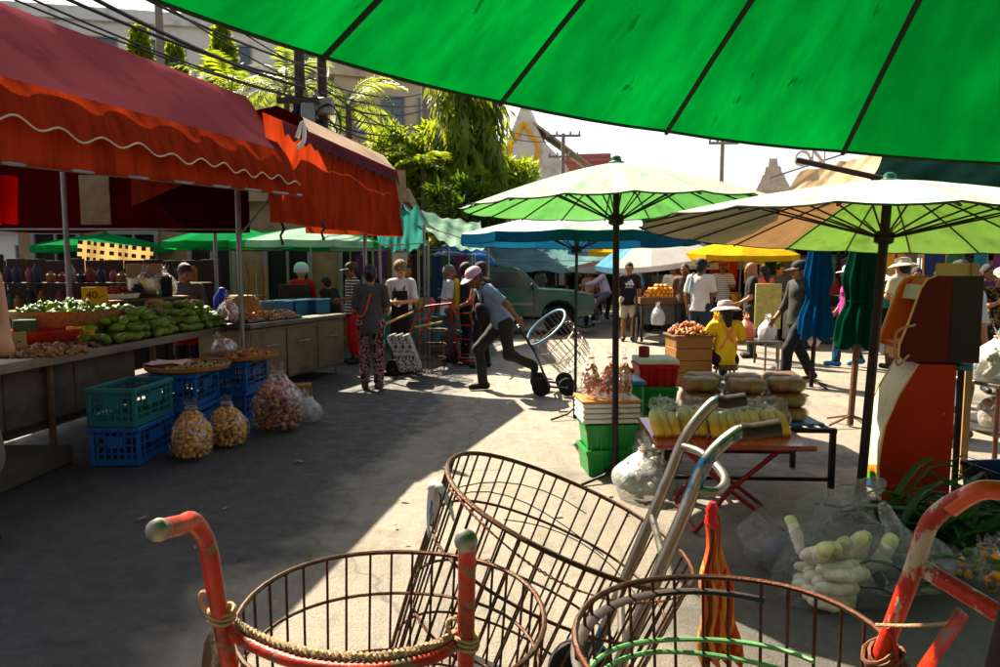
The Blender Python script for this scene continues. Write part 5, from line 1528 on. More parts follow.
# 5-7 group by the truck
j = walk(base_joints(), .1)
person('grey haired person in pale shirt beside the truck', G(449, 362), rad(-75), 1.62, j, 'tan', c_('pale blue white', 190, 204, 214), .9, -.1, k_grey, 1, s_dark, 'grey')
def ypack(t, J, s, d):
    q = [pr(J['che'] - d['fw'] * .17 + d['zs'] * .06, J['che'] - d['fw'] * .17 - d['zs'] * .22, .12, .13, sq=(d['fw'], .6))]
    v, f, _ = sdf_mesh(q, .018, .02); np_obj('backpack', v * s, f, c_('yellow pack', 226, 196, 30), None, t)
person('person in black jacket with a yellow backpack at the truck', G(466, 362), rad(-80), 1.66, base_joints(), 'tan', k_black, 1.9, -.04, k_black, 1, s_dark, 'short', extras=ypack)
j = armfwd(base_joints(), 'L', -.1, .28, -.02)
person('person in black sleeveless top and dark trousers with hand on red trolley', G(482, 367), rad(55), 1.66, j, 'tan', k_black, .0, -.12, k_black, 1, s_dark, 'short', ('cap', c_('dark cap', 60, 50, 46)))
# 8 man pulling a basket trolley
j = lean(base_joints(), .62)
j.update(hiL=(-.09, 0, .86), knL=(-.11, -.03, .47), anL=(-.11, -.40, .30), toL=(-.11, -.38, .15), hiR=(.09, 0, .86), knR=(.10, .30, .53), anR=(.10, .24, .085), toR=(.12, .40, .035))
j['pel'] = (0, 0, .89)
sL, sR = Vector(j['shL']), Vector(j['shR'])
j['elL'] = tuple(sL + Vector((-.1, -.2, -.18))); j['wrL'] = tuple(sL + Vector((-.06, -.36, -.36)))
j['elR'] = tuple(sR + Vector((.08, -.16, -.22))); j['wrR'] = tuple(sR + Vector((.02, -.28, -.42)))
def sling(t, J, s, d):
    fw, xs, zs = d['fw'], d['xs'], d['zs']
    q = [pr(J['che'] + fw * .2 - zs * .05 - xs * .12, J['che'] + fw * .2 - zs * .2 + xs * .04, .1, .11, sq=(fw, .65))]
    v, f, _ = sdf_mesh(q, .014, .02, .004, 30); np_obj('sling_bag', v * s, f, k_black, None, t)
    p = [J['che'] + fw * .17 - zs * .05 - xs * .1, J['shL'] + zs * .08 + xs * .06, J['che'] - fw * .14, J['pel'] + zs * .15 - fw * .1 + xs * .13, J['che'] + fw * .17 - zs * .2 + xs * .1]
    MB().tube([x * s for x in bez(p, 5)], .014, 6).build('strap', k_black, t)
person('person in light blue T-shirt and white cap bending forward to pull a trolley', G(503, 389), rad(112), 1.70, j, 'brown', k_ltblue, .8, -.04, k_olive, 1, s_dark, 'short', ('cap', c_('white pink cap', 206, 170, 186)), look=(-.1, .25), extras=sling, vox=.013)
# 9 rider
j = lean(base_joints(), .25)
for n, s in (('L', -1), ('R', 1)):
    j['kn' + n] = (s * .11, .36, .68 + .12 * s); j['an' + n] = (s * .11, .22, .32 + .12 * s); j['to' + n] = (s * .12, .36, .27 + .12 * s)
    sh = Vector(j['sh' + n]); j['el' + n] = tuple(sh + Vector((s * .06, .22, -.16))); j['wr' + n] = tuple(sh + Vector((s * .05, .48, -.22)))
rp = at_ground(606, 18.6)
person('rider in lavender shirt and grey trousers leaning to the handlebars', rp + Vector((0, 0, .03)), rad(86), 1.66, j, 'tan', k_lav, 1.9, -.05, c_('grey violet', 120, 112, 130), 1, s_white, 'short', vox=.018)
def bicycle(label, loc, rz):
    t = thing('bicycle', label, 'bicycle', loc, rz)
    for y in (-.5, .55):
        n = 28; w = MB().tube([(0, y + math.cos(2 * math.pi * i / n) * .32, .33 + math.sin(2 * math.pi * i / n) * .32) for i in range(n)], .018, 6, closed=True).build('wheel', m_rubber, t)
        sp = MB()
        for i in range(10): sp.tube([(0, y, .33), (0, y + math.cos(i * .628) * .31, .33 + math.sin(i * .628) * .31)], .003, 4)
        sp.build('spokes', m_steel, w)
    f = MB()
    A, B_, C_, D_, E_ = (0, -.5, .33), (0, 0, .32), (0, -.15, .85), (0, .4, .82), (0, .55, .33)
    for p, q in ((A, B_), (B_, C_), (A, C_), (C_, D_), (B_, D_), (D_, E_)): f.tube([p, q], .016, 6)
    f.build('frame', m_black, t)
    MB().tube([(-.27, .33, 1.0), (-.1, .42, .98), (.1, .42, .98), (.27, .33, 1.0)], .014, 6).tube([(0, .4, .8), (0, .42, .98)], .014, 6).build('handlebar', m_steel, t)
    MB().box((0, -.18, .9), (.16, .26, .05), bev=.02).build('saddle', m_rubber, t)
    MB().box((0, .62, .8), (.36, .28, .22), bev=.01).build('front_basket', m_steel, t)
bicycle('black bicycle with a front basket ridden along the street', (rp.x, rp.y, .01), rad(86))
# 10 man in black shirt with white stripes logo
def logo(t, J, s, d):
    fw, xs, zs = d['fw'], d['xs'], d['zs']
    mw = mat('white print', lin(230, 230, 230), rough=.8, var=.03, bump=0)
    o = J['che'] + fw * .128 - zs * .02
    b = MB()
    for i, hh in enumerate((.05, .085, .12)):
        x0 = -.085 + i * .062
        xm = -xs
        pts = [o + xm * (x0 + .02) - zs * .03, o + xm * (x0 + .068) - zs * .03, o + xm * (x0 + .058 - hh * .35) + zs * (hh - .03), o + xm * (x0 + .01 - hh * .35) + zs * (hh - .03)]
        pts = [p - fw * abs((p - o).dot(xs)) * .1 for p in pts]
        b.prism([tuple(p * s) for p in pts], tuple(fw * .004))
    b.build('stripe_logo', mw, t, smooth=False)
    Rm = Matrix((-xs, zs, fw)).transposed().to_euler()
    text_obj('adidas', .065, mw, t, (o + fw * .006 - zs * .065) * s, Rm)
person('person in black T-shirt with three stripe logo and white shorts', G(628, 341), rad(172), 1.70, walk(base_joints(), .12), 'tan', k_black, .8, -.14, k_cream, .48, s_dark, 'short', extras=logo)
# 12 man in white shirt and navy cap, 15 bald man, others near
j = armfwd(base_joints(), 'R', .05, .3, .04)
def towel(t, J, s, d):
    MB().tube([x * s for x in bez([J['che'] - d['fw'] * .15 - d['xs'] * .13 - d['zs'] * .1, J['shL'] + d['zs'] * .085 + d['xs'] * .05, J['che'] + d['fw'] * .14 - d['xs'] * .1]) ], .03, 6, flat=.5).build('shoulder_towel', c_('pale blue towel', 150, 190, 214), t)
person('person in white T-shirt and navy cap with a towel over the shoulder', at_ground(700, 11.9), rad(-38), 1.72, j, 'brown', k_white, .85, -.08, k_jean, 1, s_dark, 'short', ('cap', c_('navy cap', 26, 34, 64)), extras=towel)
j = armfwd(base_joints(), 'L', -.1, .2, 0)
person('bald person in black polo shirt beside the handbag stall', at_ground(752, 12.4), rad(75), 1.68, j, 'tan', k_black, .8, -.06, k_dark, 1, s_dark, 'none', look=(-.2, 0))
person('person holding one arm up behind the fruit cart', at_ground(684, 14.6), rad(150), 1.66, armfwd(base_joints(), 'L', .45, .12, .1), 'brown', k_brown, .7, -.05, k_dark, 1, s_dark, 'short')
# 14 woman in yellow
j = base_joints()
for k_ in ('pel', 'che', 'nek', 'hed', 'shL', 'shR', 'hiL', 'hiR'): x, y, z = j[k_]; j[k_] = (x, y, z - .55)
for n, s in (('L', -1), ('R', 1)):
    j['kn' + n] = (s * .17, .40, .46); j['an' + n] = (s * .15, .36, .085); j['to' + n] = (s * .16, .5, .035)
    j['el' + n] = (s * .27, .06, .60); j['wr' + n] = (s * .2, .30, .58)
def xstraps(t, J, s, d):
    fw, xs, zs = d['fw'], d['xs'], d['zs']
    for sg in (-1, 1):
        p = [J['nek'] - zs * .05 + xs * sg * .1 + fw * .07, J['nek'] - zs * .03 + xs * sg * .1 - fw * .05, J['che'] - fw * .135, J['pel'] + zs * .12 - xs * sg * .13 - fw * .1]
        MB().tube([x * s for x in bez(p, 5)], .016, 6, flat=.5).build('apron_strap', c_('orange pink strap', 226, 140, 80), t)
person('seated person in yellow T-shirt and pink sun hat with crossed apron straps', G(724, 384), rad(8), 1.64, j, 'tan', k_yellow, .9, -.1, k_black, 1, s_dark, 'long', ('sun', c_('white hat', 220, 206, 196), c_('pink band', 214, 150, 150)), female=True, sc_w=1.08, extras=xstraps, vox=.013)
st = thing('stool', 'low plastic stool under the seated person in yellow', 'stool', G(724, 386) + Vector((0, -.04, 0)))
MB().lathe([(.001, .27), (.15, .27), (.165, .26), (.16, .235), (.001, .235)][::-1], 20).build('seat', plastic('dark stool', (70, 50, 40)), st)
for a in (.8, 2.4, 3.9, 5.5): MB().tube([(math.cos(a) * .12, math.sin(a) * .12, .24), (math.cos(a) * .16, math.sin(a) * .16, 0)], .014, 6).build('leg', plastic('dark stool', (0, 0, 0)), st)
# 16 walking man, 17 woman with boots, 18 man behind kiosk
j = walk(base_joints(), .75)
def carrybag(t, J, s, d):
    w = J['wrL']
    q = [pr(w + Vector((0, .02, -.12)), w + Vector((0, .02, -.26)), .05, .1, sq=((1, 0, 0), .6))]
    v, f, _ = sdf_mesh(q, .014, .02, .008, 40); np_obj('carrier_bag', v * s, f, c_('pink white carrier', 230, 200, 200), None, t)
person('person in dark olive shirt and cap striding with a small carrier bag', G(796, 384), rad(100), 1.66, j, 'tan', c_('dark olive shirt', 58, 60, 50), 1.5, -.1, c_('black plum', 34, 26, 34), 1, s_dark, 'short', ('cap', c_('faded black cap', 50, 50, 50)), extras=carrybag)
j = walk(base_joints(), .55)
person('person in magenta top, blue jeans and blue rubber boots walking', G(846, 366), rad(72), 1.62, j, 'light', k_pink, 1.6, -.06, k_jean, 1, s_boot, 'long', ('cap', k_white), female=True)
person('person in pale shirt with blue bag and jeans behind the orange kiosk', G(950, 436), rad(-60), 1.62, walk(base_joints(), .1), 'tan', c_('pale grey shirt', 190, 196, 204), .9, -.12, c_('washed jeans', 60, 84, 112), 1, s_sand, 'short', extras=crossbody(c_('aqua strap', 30, 160, 200)))
# vendor in red apron, person with phone
j = armfwd(base_joints(), 'LR', -.1, .3, .1)
person('fruit vendor in grey T-shirt and red apron behind the counter', (-4.15, 9.25, 0), rad(-150), 1.62, j, 'brown', k_grey, .8, -.05, k_dark, 1, s_dark, 'short', apron=c_('red apron', 190, 24, 30), look=(-.3, .5), female=True)
j = armfwd(base_joints(), 'R', .42, .2, .0); armfwd(j, 'L', .0, .25, .05)
j['elR'] = (.3, .1, 1.16)
def phone(t, J, s, d):
    MB().box((J['wrR'] + Vector((-.03, .03, .1))) * s, (.075, .012, .15), bev=.004, rot=(0, 0, .2)).build('phone', m_black, t)
    p = (J['pel'] + Vector((.18, -.02, -.1))) * s
    q = [pr(p, p + Vector((.02, 0, -.28)), .13, .16, sq=((1, 0, 0), .5))]
    v, f, _ = sdf_mesh(q, .016, .02, .008, 22); np_obj('shoulder_bag', v, f, c_('grey canvas', 120, 112, 98), None, t)
pp = P(-6, 420, 3.75)
person('person in magenta top holding a phone up beside the counter', (pp.x - .26, 3.75, 0), rad(-5), 1.64, j, 'light', c_('crimson pink', 190, 20, 90), .3, -.1, k_dark, 1, s_dark, 'long', extras=phone, female=True)
# crowd further along the street
rp_ = random.Random(21)
crowd = [(656, 18.5, 172, 'white tank top', k_white, .2, k_dark), (668, 21, 20, 'grey top', k_grey, .8, k_dark), (690, 19.5, 120, 'brown top', k_brown, .8, k_jean), (640, 22, 200, 'teal top', k_teal, .8, k_dark),
         (672, 24, 0, 'cream shirt', k_cream, .8, k_black), (571, 21, 60, 'olive top', k_olive, .8, k_dark), (583, 22.5, 150, 'brown jacket', c_('brown jacket', 120, 92, 70), 1.6, k_jean), (622, 27, 170, 'blue shirt', k_blue, .8, k_dark),
         (606, 29, 190, 'white shirt', k_white, .8, k_grey), (715, 20, 180, 'black shirt', k_black, .8, k_dark), (730, 18, 10, 'red shirt', k_red, .8, k_black), (772, 17.5, 150, 'dark blue shirt', c_('dark blue', 30, 40, 66), .8, k_black),
         (915, 12, 160, 'grey green shirt', c_('grey green', 90, 100, 86), .8, k_dark), (985, 11, 190, 'black and pink top', c_('plum', 90, 30, 70), .8, k_black), (1012, 10, 200, 'dark jacket', k_dark, 1.8, k_black), (968, 14, 90, 'orange brown shirt', c_('rust shirt', 150, 80, 44), .8, k_dark),
         (540, 24, 140, 'white blouse', c_('off white', 200, 196, 186), .8, k_brown), (430, 17, 180, 'dim blue overall', c_('dim blue', 40, 60, 90), .8, k_jean), (640, 33, 180, 'yellow shirt', k_yellow, .8, k_jean), (660, 31, 0, 'lavender shirt', k_lav, .8, k_dark)]
for i, (px, Y, rz, nm, sh, sl, lg) in enumerate(crowd):
    j = walk(base_joints(), rp_.uniform(-.4, .4))
    if i % 3 == 0: armfwd(j, 'LR', -.05, .25, .08)
    person('distant person in %s among the market stalls' % nm, at_ground(px, Y), rad(rz), rp_.uniform(1.56, 1.72), j, ('tan', 'brown', 'light')[i % 3], sh, sl, -.08, lg, 1, s_dark, ('short', 'long')[i % 4 == 1], vox=.021)
# ------------------------------------------------------------------ green pickup truck
def truck():
    c = at_ground(494, 17.6)
    t = thing('pickup_truck', 'dark green pickup truck with steel rails round its loaded bed', 'truck', c, rad(-4))
    m_body = mat('dark green car paint', lin(58, 108, 94), rough=.3, var=.15, sc=3, bump=.02, coat=.5, dirt=lin(110, 100, 80), damt=.25)
    m_bed = mat('teal blue bed paint', lin(34, 96, 112), rough=.4, var=.2, sc=3, bump=.03, dirt=lin(90, 80, 60), damt=.3)
    W_ = 1.62
    def arch(cx, r=.43, n=9): return [(cx - r * math.cos(math.pi * i / (n - 1)), .42 + r * math.sin(math.pi * i / (n - 1))) for i in range(n)]
    def ext(poly, name, m, w=W_, par=t, sm=True):
        return MB().prism([(x, -w / 2, z) for x, z in poly], (0, w, 0)).build(name, m, par, smooth=sm, angle=30)
    cab = [(-.32, .46)] + [(1.0, .44)] + arch(1.62)[0:] + [(2.2, .46), (2.46, .5), (2.5, .74), (2.42, .97), (1.9, 1.06), (1.12, 1.1), (.66, 1.56), (.5, 1.62), (-.12, 1.63), (-.24, 1.56), (-.32, 1.08)]
    ext(cab, 'cab', m_body)
    bed = [(-2.5, .52)] + [(-2.0, .5)] + arch(-1.5) + [(-.9, .48), (-.36, .48), (-.36, 1.08), (-2.5, 1.08)]
    ext(bed, 'bed', m_bed, W_ + .06)
    for s in (-1, 1):
        y = s * (W_ / 2 + .004)
        MB().prism([(-.1, y - .003, 1.12), (.94, y - .003, 1.12), (.6, y - .003, 1.49), (-.1, y - .003, 1.52)], (0, .006, 0)).build('side_window', m_glass, t, smooth=False)
        d_ = MB().prism([(-.2, y - .004, .56), (1.0, y - .004, .56), (1.0, y - .004, 1.08), (-.2, y - .004, 1.08)], (0, .008, 0)).build('door', m_body, t, smooth=False)
        MB().box((0, y + s * .015, .98), (.16, .02, .03)).build('handle', m_black, d_, smooth=False)
        MB().box((.98, y + s * .1, 1.16), (.06, .16, .16), bev=.02).build('wing_mirror', m_black, t)
        MB().box((2.47, s * .6, .80), (.06, .3, .14), bev=.02).build('headlight', mat('lamp glass', lin(210, 210, 200), rough=.15, var=.05), t)
        MB().box((-2.515, s * .72, .8), (.04, .12, .2)).build('tail_light', mat('red lamp', lin(160, 20, 20), rough=.2), t, smooth=False)
        for x in (1.62, -1.5):
            w = MB().lathe([(.2, -.09), (.33, -.09), (.355, -.06), (.355, .06), (.33, .09), (.2, .09)], 26, (x, s * .72, .355), rot=(math.pi / 2, 0, 0)).build('wheel', m_rubber, t)
            MB().lathe([(.001, -.04), (.1, -.05), (.2, -.085), (.205, .0), (.2, .085), (.1, .05), (.001, .04)], 20, (x, s * .72, .355), rot=(math.pi / 2, 0, 0)).build('rim', metal('dusty rim', (150, 130, 100), rough=.6), w)
    MB().prism([(1.08, -.7, 1.135), (.66, -.68, 1.555), (.66, .68, 1.555), (1.08, .7, 1.135)], (.02, 0, .016)).build('windscreen', m_glass, t, smooth=False)
    for x0 in (-.22, 1.02): 
        for s in (-1, 1): MB().box((x0, s * (W_ / 2 + .003), .82), (.014, .008, .52)).build('panel_gap', m_black, t, smooth=False)
    for s in (-1, 1): MB().box((.35, s * (W_ / 2 + .012), .74), (1.3, .012, .05)).build('trim_strip', metal('trim', (160, 160, 150)), t, smooth=False); MB().box((-1.4, s * (W_ / 2 + .038), .98), (2.1, .012, .04)).build('trim_strip', m_steel, t, smooth=False)
    MB().box((2.49, 0, .80), (.04, .8, .13)).build('grille', m_black, t, smooth=False)
    MB().box((2.5, 0, .56), (.12, 1.7, .16), bev=.03).build('bumper', m_black, t)
    MB().box((0, 0, .42), (4.2, .9, .14)).build('chassis', m_black, t, smooth=False)
    for z in (1.36, 1.62, 1.9):
        for s in (-1, 1):
            MB().tube([(-2.45, s * .8, z), (-.4, s * .8, z)], .018, 6).build('rail', m_steel, t)
        MB().tube([(-2.45, -.8, z + .02), (-2.45, .8, z + .02)], .018, 6).build('rail', m_steel, t)
    for x in (-2.45, -1.77, -1.08, -.4):
        for s in (-1, 1): MB().tube([(x, s * .8, 1.05), (x, s * .8, 1.92)], .02, 6).build('rail_post', m_steel, t)
    return c
tc_ = truck()
m_blfilm = mat('blue plastic sheet', lin(40, 120, 196), rough=.3, var=.3, sc=6, bump=.9, bs=9, tr=lin(60, 140, 210), trf=.25); m_bwfilm = pattern('blue white checks', (214, 226, 236), (60, 130, 200), 14, 'noise', (220, 230, 240))
def lump(name, label, cat, loc, prims, m, vox=.03, fold=.03, ff=9, seed=1, rz=0):
    v, f, _ = sdf_mesh(prims, vox, .08, fold, ff, seed); o = np_obj(name, v, f, m, None, None, loc, (0, 0, rz)); return tag(o, label, cat)
lump('plastic_bundle', 'large bundle wrapped in blue plastic over the truck load', 'bundle', tc_ + Vector((-.65, 0, 0)), [pr((-.5, 0, 1.95), (.35, 0, 1.85), .26, .2), pr((-.55, -.3, 1.8), (.45, -.3, 1.7), .22)], m_blfilm)
lump('plastic_bundle', 'blue and white checked plastic bundle on the truck bed', 'bundle', tc_ + Vector((-1.45, -.1, 0)), [pr((-.35, 0, 1.45), (.2, 0, 1.7), .34, .3), pr((-.3, -.2, 1.3), (.25, -.2, 1.35), .3)], m_bwfilm, seed=3)
lathe_thing('barrel', 'green plastic drum standing on the truck bed', 'barrel', tc_ + Vector((-.75, -.25, .85)), [(.001, 0), (.38, 0), (.4, .05), (.4, .95), (.36, 1.0), (.001, 1.0)], plastic('green drum', (16, 104, 84)))
for i in range(3):
    tb = crate_mesh(.6, .5, .34).build('crate', m_crate_b, loc=tc_ + Vector((-2.15, -.5 + i * .52, 1.085)), smooth=False); tag(tb, 'blue crate standing at the tail of the truck bed', 'crate', 'blue crates on the truck bed')

# ------------------------------------------------------------------ baskets and trolleys
def basket(label, top, axis, rt, rb, h, nw, m, hoops=(.0, .33, .66, 1.0), rim_r=.007, wire_r=.0035, rimm=None, roll=0.0, group=None, base=True, name='wire_basket'):
    """top: centre of the rim; axis: unit vector from the base to the rim"""
    ax = Vector(axis).normalized(); ref = Vector((1, 0, 0)) if abs(ax.x) < .8 else Vector((0, 1, 0))
    Rm = rotmat(ref, ax); bot = Vector(top) - ax * h
    t = thing(name, label, 'basket', bot, rot=Rm.to_euler(), group=group)
    def ring(r, z, rr, nm, mm, wob_=.0, n=44):
        MB().tube([(math.cos(2 * math.pi * i / n) * r, math.sin(2 * math.pi * i / n) * r, z + wob_ * math.sin(3 * 2 * math.pi * i / n)) for i in range(n)], rr, 7, closed=True).build(nm, mm, t)
    for f in hoops:
        ring(rb + (rt - rb) * f, h * f, rim_r if f == 1.0 else wire_r * 1.25, 'rim' if f == 1.0 else 'hoop', (rimm or m) if f == 1.0 else m, .004)
    w = None
    k = [(.0, rb * .25), (.001, rb * .98), (.03, rb), (h * .5, (rb + rt) / 2 + .004), (h, rt)]
    path = [(r, 0, z) for z, r in k]
    for i in range(nw):
        a = 2 * math.pi * i / nw
        if w is None: w = MB().tube(path, wire_r, 5).build('wire', m, t, rot=(0, 0, a))
        else:
            c = w.copy(); COL.objects.link(c); c.rotation_euler = (0, rng.uniform(-.006, .006), a + rng.uniform(-.02, .02))
    if base: ring(rb * .5, .004, wire_r * 1.2, 'base_ring', m); ring(rb * .26, .004, wire_r * 1.2, 'base_ring', m)
    return t
def wheel_part(t, c, r, w, m=m_rubber, axis='y'):
    rot = (math.pi / 2, 0, 0) if axis == 'y' else (0, math.pi / 2, 0)
    o = MB().lathe([(r * .55, -w / 2), (r * .9, -w / 2), (r, -w * .3), (r, w * .3), (r * .9, w / 2), (r * .55, w / 2)], 22, c, rot=rot).build('wheel', m, t)
    MB().lathe([(.001, -w * .3), (r * .15, -w * .5), (r * .2, -w * .2), (r * .56, -w * .25), (r * .56, w * .25), (r * .2, w * .2), (r * .15, w * .5), (.001, w * .3)], 16, c, rot=rot).build('hub', m_steel, o)
def trolley(label, loc, rz, lean_, m, h=1.12, w=.42, grip=.2, group=None, plate=True):
    """stands on its wheels at the origin; load towards +y, handles tilt back to -y by lean_"""
    t = thing('hand_trolley', label, 'trolley', loc, rz, group)
    d = Vector((0, -math.sin(lean_), math.cos(lean_)))
    o = Vector((0, 0, .13))
    for s in (-1, 1):
        a = o + Vector((s * w / 2, .02, -.08)); b_ = o + Vector((s * w / 2, 0, 0)) + d * (h - .2)
        p = [a, o + Vector((s * w / 2, 0, 0)) + d * .3, b_, b_ + d * .06 + Vector((0, -.03, 0)), b_ + d * .08 + Vector((0, -.09, 0)), b_ + d * .09 + Vector((0, -.09 - grip, .02))]
        MB().tube(p[:3] + bez(p[2:], 4)[1:], .016, 8).build('rail', m, t)
    for f in (.05, .35, .62, .85):
        c = o + d * (h - .2) * f
        MB().tube([c + Vector((-w / 2, 0, 0)), c + Vector((w / 2, 0, 0))], .012, 6).build('cross_bar', m, t)
    MB().tube([o + Vector((-w / 2 - .08, 0, -.02)), o + Vector((w / 2 + .08, 0, -.02))], .012, 6).build('axle', m_steel, t)
    for s in (-1, 1): wheel_part(t, o + Vector((s * (w / 2 + .05), 0, -.005)), .125, .05, axis='x')
    if plate: MB().box((0, .17, .05), (w, .34, .012), bev=.003).build('toe_plate', m, t)
    return t
m_redpaint = mat('red trolley paint', lin(176, 28, 24), rough=.4, var=.2, chip=lin(120, 110, 100), camt=.35)
m_silver = metal('bright basket wire', (140, 134, 122), rough=.45)
# the one being pulled
c0 = P(546, 327, 9.15); c1 = P(577, 362, 9.35)
basket('silver wire basket tipped back on the trolley being pulled', c0, (c0 - c1).normalized(), .31, .27, .62, 26, m_silver, rimm=plastic('pale blue hose rim', (120, 176, 206)), rim_r=.014, wire_r=.005)
def pulled():
    t = thing('hand_trolley', 'dark hand trolley tipped back behind the bending person', 'trolley', G(552, 384))
    o = t.location
    A = P(518, 326, 8.95)
    for dy in (-.19, .19):
        p = [A + Vector((0, dy, 0)), P(534, 350, 9.1) + Vector((0, dy, 0)), G(548, 384, .14) + Vector((0, dy, 0)), G(566, 386, .12) + Vector((0, dy, 0))]
        MB().tube([x - o for x in p], .016, 8).build('rail', m_black, t)
    for q in (P(536, 352, 9.1), G(548, 384, .14), G(566, 386, .12)):
        MB().tube([q - o + Vector((0, -.19, 0)), q - o + Vector((0, .19, 0))], .013, 6).build('cross_bar', m_black, t)
    for px in (540, 566):
        for dy in (-.24, .24): wheel_part(t, G(px, 384, .115) + Vector((0, dy, 0)) - o, .115, .05)
pulled()
trolley('red hand trolley stacked with packaged trays beside the person in grey', G(402, 374), rad(70), .45, m_redpaint)
trolley('red hand trolley parked by the person in black sleeveless top', G(470, 365), rad(-20), .35, m_redpaint)
trolley('black hand trolley between the vendor and the truck', G(440, 352), rad(30), .4, m_black)
basket('dark wire basket standing beside the red trolley', P(427, 330, 10.3) , (0, 0, 1), .3, .26, .62, 22, m_wire, wire_r=.004)
basket('dark wire basket by the black trolley near the truck', at_ground(446, 12.4) + Vector((0, 0, .72)), (.1, 0, 1), .32, .27, .7, 22, m_wire, wire_r=.004)
for i in range(3):
    bx_ = MB().box((0, 0, 0), (.1, .3, .52), bev=.01).build('packaged_tray', pattern('printed wrap', (196, 196, 190), (60, 56, 56), 18, 'noise', (206, 204, 198)), loc=P(398 + i * 7, 352, 9.75) + Vector((0, 0, 0)), rot=(0, rad(-20), 0)); tag(bx_, 'printed white tray leaning on the red trolley', 'tray', 'printed trays on the red trolley')
for i, (a, b_) in enumerate((((385, 324, 9.4), (413, 312, 9.9)), ((415, 327, 10.2), (442, 322, 10.4)))):
    p, q = P(*a), P(*b_)
    t = thing('carrying_pole', ('yellow pole resting across the red trolley', 'yellow pole laid over the dark wire basket')[i], 'pole', p)
    MB().tube([(0, 0, 0), q - p], .016, 8).build('shaft', mat('yellow pole', lin(206, 160, 50), rough=.5), t)
    MB().tube([(q - p) * .98, (q - p) * 1.02], .02, 8).build('end_cap', m_black, t)

# ------------------------------------------------------------------ fruit cart, wooden box, goods along the street
m_or = mat('orange peel', lin(250, 170, 40), rough=.5, var=.15, sc=30, bump=.2, bs=200, rnd=.15)
cc = at_ground(661, 15.0)
t = thing('fruit_cart', 'wheeled cart heaped with oranges beside the person in white shorts', 'cart', cc)
MB().box((0, 0, .86), (1.05, .8, .05), bev=.01).build('top_board', m_wood, t)
MB().box((0, -.39, .93), (1.05, .03, .1)).box((0, .39, .93), (1.05, .03, .1)).box((.51, 0, .93), (.03, .75, .1)).box((-.51, 0, .93), (.03, .75, .1)).build('edge_board', m_wood, t, smooth=False)
MB().box((0, 0, .62), (.95, .7, .42), bev=.01).build('glass_case', mat('dusty case', lin(80, 84, 84), rough=.25, var=.3), t)
for sx in (-1, 1):
    for sy in (-1, 1): MB().box((sx * .47, sy * .34, .45), (.05, .05, .8)).build('leg', m_dwood, t, smooth=False)
    n = 24
    for s in (-1, 1): pass
    wheel_part(t, (sx * .54, 0, .3), .3, .05, axis='x')
MB().tube([(-.5, .4, .8), (-.5, .9, .9), (.5, .9, .9), (.5, .4, .8)], .02, 7).build('push_handle', m_steel, t)
vv = BL2[0] * .043; og = np_obj('orange', vv, BL2[1], m_or); tag(og, 'orange in the heap on the wheeled cart', 'orange', 'oranges on the cart')
k = 0; r = random.Random(5)
for lay in range(5):
    n = 9 - lay * 1
    for i in range(n + 2):
        for q in range(max(2, 7 - lay)):
            x = (i - (n + 1) / 2) * .088 + r.uniform(-.012, .012); y = (q - (7 - lay) / 2 + .5) * .088 + r.uniform(-.012, .012)
            if lay and (abs(x) > .46 - lay * .08): continue
            if lay < 3 and q > 1 and k > 150: continue
            o = og if k == 0 else og.copy()
            if k: COL.objects.link(o)
            k += 1; o.location = cc + Vector((x, y, .93 + lay * .07)); o.rotation_euler = (r.random() * 6, r.random() * 6, 0)
bag('clear carrier bag hanging at the cart front', at_ground(658, 14.4) + Vector((0, 0, .42)), .17, .45, [], .02, 0, 61, bm=m_bag2)
# wooden box heaped with golden fruit
wbx = P(688, 360, 9.6); wbx.z = 0
t = thing('wooden_box', 'tall brown wooden box heaped with golden fruit', 'box', wbx, .06)
m_wbx = mat('golden brown board', lin(150, 104, 40), rough=.6, var=.2, sc=3, stretch=(1, 1, 5))
for sx, sy, w, d in ((0, -.24, .5, .03), (0, .24, .5, .03), (.235, 0, .03, .45), (-.235, 0, .03, .45)):
    for kz in range(4):
        MB().box((sx, sy, .085 + kz * .165), (w, d, .16), bev=.006).build('board', m_wbx, t)
MB().box((0, 0, .66), (.56, .56, .03), bev=.006).build('top_board', m_wood, t)
tg = heap('fruit_heap', 'golden tamarind heap on the tall wooden box', 'fruit', wbx + Vector((0, 0, .675)), .27, .14, .04, [mat('golden fruit', lin(206, 126, 40), rough=.5, var=.25), m_fry2], 130, 70, (1.5, .7, .6))
bag('yellow plastic bag hanging beside the seated person', P(716, 318, 9.9) + Vector((0, 0, -.35)), .14, .42, [], .02, 0, 62, bm=mat('yellow film', lin(236, 180, 20), rough=.3, var=.1, bump=.6, bs=16, tr=lin(240, 180, 10), trf=.4))
tb = thing('low_table', 'low folding table of goods in front of the seated person', 'table', at_ground(740, 10.4))
MB().box((0, 0, .5), (1.1, .6, .03), bev=.005).build('table_top', m_stain, tb)
for x in (-.5, .5):
    for y in (-.25, .25): MB().tube([(x, y, 0), (x, y, .49)], .016, 6).build('leg', m_steel, tb)
for i, (x, lb, cl_) in enumerate(((.1, 'orange printed carrier bag on the low table', (230, 150, 110)), (.42, 'white carrier bag at the end of the low table', (220, 220, 224)), (-.3, 'green carrier bag on the low table', (40, 140, 80)))):
    bag(lb, at_ground(740, 10.4) + Vector((x, 0, .515)), .15, .36, [], .02, 0, 80 + i, bm=mat('carrier film %d' % i, lin(*cl_), rough=.35, var=.1, bump=.6, bs=16, tr=lin(*cl_), trf=.3))

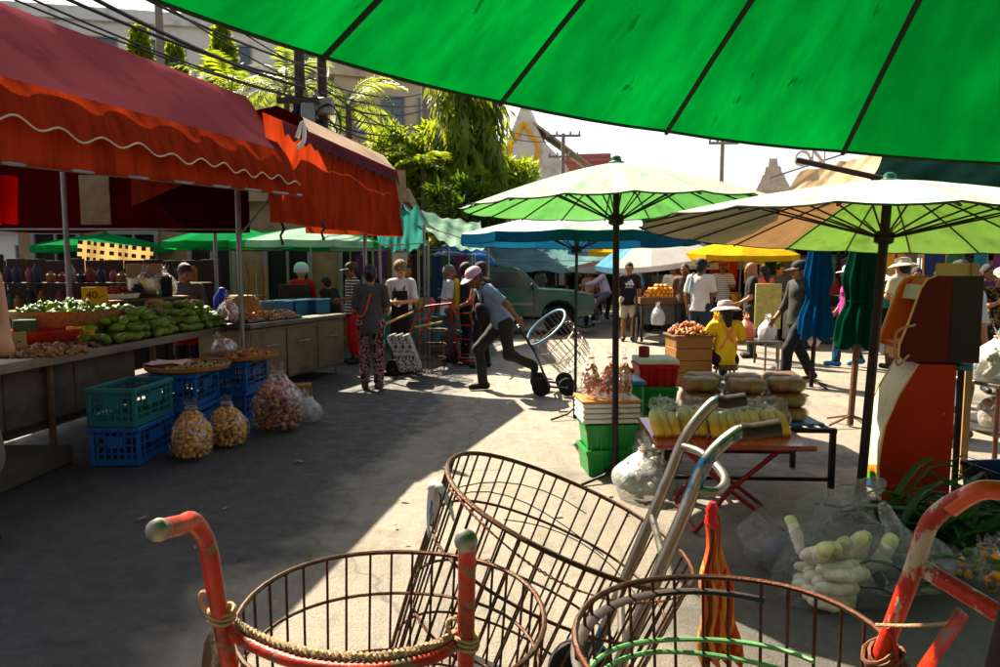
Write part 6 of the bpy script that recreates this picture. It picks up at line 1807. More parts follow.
# ------------------------------------------------------------------ crates and foam boxes by the green umbrella pole
def tub(label, loc, rz, m, w, d, h, group=None):
    b = MB(); k = .9
    for sx, sy in ((1, 0), (-1, 0), (0, 1), (0, -1)): pass
    o = [(-w / 2, -d / 2), (w / 2, -d / 2), (w / 2, d / 2), (-w / 2, d / 2)]
    rings = [[Vector((x * k, y * k, 0)) for x, y in o], [Vector((x, y, h - .03)) for x, y in o], [Vector((x * 1.05, y * 1.05, h - .03)) for x, y in o], [Vector((x * 1.05, y * 1.05, h)) for x, y in o], [Vector((x * .95, y * .95, h)) for x, y in o], [Vector((x * k * .95, y * k * .95, .015)) for x, y in o]]
    vs = [p for r_ in rings for p in r_]; fs = [(3, 2, 1, 0), (20, 21, 22, 23)]
    for i in range(5):
        for j_ in range(4): fs.append((i * 4 + j_, i * 4 + (j_ + 1) % 4, (i + 1) * 4 + (j_ + 1) % 4, (i + 1) * 4 + j_))
    b.add(vs, fs)
    for i in range(5):
        x = (i - 2) * w * .2
        b.box((x, -d / 2 * .97, h * .45), (.012, .02, h * .8)); b.box((x, d / 2 * .97, h * .45), (.012, .02, h * .8))
    return tag(b.build('crate', m, loc=loc, rot=(0, 0, rz), smooth=False), label, 'crate', group)
q = G(612, 476); gx = Vector((q.x - .02, q.y + .16, 0))
tub('bright green crate on the ground by the umbrella pole', gx, .1, m_crate_g, .38, .34, .2)
tub('bright green crate second from the ground by the umbrella pole', gx + Vector((.0, .01, .19)), .06, m_crate_g, .38, .34, .2)
t = thing('foam_box', 'pair of white foam trays with orange lid on green crates', 'box', gx + Vector((0, .02, .395)), .08)
for kz in range(4): MB().box((0, 0, .022 + kz * .04), (.44, .36, .034), bev=.008).build('foam_layer', m_foam, t)
MB().box((0, 0, .172), (.46, .38, .018), bev=.006).build('lid', plastic('orange lid', (216, 140, 60)), t)
m_tom = mat('red tomato', lin(210, 50, 24), rough=.4, var=.2)
for i, (dx, dy) in enumerate(((-.13, -.03), (.02, .02), (.12, -.05))):
    bag(('clear bag of red snacks with its twisted top on the foam trays', 'clear bag of orange snacks beside the umbrella pole', 'clear bag of mixed snacks at the lid corner')[i], gx + Vector((dx, dy, .58)), .075, .36, [m_tom, m_fry] if i != 1 else [m_fry, m_tom], .018, 130, 90 + i, fill=.72)
t = thing('lidded_box', 'green plastic box with a blue lid behind the foam trays', 'box', gx + Vector((.16, .55, 0)), .05)
MB().box((0, 0, .3), (.4, .34, .6), bev=.02).build('box_body', plastic('green box', (30, 150, 80)), t); MB().box((0, 0, .62), (.43, .37, .04), bev=.012).build('lid', plastic('blue lid', (60, 140, 200)), t)
q = P(654, 400, 6.4); rx_ = Vector((q.x, 6.4, 0))
tub('green crate under the red crate', rx_ + Vector((0, 0, .3)), 0, m_crate_g, .34, .36, .2); tub('green crate lowest of the stack holding the red crate', rx_, 0.03, m_crate_g, .34, .36, .2); tub('green crate in the middle of the stack holding the red crate', rx_ + Vector((0, 0, .15)), 0.0, m_crate_g, .34, .36, .2)
tub('red crate on the green crates with foam lid', rx_ + Vector((0, 0, .5)), 0, m_crate_r, .35, .36, .2)
tag(MB().box((0, 0, .025), (.36, .37, .05), bev=.01).build('foam_slab', m_foam, loc=rx_ + Vector((0, 0, .702))), 'white foam lid lying on the red crate', 'lid')
lathe_thing('jar', 'small red lidded jar on the foam lid', 'jar', rx_ + Vector((-.1, 0, .753)), [(.001, 0), (.045, 0), (.05, .02), (.05, .09), (.04, .1), (.001, .105)], plastic('dark red jar', (150, 20, 30)))
tub('small red basket beside the foam lid', rx_ + Vector((-.33, -.05, .56)), .1, m_crate_r, .2, .2, .1)
t = thing('stand', 'dark wooden stand under the small red basket', 'stand', rx_ + Vector((-.33, -.05, 0))); MB().box((0, 0, .545), (.24, .24, .03)).build('stand_top', m_dwood, t, smooth=False)
for x in (-.09, .09):
    for y in (-.09, .09): MB().box((x, y, .265), (.03, .03, .53)).build('leg', m_dwood, t, smooth=False)

# ------------------------------------------------------------------ red table and rack with corn and wrapped packs
m_redt = mat('red enamel table', lin(150, 16, 26), rough=.25, var=.15, sc=5, bump=.04, coat=.4, chip=lin(70, 30, 26), camt=.3)
m_redleg = mat('red painted leg', lin(140, 14, 18), rough=.4, var=.2, chip=RUST, camt=.35)
RT = Vector((1.36, 4.26, 0))
t = thing('folding_table', 'red folding table carrying bags of corn', 'table', RT, rad(-3))
MB().box((0, 0, .545), (.90, .74, .03), bev=.006).build('table_top', m_redt, t)
for sy in (-.30, .30):
    MB().tube([(-.3, sy, .53), (.0, sy + .01, .27), (.34, sy - .02, .015)], .015, 8).build('leg', m_redleg, t)
    MB().tube([(.3, sy + .035, .53), (.0, sy + .035, .27), (-.2, sy + .03, .012)], .015, 8).build('leg', m_redleg, t)
MB().tube([(.34, -.32, .02), (.34, .28, .02)], .013, 6).build('foot_bar', m_redleg, t)
MB().tube([(-.2, -.27, .016), (-.2, .33, .016)], .013, 6).build('foot_bar', m_redleg, t)
RK = Vector((1.73, 5.08, 0))
t = thing('steel_rack', 'low black steel slat rack carrying wrapped packs', 'rack', RK, rad(-3))
for x in (-.56, .56):
    for y in (-.36, .36): MB().box((x, y, .225), (.035, .035, .45)).build('leg', m_pole, t, smooth=False)
for y in (-.36, .36):
    MB().box((0, y, .46), (1.16, .04, .03)).build('frame_bar', m_pole, t, smooth=False); MB().box((0, y, .12), (1.08, .025, .025)).build('frame_bar', m_pole, t, smooth=False)
for i in range(13):
    sl_ = MB().box((-.54 + i * .09, 0, .463), (.03, .67, .018)).build('slat', m_pole, t, smooth=False)
tag(MB().box((0, 0, .008), (.3, .24, .016), bev=.004).build('board', plastic('blue board', (60, 130, 190)), loc=RK + Vector((.36, -.2, .474)), rot=(0, 0, .15)), 'small blue board under the wrapped packs at the rack end', 'board')
m_topfilm = film('shiny pack film', .05, .16, .7, 26, fres=.35, base=.05)
m_corn = mat('yellow corn', lin(255, 204, 60), rough=.45, var=.12, sc=40, bump=.9, bs=140); m_husk = mat('pale corn husk', lin(222, 210, 140), rough=.6, var=.15)
cob_v = MB(); cob_v.lathe([(.001, 0), (.023, .003), (.031, .02), (.0325, .07), (.031, .11)], 12); cob_v.lathe([(.031, .1101), (.031, .13), (.026, .16), (.014, .178), (.001, .18)], 12, m=1)
for i in range(5):
    bx0 = RT + Vector((-.36 + i * .165, -.16 + .03 * math.sin(i * 2), .562))
    t = thing('corn_bag', 'clear bag of boiled yellow corn cobs on the red table', 'corn', bx0, rad(rng.uniform(-8, 8)), 'bags of corn on the red table')
    cob0 = None
    for rr_ in range(2):
        for k in range(3):
            l_ = (-.052 + k * .052 + rng.uniform(-.004, .004), -.02 + rr_ * .06, .0 + rr_ * .012)
            rt_ = (rad(-44 + rng.uniform(-8, 8) - 8 * rr_), rad(rng.uniform(-5, 5)), 0)
            if cob0 is None: cob0 = cob_v.build('corn_cob', [m_corn, m_husk], t, loc=l_, rot=rt_)
            else:
                c = cob0.copy(); COL.objects.link(c); c.location = l_; c.rotation_euler = rt_
    q = [pr((-.05, .03, .09), (.05, .03, .09), .05), pr((-.05, .09, .17), (.05, .08, .17), .045), pr((-.04, .16, .18), (.04, .16, .18), .03)]
    v, f, _ = sdf_mesh(q, .012, .05, .005, 60, i); np_obj('film', v, f, m_thin, None, t)
def pack_mesh(seed):
    q = [pr((-.075, -.04, .05), (.075, -.04, .05), .05, k=.03), pr((-.075, .04, .05), (.075, .04, .05), .05, k=.03), pr((-.075, 0, .05), (.075, 0, .05), .052, k=.03)]
    return sdf_mesh(q, .011, .03, .004, 55, seed)
m_leafpack = mat('brown green pickled leaves', lin(170, 112, 44), rough=.5, var=.5, sc=18, bump=.7, bs=50, chip=lin(160, 156, 56), cscale=7, camt=.44)
pm = [pack_mesh(3), pack_mesh(9)]
for ci, (px, n, Y) in enumerate(((702, 3, 4.93), (703, 3, 5.14), (747, 3, 4.86), (745, 3, 5.10), (790, 3, 4.90), (783, 3, 5.14))):
    for k in range(n):
        l_ = Vector(((px - 500) / 700 * Y + rng.uniform(-.012, .012), Y + rng.uniform(-.015, .015), .49 + k * .102))
        t = thing('wrapped_pack', 'film wrapped pack of brown green leaves, %s of its stack on the rack' % ('lowest', 'middle one', 'topmost')[k], 'pack', l_, rng.uniform(-.12, .12), '%s wrapped leaf packs on the rack' % ('lowest', 'middle', 'topmost')[k])
        if ci == 0 and k < 2:
            v, f, _ = pm[k]; np_obj('contents', v * np.array([.97, .95, .93]) + np.array([0, 0, .002]), f, m_leafpack, None, t); np_obj('film', v * np.array([1.05, 1.06, 1.0]), f, m_topfilm, None, t)
            if k == 0: p0_ = t
        else:
            for ch in p0_.children:
                c = ch.copy(); COL.objects.link(c); c.parent = t; c.scale = (1.02, 1.0 + rng.uniform(-.05, .08), 1)
# bags under the table
bag('big clear bag slumped under the red table', (1.02, 4.75, 0), .22, .36, [m_veg, m_foam], .04, 40, 101, bm=m_bag2)
bag('white carrier bag between the crates and the red table', (1.1, 5.3, 0), .2, .42, [m_foam], .05, 30, 102, bm=m_bag2)
bag('grey clear bag behind the green crates', (1.32, 5.65, 0), .2, .5, [m_veg], .05, 30, 103, bm=m_bag2)

# ------------------------------------------------------------------ orange kiosk
def kiosk():
    n = Vector((-.98, .2, 0)).normalized()
    b0 = G(936, 497)
    t = thing('kiosk', 'orange self service kiosk with curved pedestal and screen', 'kiosk', b0, math.atan2(n.y, n.x))
    w = .40
    m_side = mat('orange kiosk panel', lin(186, 52, 6), rough=.45, var=.15, sc=4, bump=.05, bs=20, spec=.15, dirt=lin(90, 34, 12), damt=.35); m_dk = mat('black kiosk housing', lin(24, 18, 16), rough=.5, var=.15)
    m_front = mat('cream kiosk front', lin(236, 224, 196), rough=.3, var=.05, bump=.02); m_lt = mat('light orange frame', lin(250, 130, 36), rough=.35, var=.08, bump=.02)
    def ext(poly, nm, m, y0, y1, sm=True): return MB().prism([(x, y0, z) for x, z in poly], (0, y1 - y0, 0)).build(nm, m, t, smooth=sm, angle=30)
    fr = [(.40, 0), (.422, .12), (.428, .25), (.418, .38), (.40, .52), (.33, .72), (.22, .94)]
    ext([(0, 0)] + fr + [(0, .94)], 'pedestal', m_side, -w / 2, w / 2)
    # curved front skin, proud of the pedestal
    g = [[Vector((x + .006, y, z)) for (x, z) in fr] for y in (-w / 2 + .015, w / 2 - .015)]
    MB().sheet(g).build('front_panel', m_front, t)
    for i, (z0, z1, cl_) in enumerate(((.04, .09, (40, 120, 200)), (.10, .14, (90, 180, 60)), (.15, .19, (236, 150, 30)))):
        gg = [[Vector((np.interp(z, [q[1] for q in fr], [q[0] for q in fr]) + .009, y, z)) for z in np.linspace(z0, z1 + (.06 if y > 0 else 0), 4)] for y in (-w / 2 + .03, -.05, w / 2 - .03)]
        MB().sheet(gg).build('printed_band', mat('band %d' % i, lin(*cl_), rough=.4, var=.05), t)
    up = [(.06, .955), (.31, .955), (.345, .99), (.345, 1.06), (.30, 1.2), (.235, 1.43), (.2, 1.49), (.15, 1.51), (.06, 1.51)]
    # two cheeks and recessed middle
    ext(up, 'side_cheek', mat('maroon cheek', lin(104, 14, 6), rough=.4, var=.1, spec=.15), w / 2 - .02, w / 2 + .02); ext(up, 'side_cheek', m_lt, -w / 2 - .02, -w / 2 + .02)
    mid = [(.06, .955), (.31, .955), (.335, .99), (.335, 1.05), (.13, 1.09), (.11, 1.34), (.215, 1.36), (.19, 1.46), (.15, 1.5), (.06, 1.5)]
    ext(mid, 'screen_shell', m_side, -w / 2 + .021, w / 2 - .021)
    ext([(-.12, .955), (.058, .955), (.058, 1.512), (-.12, 1.512)], 'rear_housing', m_dk, -w / 2 - .02, w / 2 + .02)
    s_ = MB().box((.212, 0, 1.405), (.012, .30, .10), rot=(0, rad(-14), 0)).build('header_plate', mat('pale plate', lin(206, 206, 196), rough=.3), t, smooth=False)
    MB().box((.128, 0, 1.21), (.012, .28, .18), rot=(0, rad(-5), 0)).build('screen', mat('dark screen', lin(150, 40, 20), rough=.15, var=.2), t, smooth=False)
    MB().box((.238, .0, 1.074), (.16, .3, .012), rot=(0, rad(11), 0)).build('keypad', m_lt, t, smooth=False)
    MB().box((.342, .06, 1.0), (.012, .22, .07)).build('lower_plate', mat('yellow plate', lin(230, 160, 30), rough=.4), t, smooth=False)
    MB().box((.345, -.12, 1.0), (.01, .09, .07)).build('notice', mat('pale blue notice', lin(200, 220, 226), rough=.4), t, smooth=False)
    MB().tube(bez([(.3, .24, 1.0), (.4, .34, .95), (.42, .36, 1.15), (.28, .26, 1.2)], 6), .008, 6).build('hose', mat('pink hose', lin(200, 150, 140), rough=.5), t)
    for sy_ in (1, -1):  # cream tubes painted in for the sunlit kiosk edges
        MB().tube([Vector((x + .004, sy_ * (w / 2 + .012), z)) for x, z in up[1:-1]], .008, 6).build('lit_edge', mat('sunlit edge cream', lin(250, 206, 150), rough=.35), t)
        MB().tube([Vector((x + .006, sy_ * (w / 2 - .004), z)) for x, z in fr], .007, 6).build('lit_edge', mat('sunlit edge cream', (0, 0, 0)), t)
    for i in range(3):
        for k_ in range(3): MB().box((.225 + .03 * i, -.05 + .04 * k_, 1.082 - .0058 * i), (.018, .026, .008), rot=(0, rad(11), 0)).build('key_button', m_white, t, smooth=False)
    MB().box((.35, -.02, .975), (.008, .06, .012)).build('coin_slot', m_black, t, smooth=False)
    for z_ in (.3, .62):
        MB().box((.06, w / 2 + .002, z_), (.012, .004, .012)).build('bolt', m_steel, t, smooth=False)
    MB().box((-.06, 0, .918), (.1, .36, .04), bev=.01).build('rear_shelf', plastic('teal shelf', (20, 120, 150)), t)
    MB().box((-.06, -.12, .45), (.03, .03, .89)).box((-.06, .12, .45), (.03, .03, .89)).build('rear_leg', m_pole, t, smooth=False)
    return b0
kb = kiosk()
q = P(972, 300, 5.15); t = thing('notice_board', 'tan notice board on a post behind the kiosk', 'board', (q.x, 5.15, 0), rad(-8))
MB().box((0, 0, .8), (.05, .05, 1.6)).build('post', mat('tan post', lin(170, 140, 100), rough=.7, var=.2), t, smooth=False)
MB().box((-.12, 0, 1.5), (.28, .02, .2), bev=.004).build('panel', mat('tan board', lin(196, 164, 116), rough=.7, var=.15), t)
# ------------------------------------------------------------------ foreground: three basket trolleys
def rope_twist(a_path, r, off, m, name, parent, turns=14):
    path = [Vector(p) for p in a_path]; n = len(path); b = MB()
    for s in (0, math.pi):
        pts = []
        for i in range(n * 4 - 3):
            k = i / 4; p = path[int(k)].lerp(path[min(int(k) + 1, n - 1)], k % 1)
            w = s + turns * 6.283 * i / (n * 4)
            pts.append(p + Vector((0, math.cos(w) * off, math.sin(w) * off)))
        b.tube(pts, r, 6)
    return b.build(name, m, parent)
# --- left trolley, orange
def cart_left():
    o = Vector((-.28, 1.5, 0))
    t = thing('hand_trolley', 'chipped orange hand trolley with two bent handle pipes', 'trolley', o)
    def pipe(cap, grip, top, low):
        d = (low - top).normalized(); end = low + d * ((low.z - .14) / -d.z)
        path = bez([cap, cap.lerp(grip, .6), grip, top, top.lerp(low, .55), low], 7) + [low.lerp(end, .5), end]
        b_ = MB(); b_.tube([p - o for p in path], .016, 14)
        pp_ = b_.build('rail', m_orange, t)
        e = (cap - grip).normalized()
        MB().tube([cap - o - e * .004, cap - o + e * .006, cap - o + e * .012], [.018, .017, .010], 14).build('end_cap', m_steel, pp_)
        return low, end
    lo1, en1 = pipe(P(158, 530, 1.03), P(193, 522, 1.15), P(207, 545, 1.205), P(222, 625, 1.27))
    lo2, en2 = pipe(P(466, 541, 1.02), P(467, 541, 1.17), P(467, 556, 1.21), P(466, 640, 1.28))
    # bowed cross bar, rope round it
    a, b_ = P(243, 637, 1.285), P(462, 640, 1.285)
    bar = bez([lo1 + Vector((.0, .005, .0)), a + Vector((.01, -.01, -.005)), P(300, 663, 1.22), P(370, 669, 1.2), P(430, 658, 1.23), b_], 8)
    MB().tube([p - o for p in bar], .012, 12).build('cross_bar', m_orange, t)
    rope_twist([p - o + Vector((0, .012, .016)) for p in bar[4:]], .0042, .006, m_rope, 'rope', t, 26)
    for q in (lo1 + Vector((0, 0, .012)), lo2 + Vector((0, 0, -.01))):
        b2 = MB()
        for k in range(3):
            b2.tube([q - o + Vector((math.cos(w) * .023, math.sin(w) * .023, k * .009 + .003 * math.sin(2 * w))) for w in [i * .524 for i in range(12)]], .0042, 5, closed=True)
        b2.tube([p - o for p in bez([q + Vector((-.022, -.01, .01)), q + Vector((-.035, -.01, .045)), q + Vector((-.02, -.015, .06)), q + Vector((.02, -.01, .02))], 5)], .0042, 5)
        b2.build('rope_lashing', m_rope, t)
    for f in (.3, .62, .9):
        MB().tube([lo1.lerp(en1, f) - o, lo2.lerp(en2, f) - o], .012, 8).build('cross_bar', m_orange, t)
    for e, s in ((en1, -1), (en2, 1)): wheel_part(t, e - o + Vector((s * .06, 0, -.005)), .13, .05, axis='x')
    MB().box(((en1 + en2) / 2 - o) + Vector((0, .2, -.09)), (.42, .36, .012)).build('toe_plate', m_orange, t, smooth=False)
    # canvas flap hung behind the left pipe
    g = []
    for i in range(9):
        u = i / 8
        g.append([lo1 - o + Vector((-.012 - .085 * u * (1 - .3 * math.sin(u * 3)) * (k / 5) ** .7 + .012 * math.sin(3 * u + k), .02 + .05 * u, -.0 - .16 * (k / 5) - .03 * u * k / 5)) for k in range(6)])
    MB().sheet(g).build('canvas_flap', cloth('brown canvas', (96, 72, 46)), t)
cart_left()
ax1 = Vector((.03, 0, 1)).normalized()
basket('rusty wire basket in the orange trolley', P(394, 611, 1.54), (.035, -.0, 1), .345, .30, .72, 36, m_wire, hoops=(0, .3, .62, .84, 1.0), rim_r=.0062, wire_r=.0036)
# --- middle trolley, grey steel, tilted to the right
u2 = Vector((.38, 0, .92)).normalized()
def cart_mid():
    o = Vector((.2, 2.1, 0))
    t = thing('hand_trolley', 'grey steel hand trolley with blue paint traces and two curved grips', 'trolley', o)
    m_b = metal('grey pipe with blue traces', (170, 162, 150), rough=.3, chip=lin(60, 120, 150), cscale=6, camt=.42, stretch=(1, 1, .5))
    m_grip = mat('dark rubber grip', lin(50, 40, 34), rough=.45, var=.25, chip=lin(100, 84, 66), camt=.35)
    ends = []
    for (g1, bend, mid, low, Y) in (((779, 427), (735, 434), (706, 462), (664, 560), 1.88), ((745, 399), (712, 404), (686, 436), (652, 516), 2.34)):
        a, b_, c, d = P(*g1, Y), P(*bend, Y), P(*mid, Y), P(*low, Y)
        dd = (d - c).normalized(); e = d + dd * ((d.z - .12) / -dd.z)
        path = bez([a, a.lerp(b_, .6), b_, c, c.lerp(d, .5), d], 7) + [d.lerp(e, .5), e]
        rl = MB().tube([p - o for p in path], .0195, 14).build('rail', m_b, t)
        gp = bez([a, a.lerp(b_, .6), b_, c], 7)
        MB().tube([p - o for p in gp[:13]], .0225, 14).build('grip', m_grip, rl)
        ends.append((c, d, e))
    (c1, d1, e1), (c2, d2, e2) = ends
    f1, f2 = c1.lerp(d1, .12), c2.lerp(d2, .12)
    loop = bez([f2, f2.lerp(f1, .35) + Vector((.05, 0, .0)), f1.lerp(f2, .18) + Vector((.08, 0, -.025)), f1 + Vector((.045, -.01, -.045)), f1 + (d1 - c1) * .16], 6)
    MB().tube([p - o for p in loop], .013, 10).build('loop_bar', m_steel, t)
    for f in (.0, .45, .85): MB().tube([d1.lerp(e1, f) - o, d2.lerp(e2, f) - o], .012, 8).build('cross_bar', m_b, t)
    for e, s in ((e1, -1), (e2, 1)): wheel_part(t, e - o + Vector((0, s * .05, .0)), .12, .05, axis='y')
    MB().box((e1 + e2) / 2 - o + Vector((-.2, 0, .03)), (.4, .42, .012), rot=(0, rad(25), 0)).build('toe_plate', m_b, t, smooth=False)
cart_mid()
c2 = P(569, 514, 2.16)
basket('big rusty wire basket leaning in the grey steel trolley', c2, u2, .415, .345, .80, 44, m_wire, hoops=(0, .25, .5, .78, 1.0), rim_r=.0078, wire_r=.004)
# wires, rope and rag tied to its rim
def on_rim(a, r=.418, dz=0.0):
    Rm = rotmat(Vector((1, 0, 0)), u2); return c2 + Rm @ Vector((math.cos(a) * r, math.sin(a) * r, dz))
tw = thing('twine', 'reddish twine wound along the rim of the leaning basket', 'rope', on_rim(4.4))
rope_twist([on_rim(a, .421, -.035 - .02 * math.sin(a * 3)) - on_rim(4.4) for a in np.linspace(3.5, 5.8, 16)], .0022, .004, mat('red brown twine', lin(130, 74, 50), rough=.9), 'strand', tw, 30)
rg = on_rim(3.3, .43, -.07)
rgt = thing('rag', 'torn white and blue plastic strips knotted on the leaning basket', 'rag', rg)
for i in range(7):
    w_ = rng.uniform(-.03, .05); l_ = rng.uniform(.05, .15)
    MB().tube(bez([(0, 0, .03), (w_ * .5, -.01 * (i % 3), .01), (w_, .01 * math.sin(i), -l_ * .5), (w_ * 1.1 + .01 * math.sin(i * 3), 0, -l_)], 5), [.007, .014, .012, .016, .013, .015, .01, .013, .011, .012, .009, .01, .008, .008, .006, .004], 7, flat=.3).build('strip', plastic('white film strip', (206, 210, 216)) if i % 3 else plastic('blue film strip', (50, 110, 190)), rgt)
for i, (a0, a1, dz, col_) in enumerate(((.9, 2.6, -.16, (110, 60, 120)), (1.2, 3.0, -.1, (60, 50, 48)), (.4, 1.9, -.22, (90, 70, 60)))):
    p = [on_rim(a, .40, dz - .03 * math.sin(a * 2.3 + i)) for a in np.linspace(a0, a1, 9)]
    tag(MB().tube([x - p[0] for x in p], .0022, 5).build('string', mat('string %d' % i, lin(*col_), rough=.8), loc=p[0]), ('purple string tied across the leaning basket', 'black string tied high inside the leaning basket', 'brown string tied low inside the leaning basket')[i], 'string')
# --- right trolley, red and bare metal
def cart_right():
    o = Vector((.9, 1.4, 0))
    t = thing('hand_trolley', 'worn red and white hand trolley pipe with cross brace', 'trolley', o)
    A, B_, C_, D_ = P(1060, 489, 1.16), P(975, 492, 1.22), P(932, 520, 1.26), P(884, 648, 1.31)
    dd = (D_ - C_).normalized(); E = D_ + dd * ((D_.z - .13) / -dd.z)
    path = bez([A, A.lerp(B_, .6), B_, C_, C_.lerp(D_, .4), D_], 8) + [D_.lerp(E, .5), E]
    rl = MB().tube([p - o for p in path], .0165, 14).build('rail', m_redwhite, t)
    gp = bez([A, A.lerp(B_, .6), B_, C_], 8)
    MB().tube([p - o for p in gp[:22]], .0175, 14).build('grip', mat('orange grip', lin(222, 84, 22), rough=.3, var=.15, coat=.4), rl)
    # second pipe, nearer and out to the right
    sh = Vector((.24, -.33, 0))
    MB().tube([p - o + sh for p in path], .0185, 12).build('rail', m_redwhite, t)
    q = P(921, 567, 1.275)
    MB().tube([q - o, q - o + Vector((.10, -.15, -.05)), q - o + sh + Vector((-.03, .03, -.10))], .0165, 12).build('cross_brace', m_redwhite, t)
    f = q + Vector((.075, -.10, -.035))
    cl_ = MB(); cl_.tube([f - o + Vector((.005, -.008, -.002)), f - o + Vector((.022, -.034, -.011))], .021, 12); cl_.build('clamp', m_steel, t)
    MB().tube([P(963, 612, 1.2) - o, P(925, 668, 1.22) - o, P(880, 740, 1.26) - o], .016, 6, flat=.35).build('flat_brace', m_orange, t)
    MB().tube([p - o for p in sag(P(876, 625, 1.3), P(962, 622, 1.2), .004, 8)], .0035, 6).build('string', m_rope, t)
    MB().tube([p - o for p in bez([P(888, 628, 1.29), P(894, 640, 1.285), P(897, 660, 1.285)], 4)], .004, 5).build('string', mat('red twine', lin(170, 50, 40), rough=.8), t)
    b2 = MB()
    for k in range(6):
        c = D_ + Vector((rng.uniform(-.012, .012), 0, rng.uniform(-.03, .02))) - o; ph = rng.random() * 3
        b2.tube([c + Vector((math.cos(w) * rng.uniform(.024, .03), math.sin(w) * .027, .018 * math.sin(w + ph))) for w in [i * .524 for i in range(12)]], .0042, 5, closed=True)
    b2.build('wire_lashing', mat('rusty lashing', lin(130, 84, 56), rough=.6, var=.3), t)
    for s, e in ((-1, E), (1, E + sh)): wheel_part(t, e - o + Vector((s * .04, s * -.04, 0)), .12, .05, axis='x')
cart_right()
c3 = P(731, 640, 1.40)
basket('rusty wire basket in the worn red trolley', c3, (-.02, .02, 1), .325, .285, .70, 30, m_wire, hoops=(0, .35, .55, 1.0), rim_r=.0075, wire_r=.0042)
def in3(a, r, z): return Vector((c3.x + math.cos(a) * r, c3.y + math.sin(a) * r, c3.z + z))
tag(MB().tube([in3(a, .318, -.045) - c3 for a in np.linspace(1.0, 3.35, 26)], .016, 8, flat=.35).build('strap', mat('dark rubber strap', lin(52, 38, 32), rough=.55, var=.25), loc=c3), 'wide dark rubber strap round the inside of the near basket', 'strap')
for i, dz in enumerate((-.16, -.20)):
    tag(MB().tube([in3(a, .312, dz + .01 * math.sin(3 * a + i)) - c3 for a in np.linspace(.6, 3.6, 30)], .0062, 7).build('hose', plastic('pale green hose', (110, 170, 110)), loc=c3), ('pale green hose looped high inside the near basket', 'pale green hose looped low inside the near basket')[i], 'hose')
# folded striped plastic behind it
def flag():
    a = P(712, 520, 2.6); o = Vector((a.x, 2.6, 0)); g = []
    for k in range(15):
        f = k / 14; z = a.z * (1 - f) + .02; w = .018 + .085 * min(1, f * 1.6); row = []
        for i in range(17):
            u = i / 16 - .5
            row.append(Vector((u * w * 1.45 * (1 + .1 * math.sin(f * 9)) + .05 * f + .012 * math.sin(f * 14 + u * 3), .03 * math.sin(u * 22 + f * 2) * (.3 + f), z)))
        g.append(row)
    t = thing('folded_parasol', 'folded orange and yellow striped plastic sheet tied at its top', 'parasol', o)
    m = pattern('orange yellow stripes', (232, 96, 44), (246, 180, 84), 3, 'noise', (238, 140, 100))
    nt = m.node_tree; mp = nt.nodes.new('ShaderNodeMapping'); mp.inputs['Scale'].default_value = (22, 3, .25)
    tx = [n for n in nt.nodes if n.type == 'TEX_NOISE'][0]; tcn = [n for n in nt.nodes if n.type == 'TEX_COORD'][0]
    nt.links.new(tcn.outputs['Object'], mp.inputs['Vector']); nt.links.new(mp.outputs[0], tx.inputs['Vector'])
    MB().sheet(g).build('sheet', m, t, angle=180)
    MB().tube([(0, 0, 0), (0, 0, a.z + .06)], .009, 6).build('stick', m_wood, t)
    MB().lathe([(.02, -.02), (.03, 0), (.02, .03), (.026, .05), (.012, .08)], 10, (0, 0, a.z - .01)).build('tie', plastic('red tie', (206, 30, 30)), t)
flag()
# ------------------------------------------------------------------ vegetables in bags on the right
m_daik = mat('white green radish', lin(244, 240, 218), rough=.5, var=.2, sc=18, bump=.3, bs=40, dirt=lin(150, 130, 96), dscale=12, damt=.35)
m_daik2 = mat('green radish shoulder', lin(212, 218, 156), rough=.45, var=.25, sc=14, bump=.2, bs=40)
DK = G(840, 604)
t = thing('radish_bag', 'clear bag of white and pale green radishes on the shaded ground', 'bag', DK); t.scale = (.95,) * 3
dm = MB()
def bent(prof, mi):
    k0 = len(dm.v); dm.lathe(prof, 14, m=mi)
    for i in range(k0, len(dm.v)):
        x, y, z = dm.v[i]; w = 1 + .07 * math.sin(z * 60 + 2 * math.atan2(y, x))
        dm.v[i] = (x * w + .9 * (z - .13) ** 2, y * w + .004 * math.sin(z * 40), z)
bent([(.001, 0), (.012, .003), (.026, .02), (.034, .06), (.037, .12), (.0375, .17), (.037, .19)], 0)
bent([(.037, .1901), (.036, .215), (.03, .235), (.02, .243), (.012, .246), (.001, .247)], 1)
d0 = None; r = random.Random(8)
for lay, n in enumerate((5, 5, 4)):
    for i in range(n):
        lo_ = Vector((-.17 + r.uniform(-.02, .02) + .03 * lay, -.02 + i * .062 - .05, .04 + lay * .066)); ro_ = (rad(90 + r.uniform(-8, 8)), rad(r.uniform(-10, 10)), rad(92 + r.uniform(-18, 18)))
        if d0 is None: d0 = dm.build('radish', [m_daik, m_daik2], t, loc=lo_, rot=ro_)
        else:
            c = d0.copy(); COL.objects.link(c); c.location = lo_; c.rotation_euler = ro_; c.scale = (r.uniform(.85, 1.1),) * 3
for i in range(9):
    c = d0.copy(); COL.objects.link(c); c.location = (-.17 + .045 * i, .10 + .05 * (i % 2), .20 - .012 * i); c.rotation_euler = (rad(r.uniform(20, 60)), rad(r.uniform(-50, 50)), r.uniform(0, 3)); c.scale = (r.uniform(.75, 1.05),) * 3
q = [pr((-.16, .05, .1), (.16, .05, .1), .15), pr((-.1, .1, .24), (.1, .12, .22), .12), pr((-.03, .13, .33), (-.04, .16, .42), .05, .03)]
v, f, _ = sdf_mesh(q, .018, .08, .012, 26, 5, floor=.004); np_obj('film', v, f, m_thin, None, t)
GB = G(815, 570)
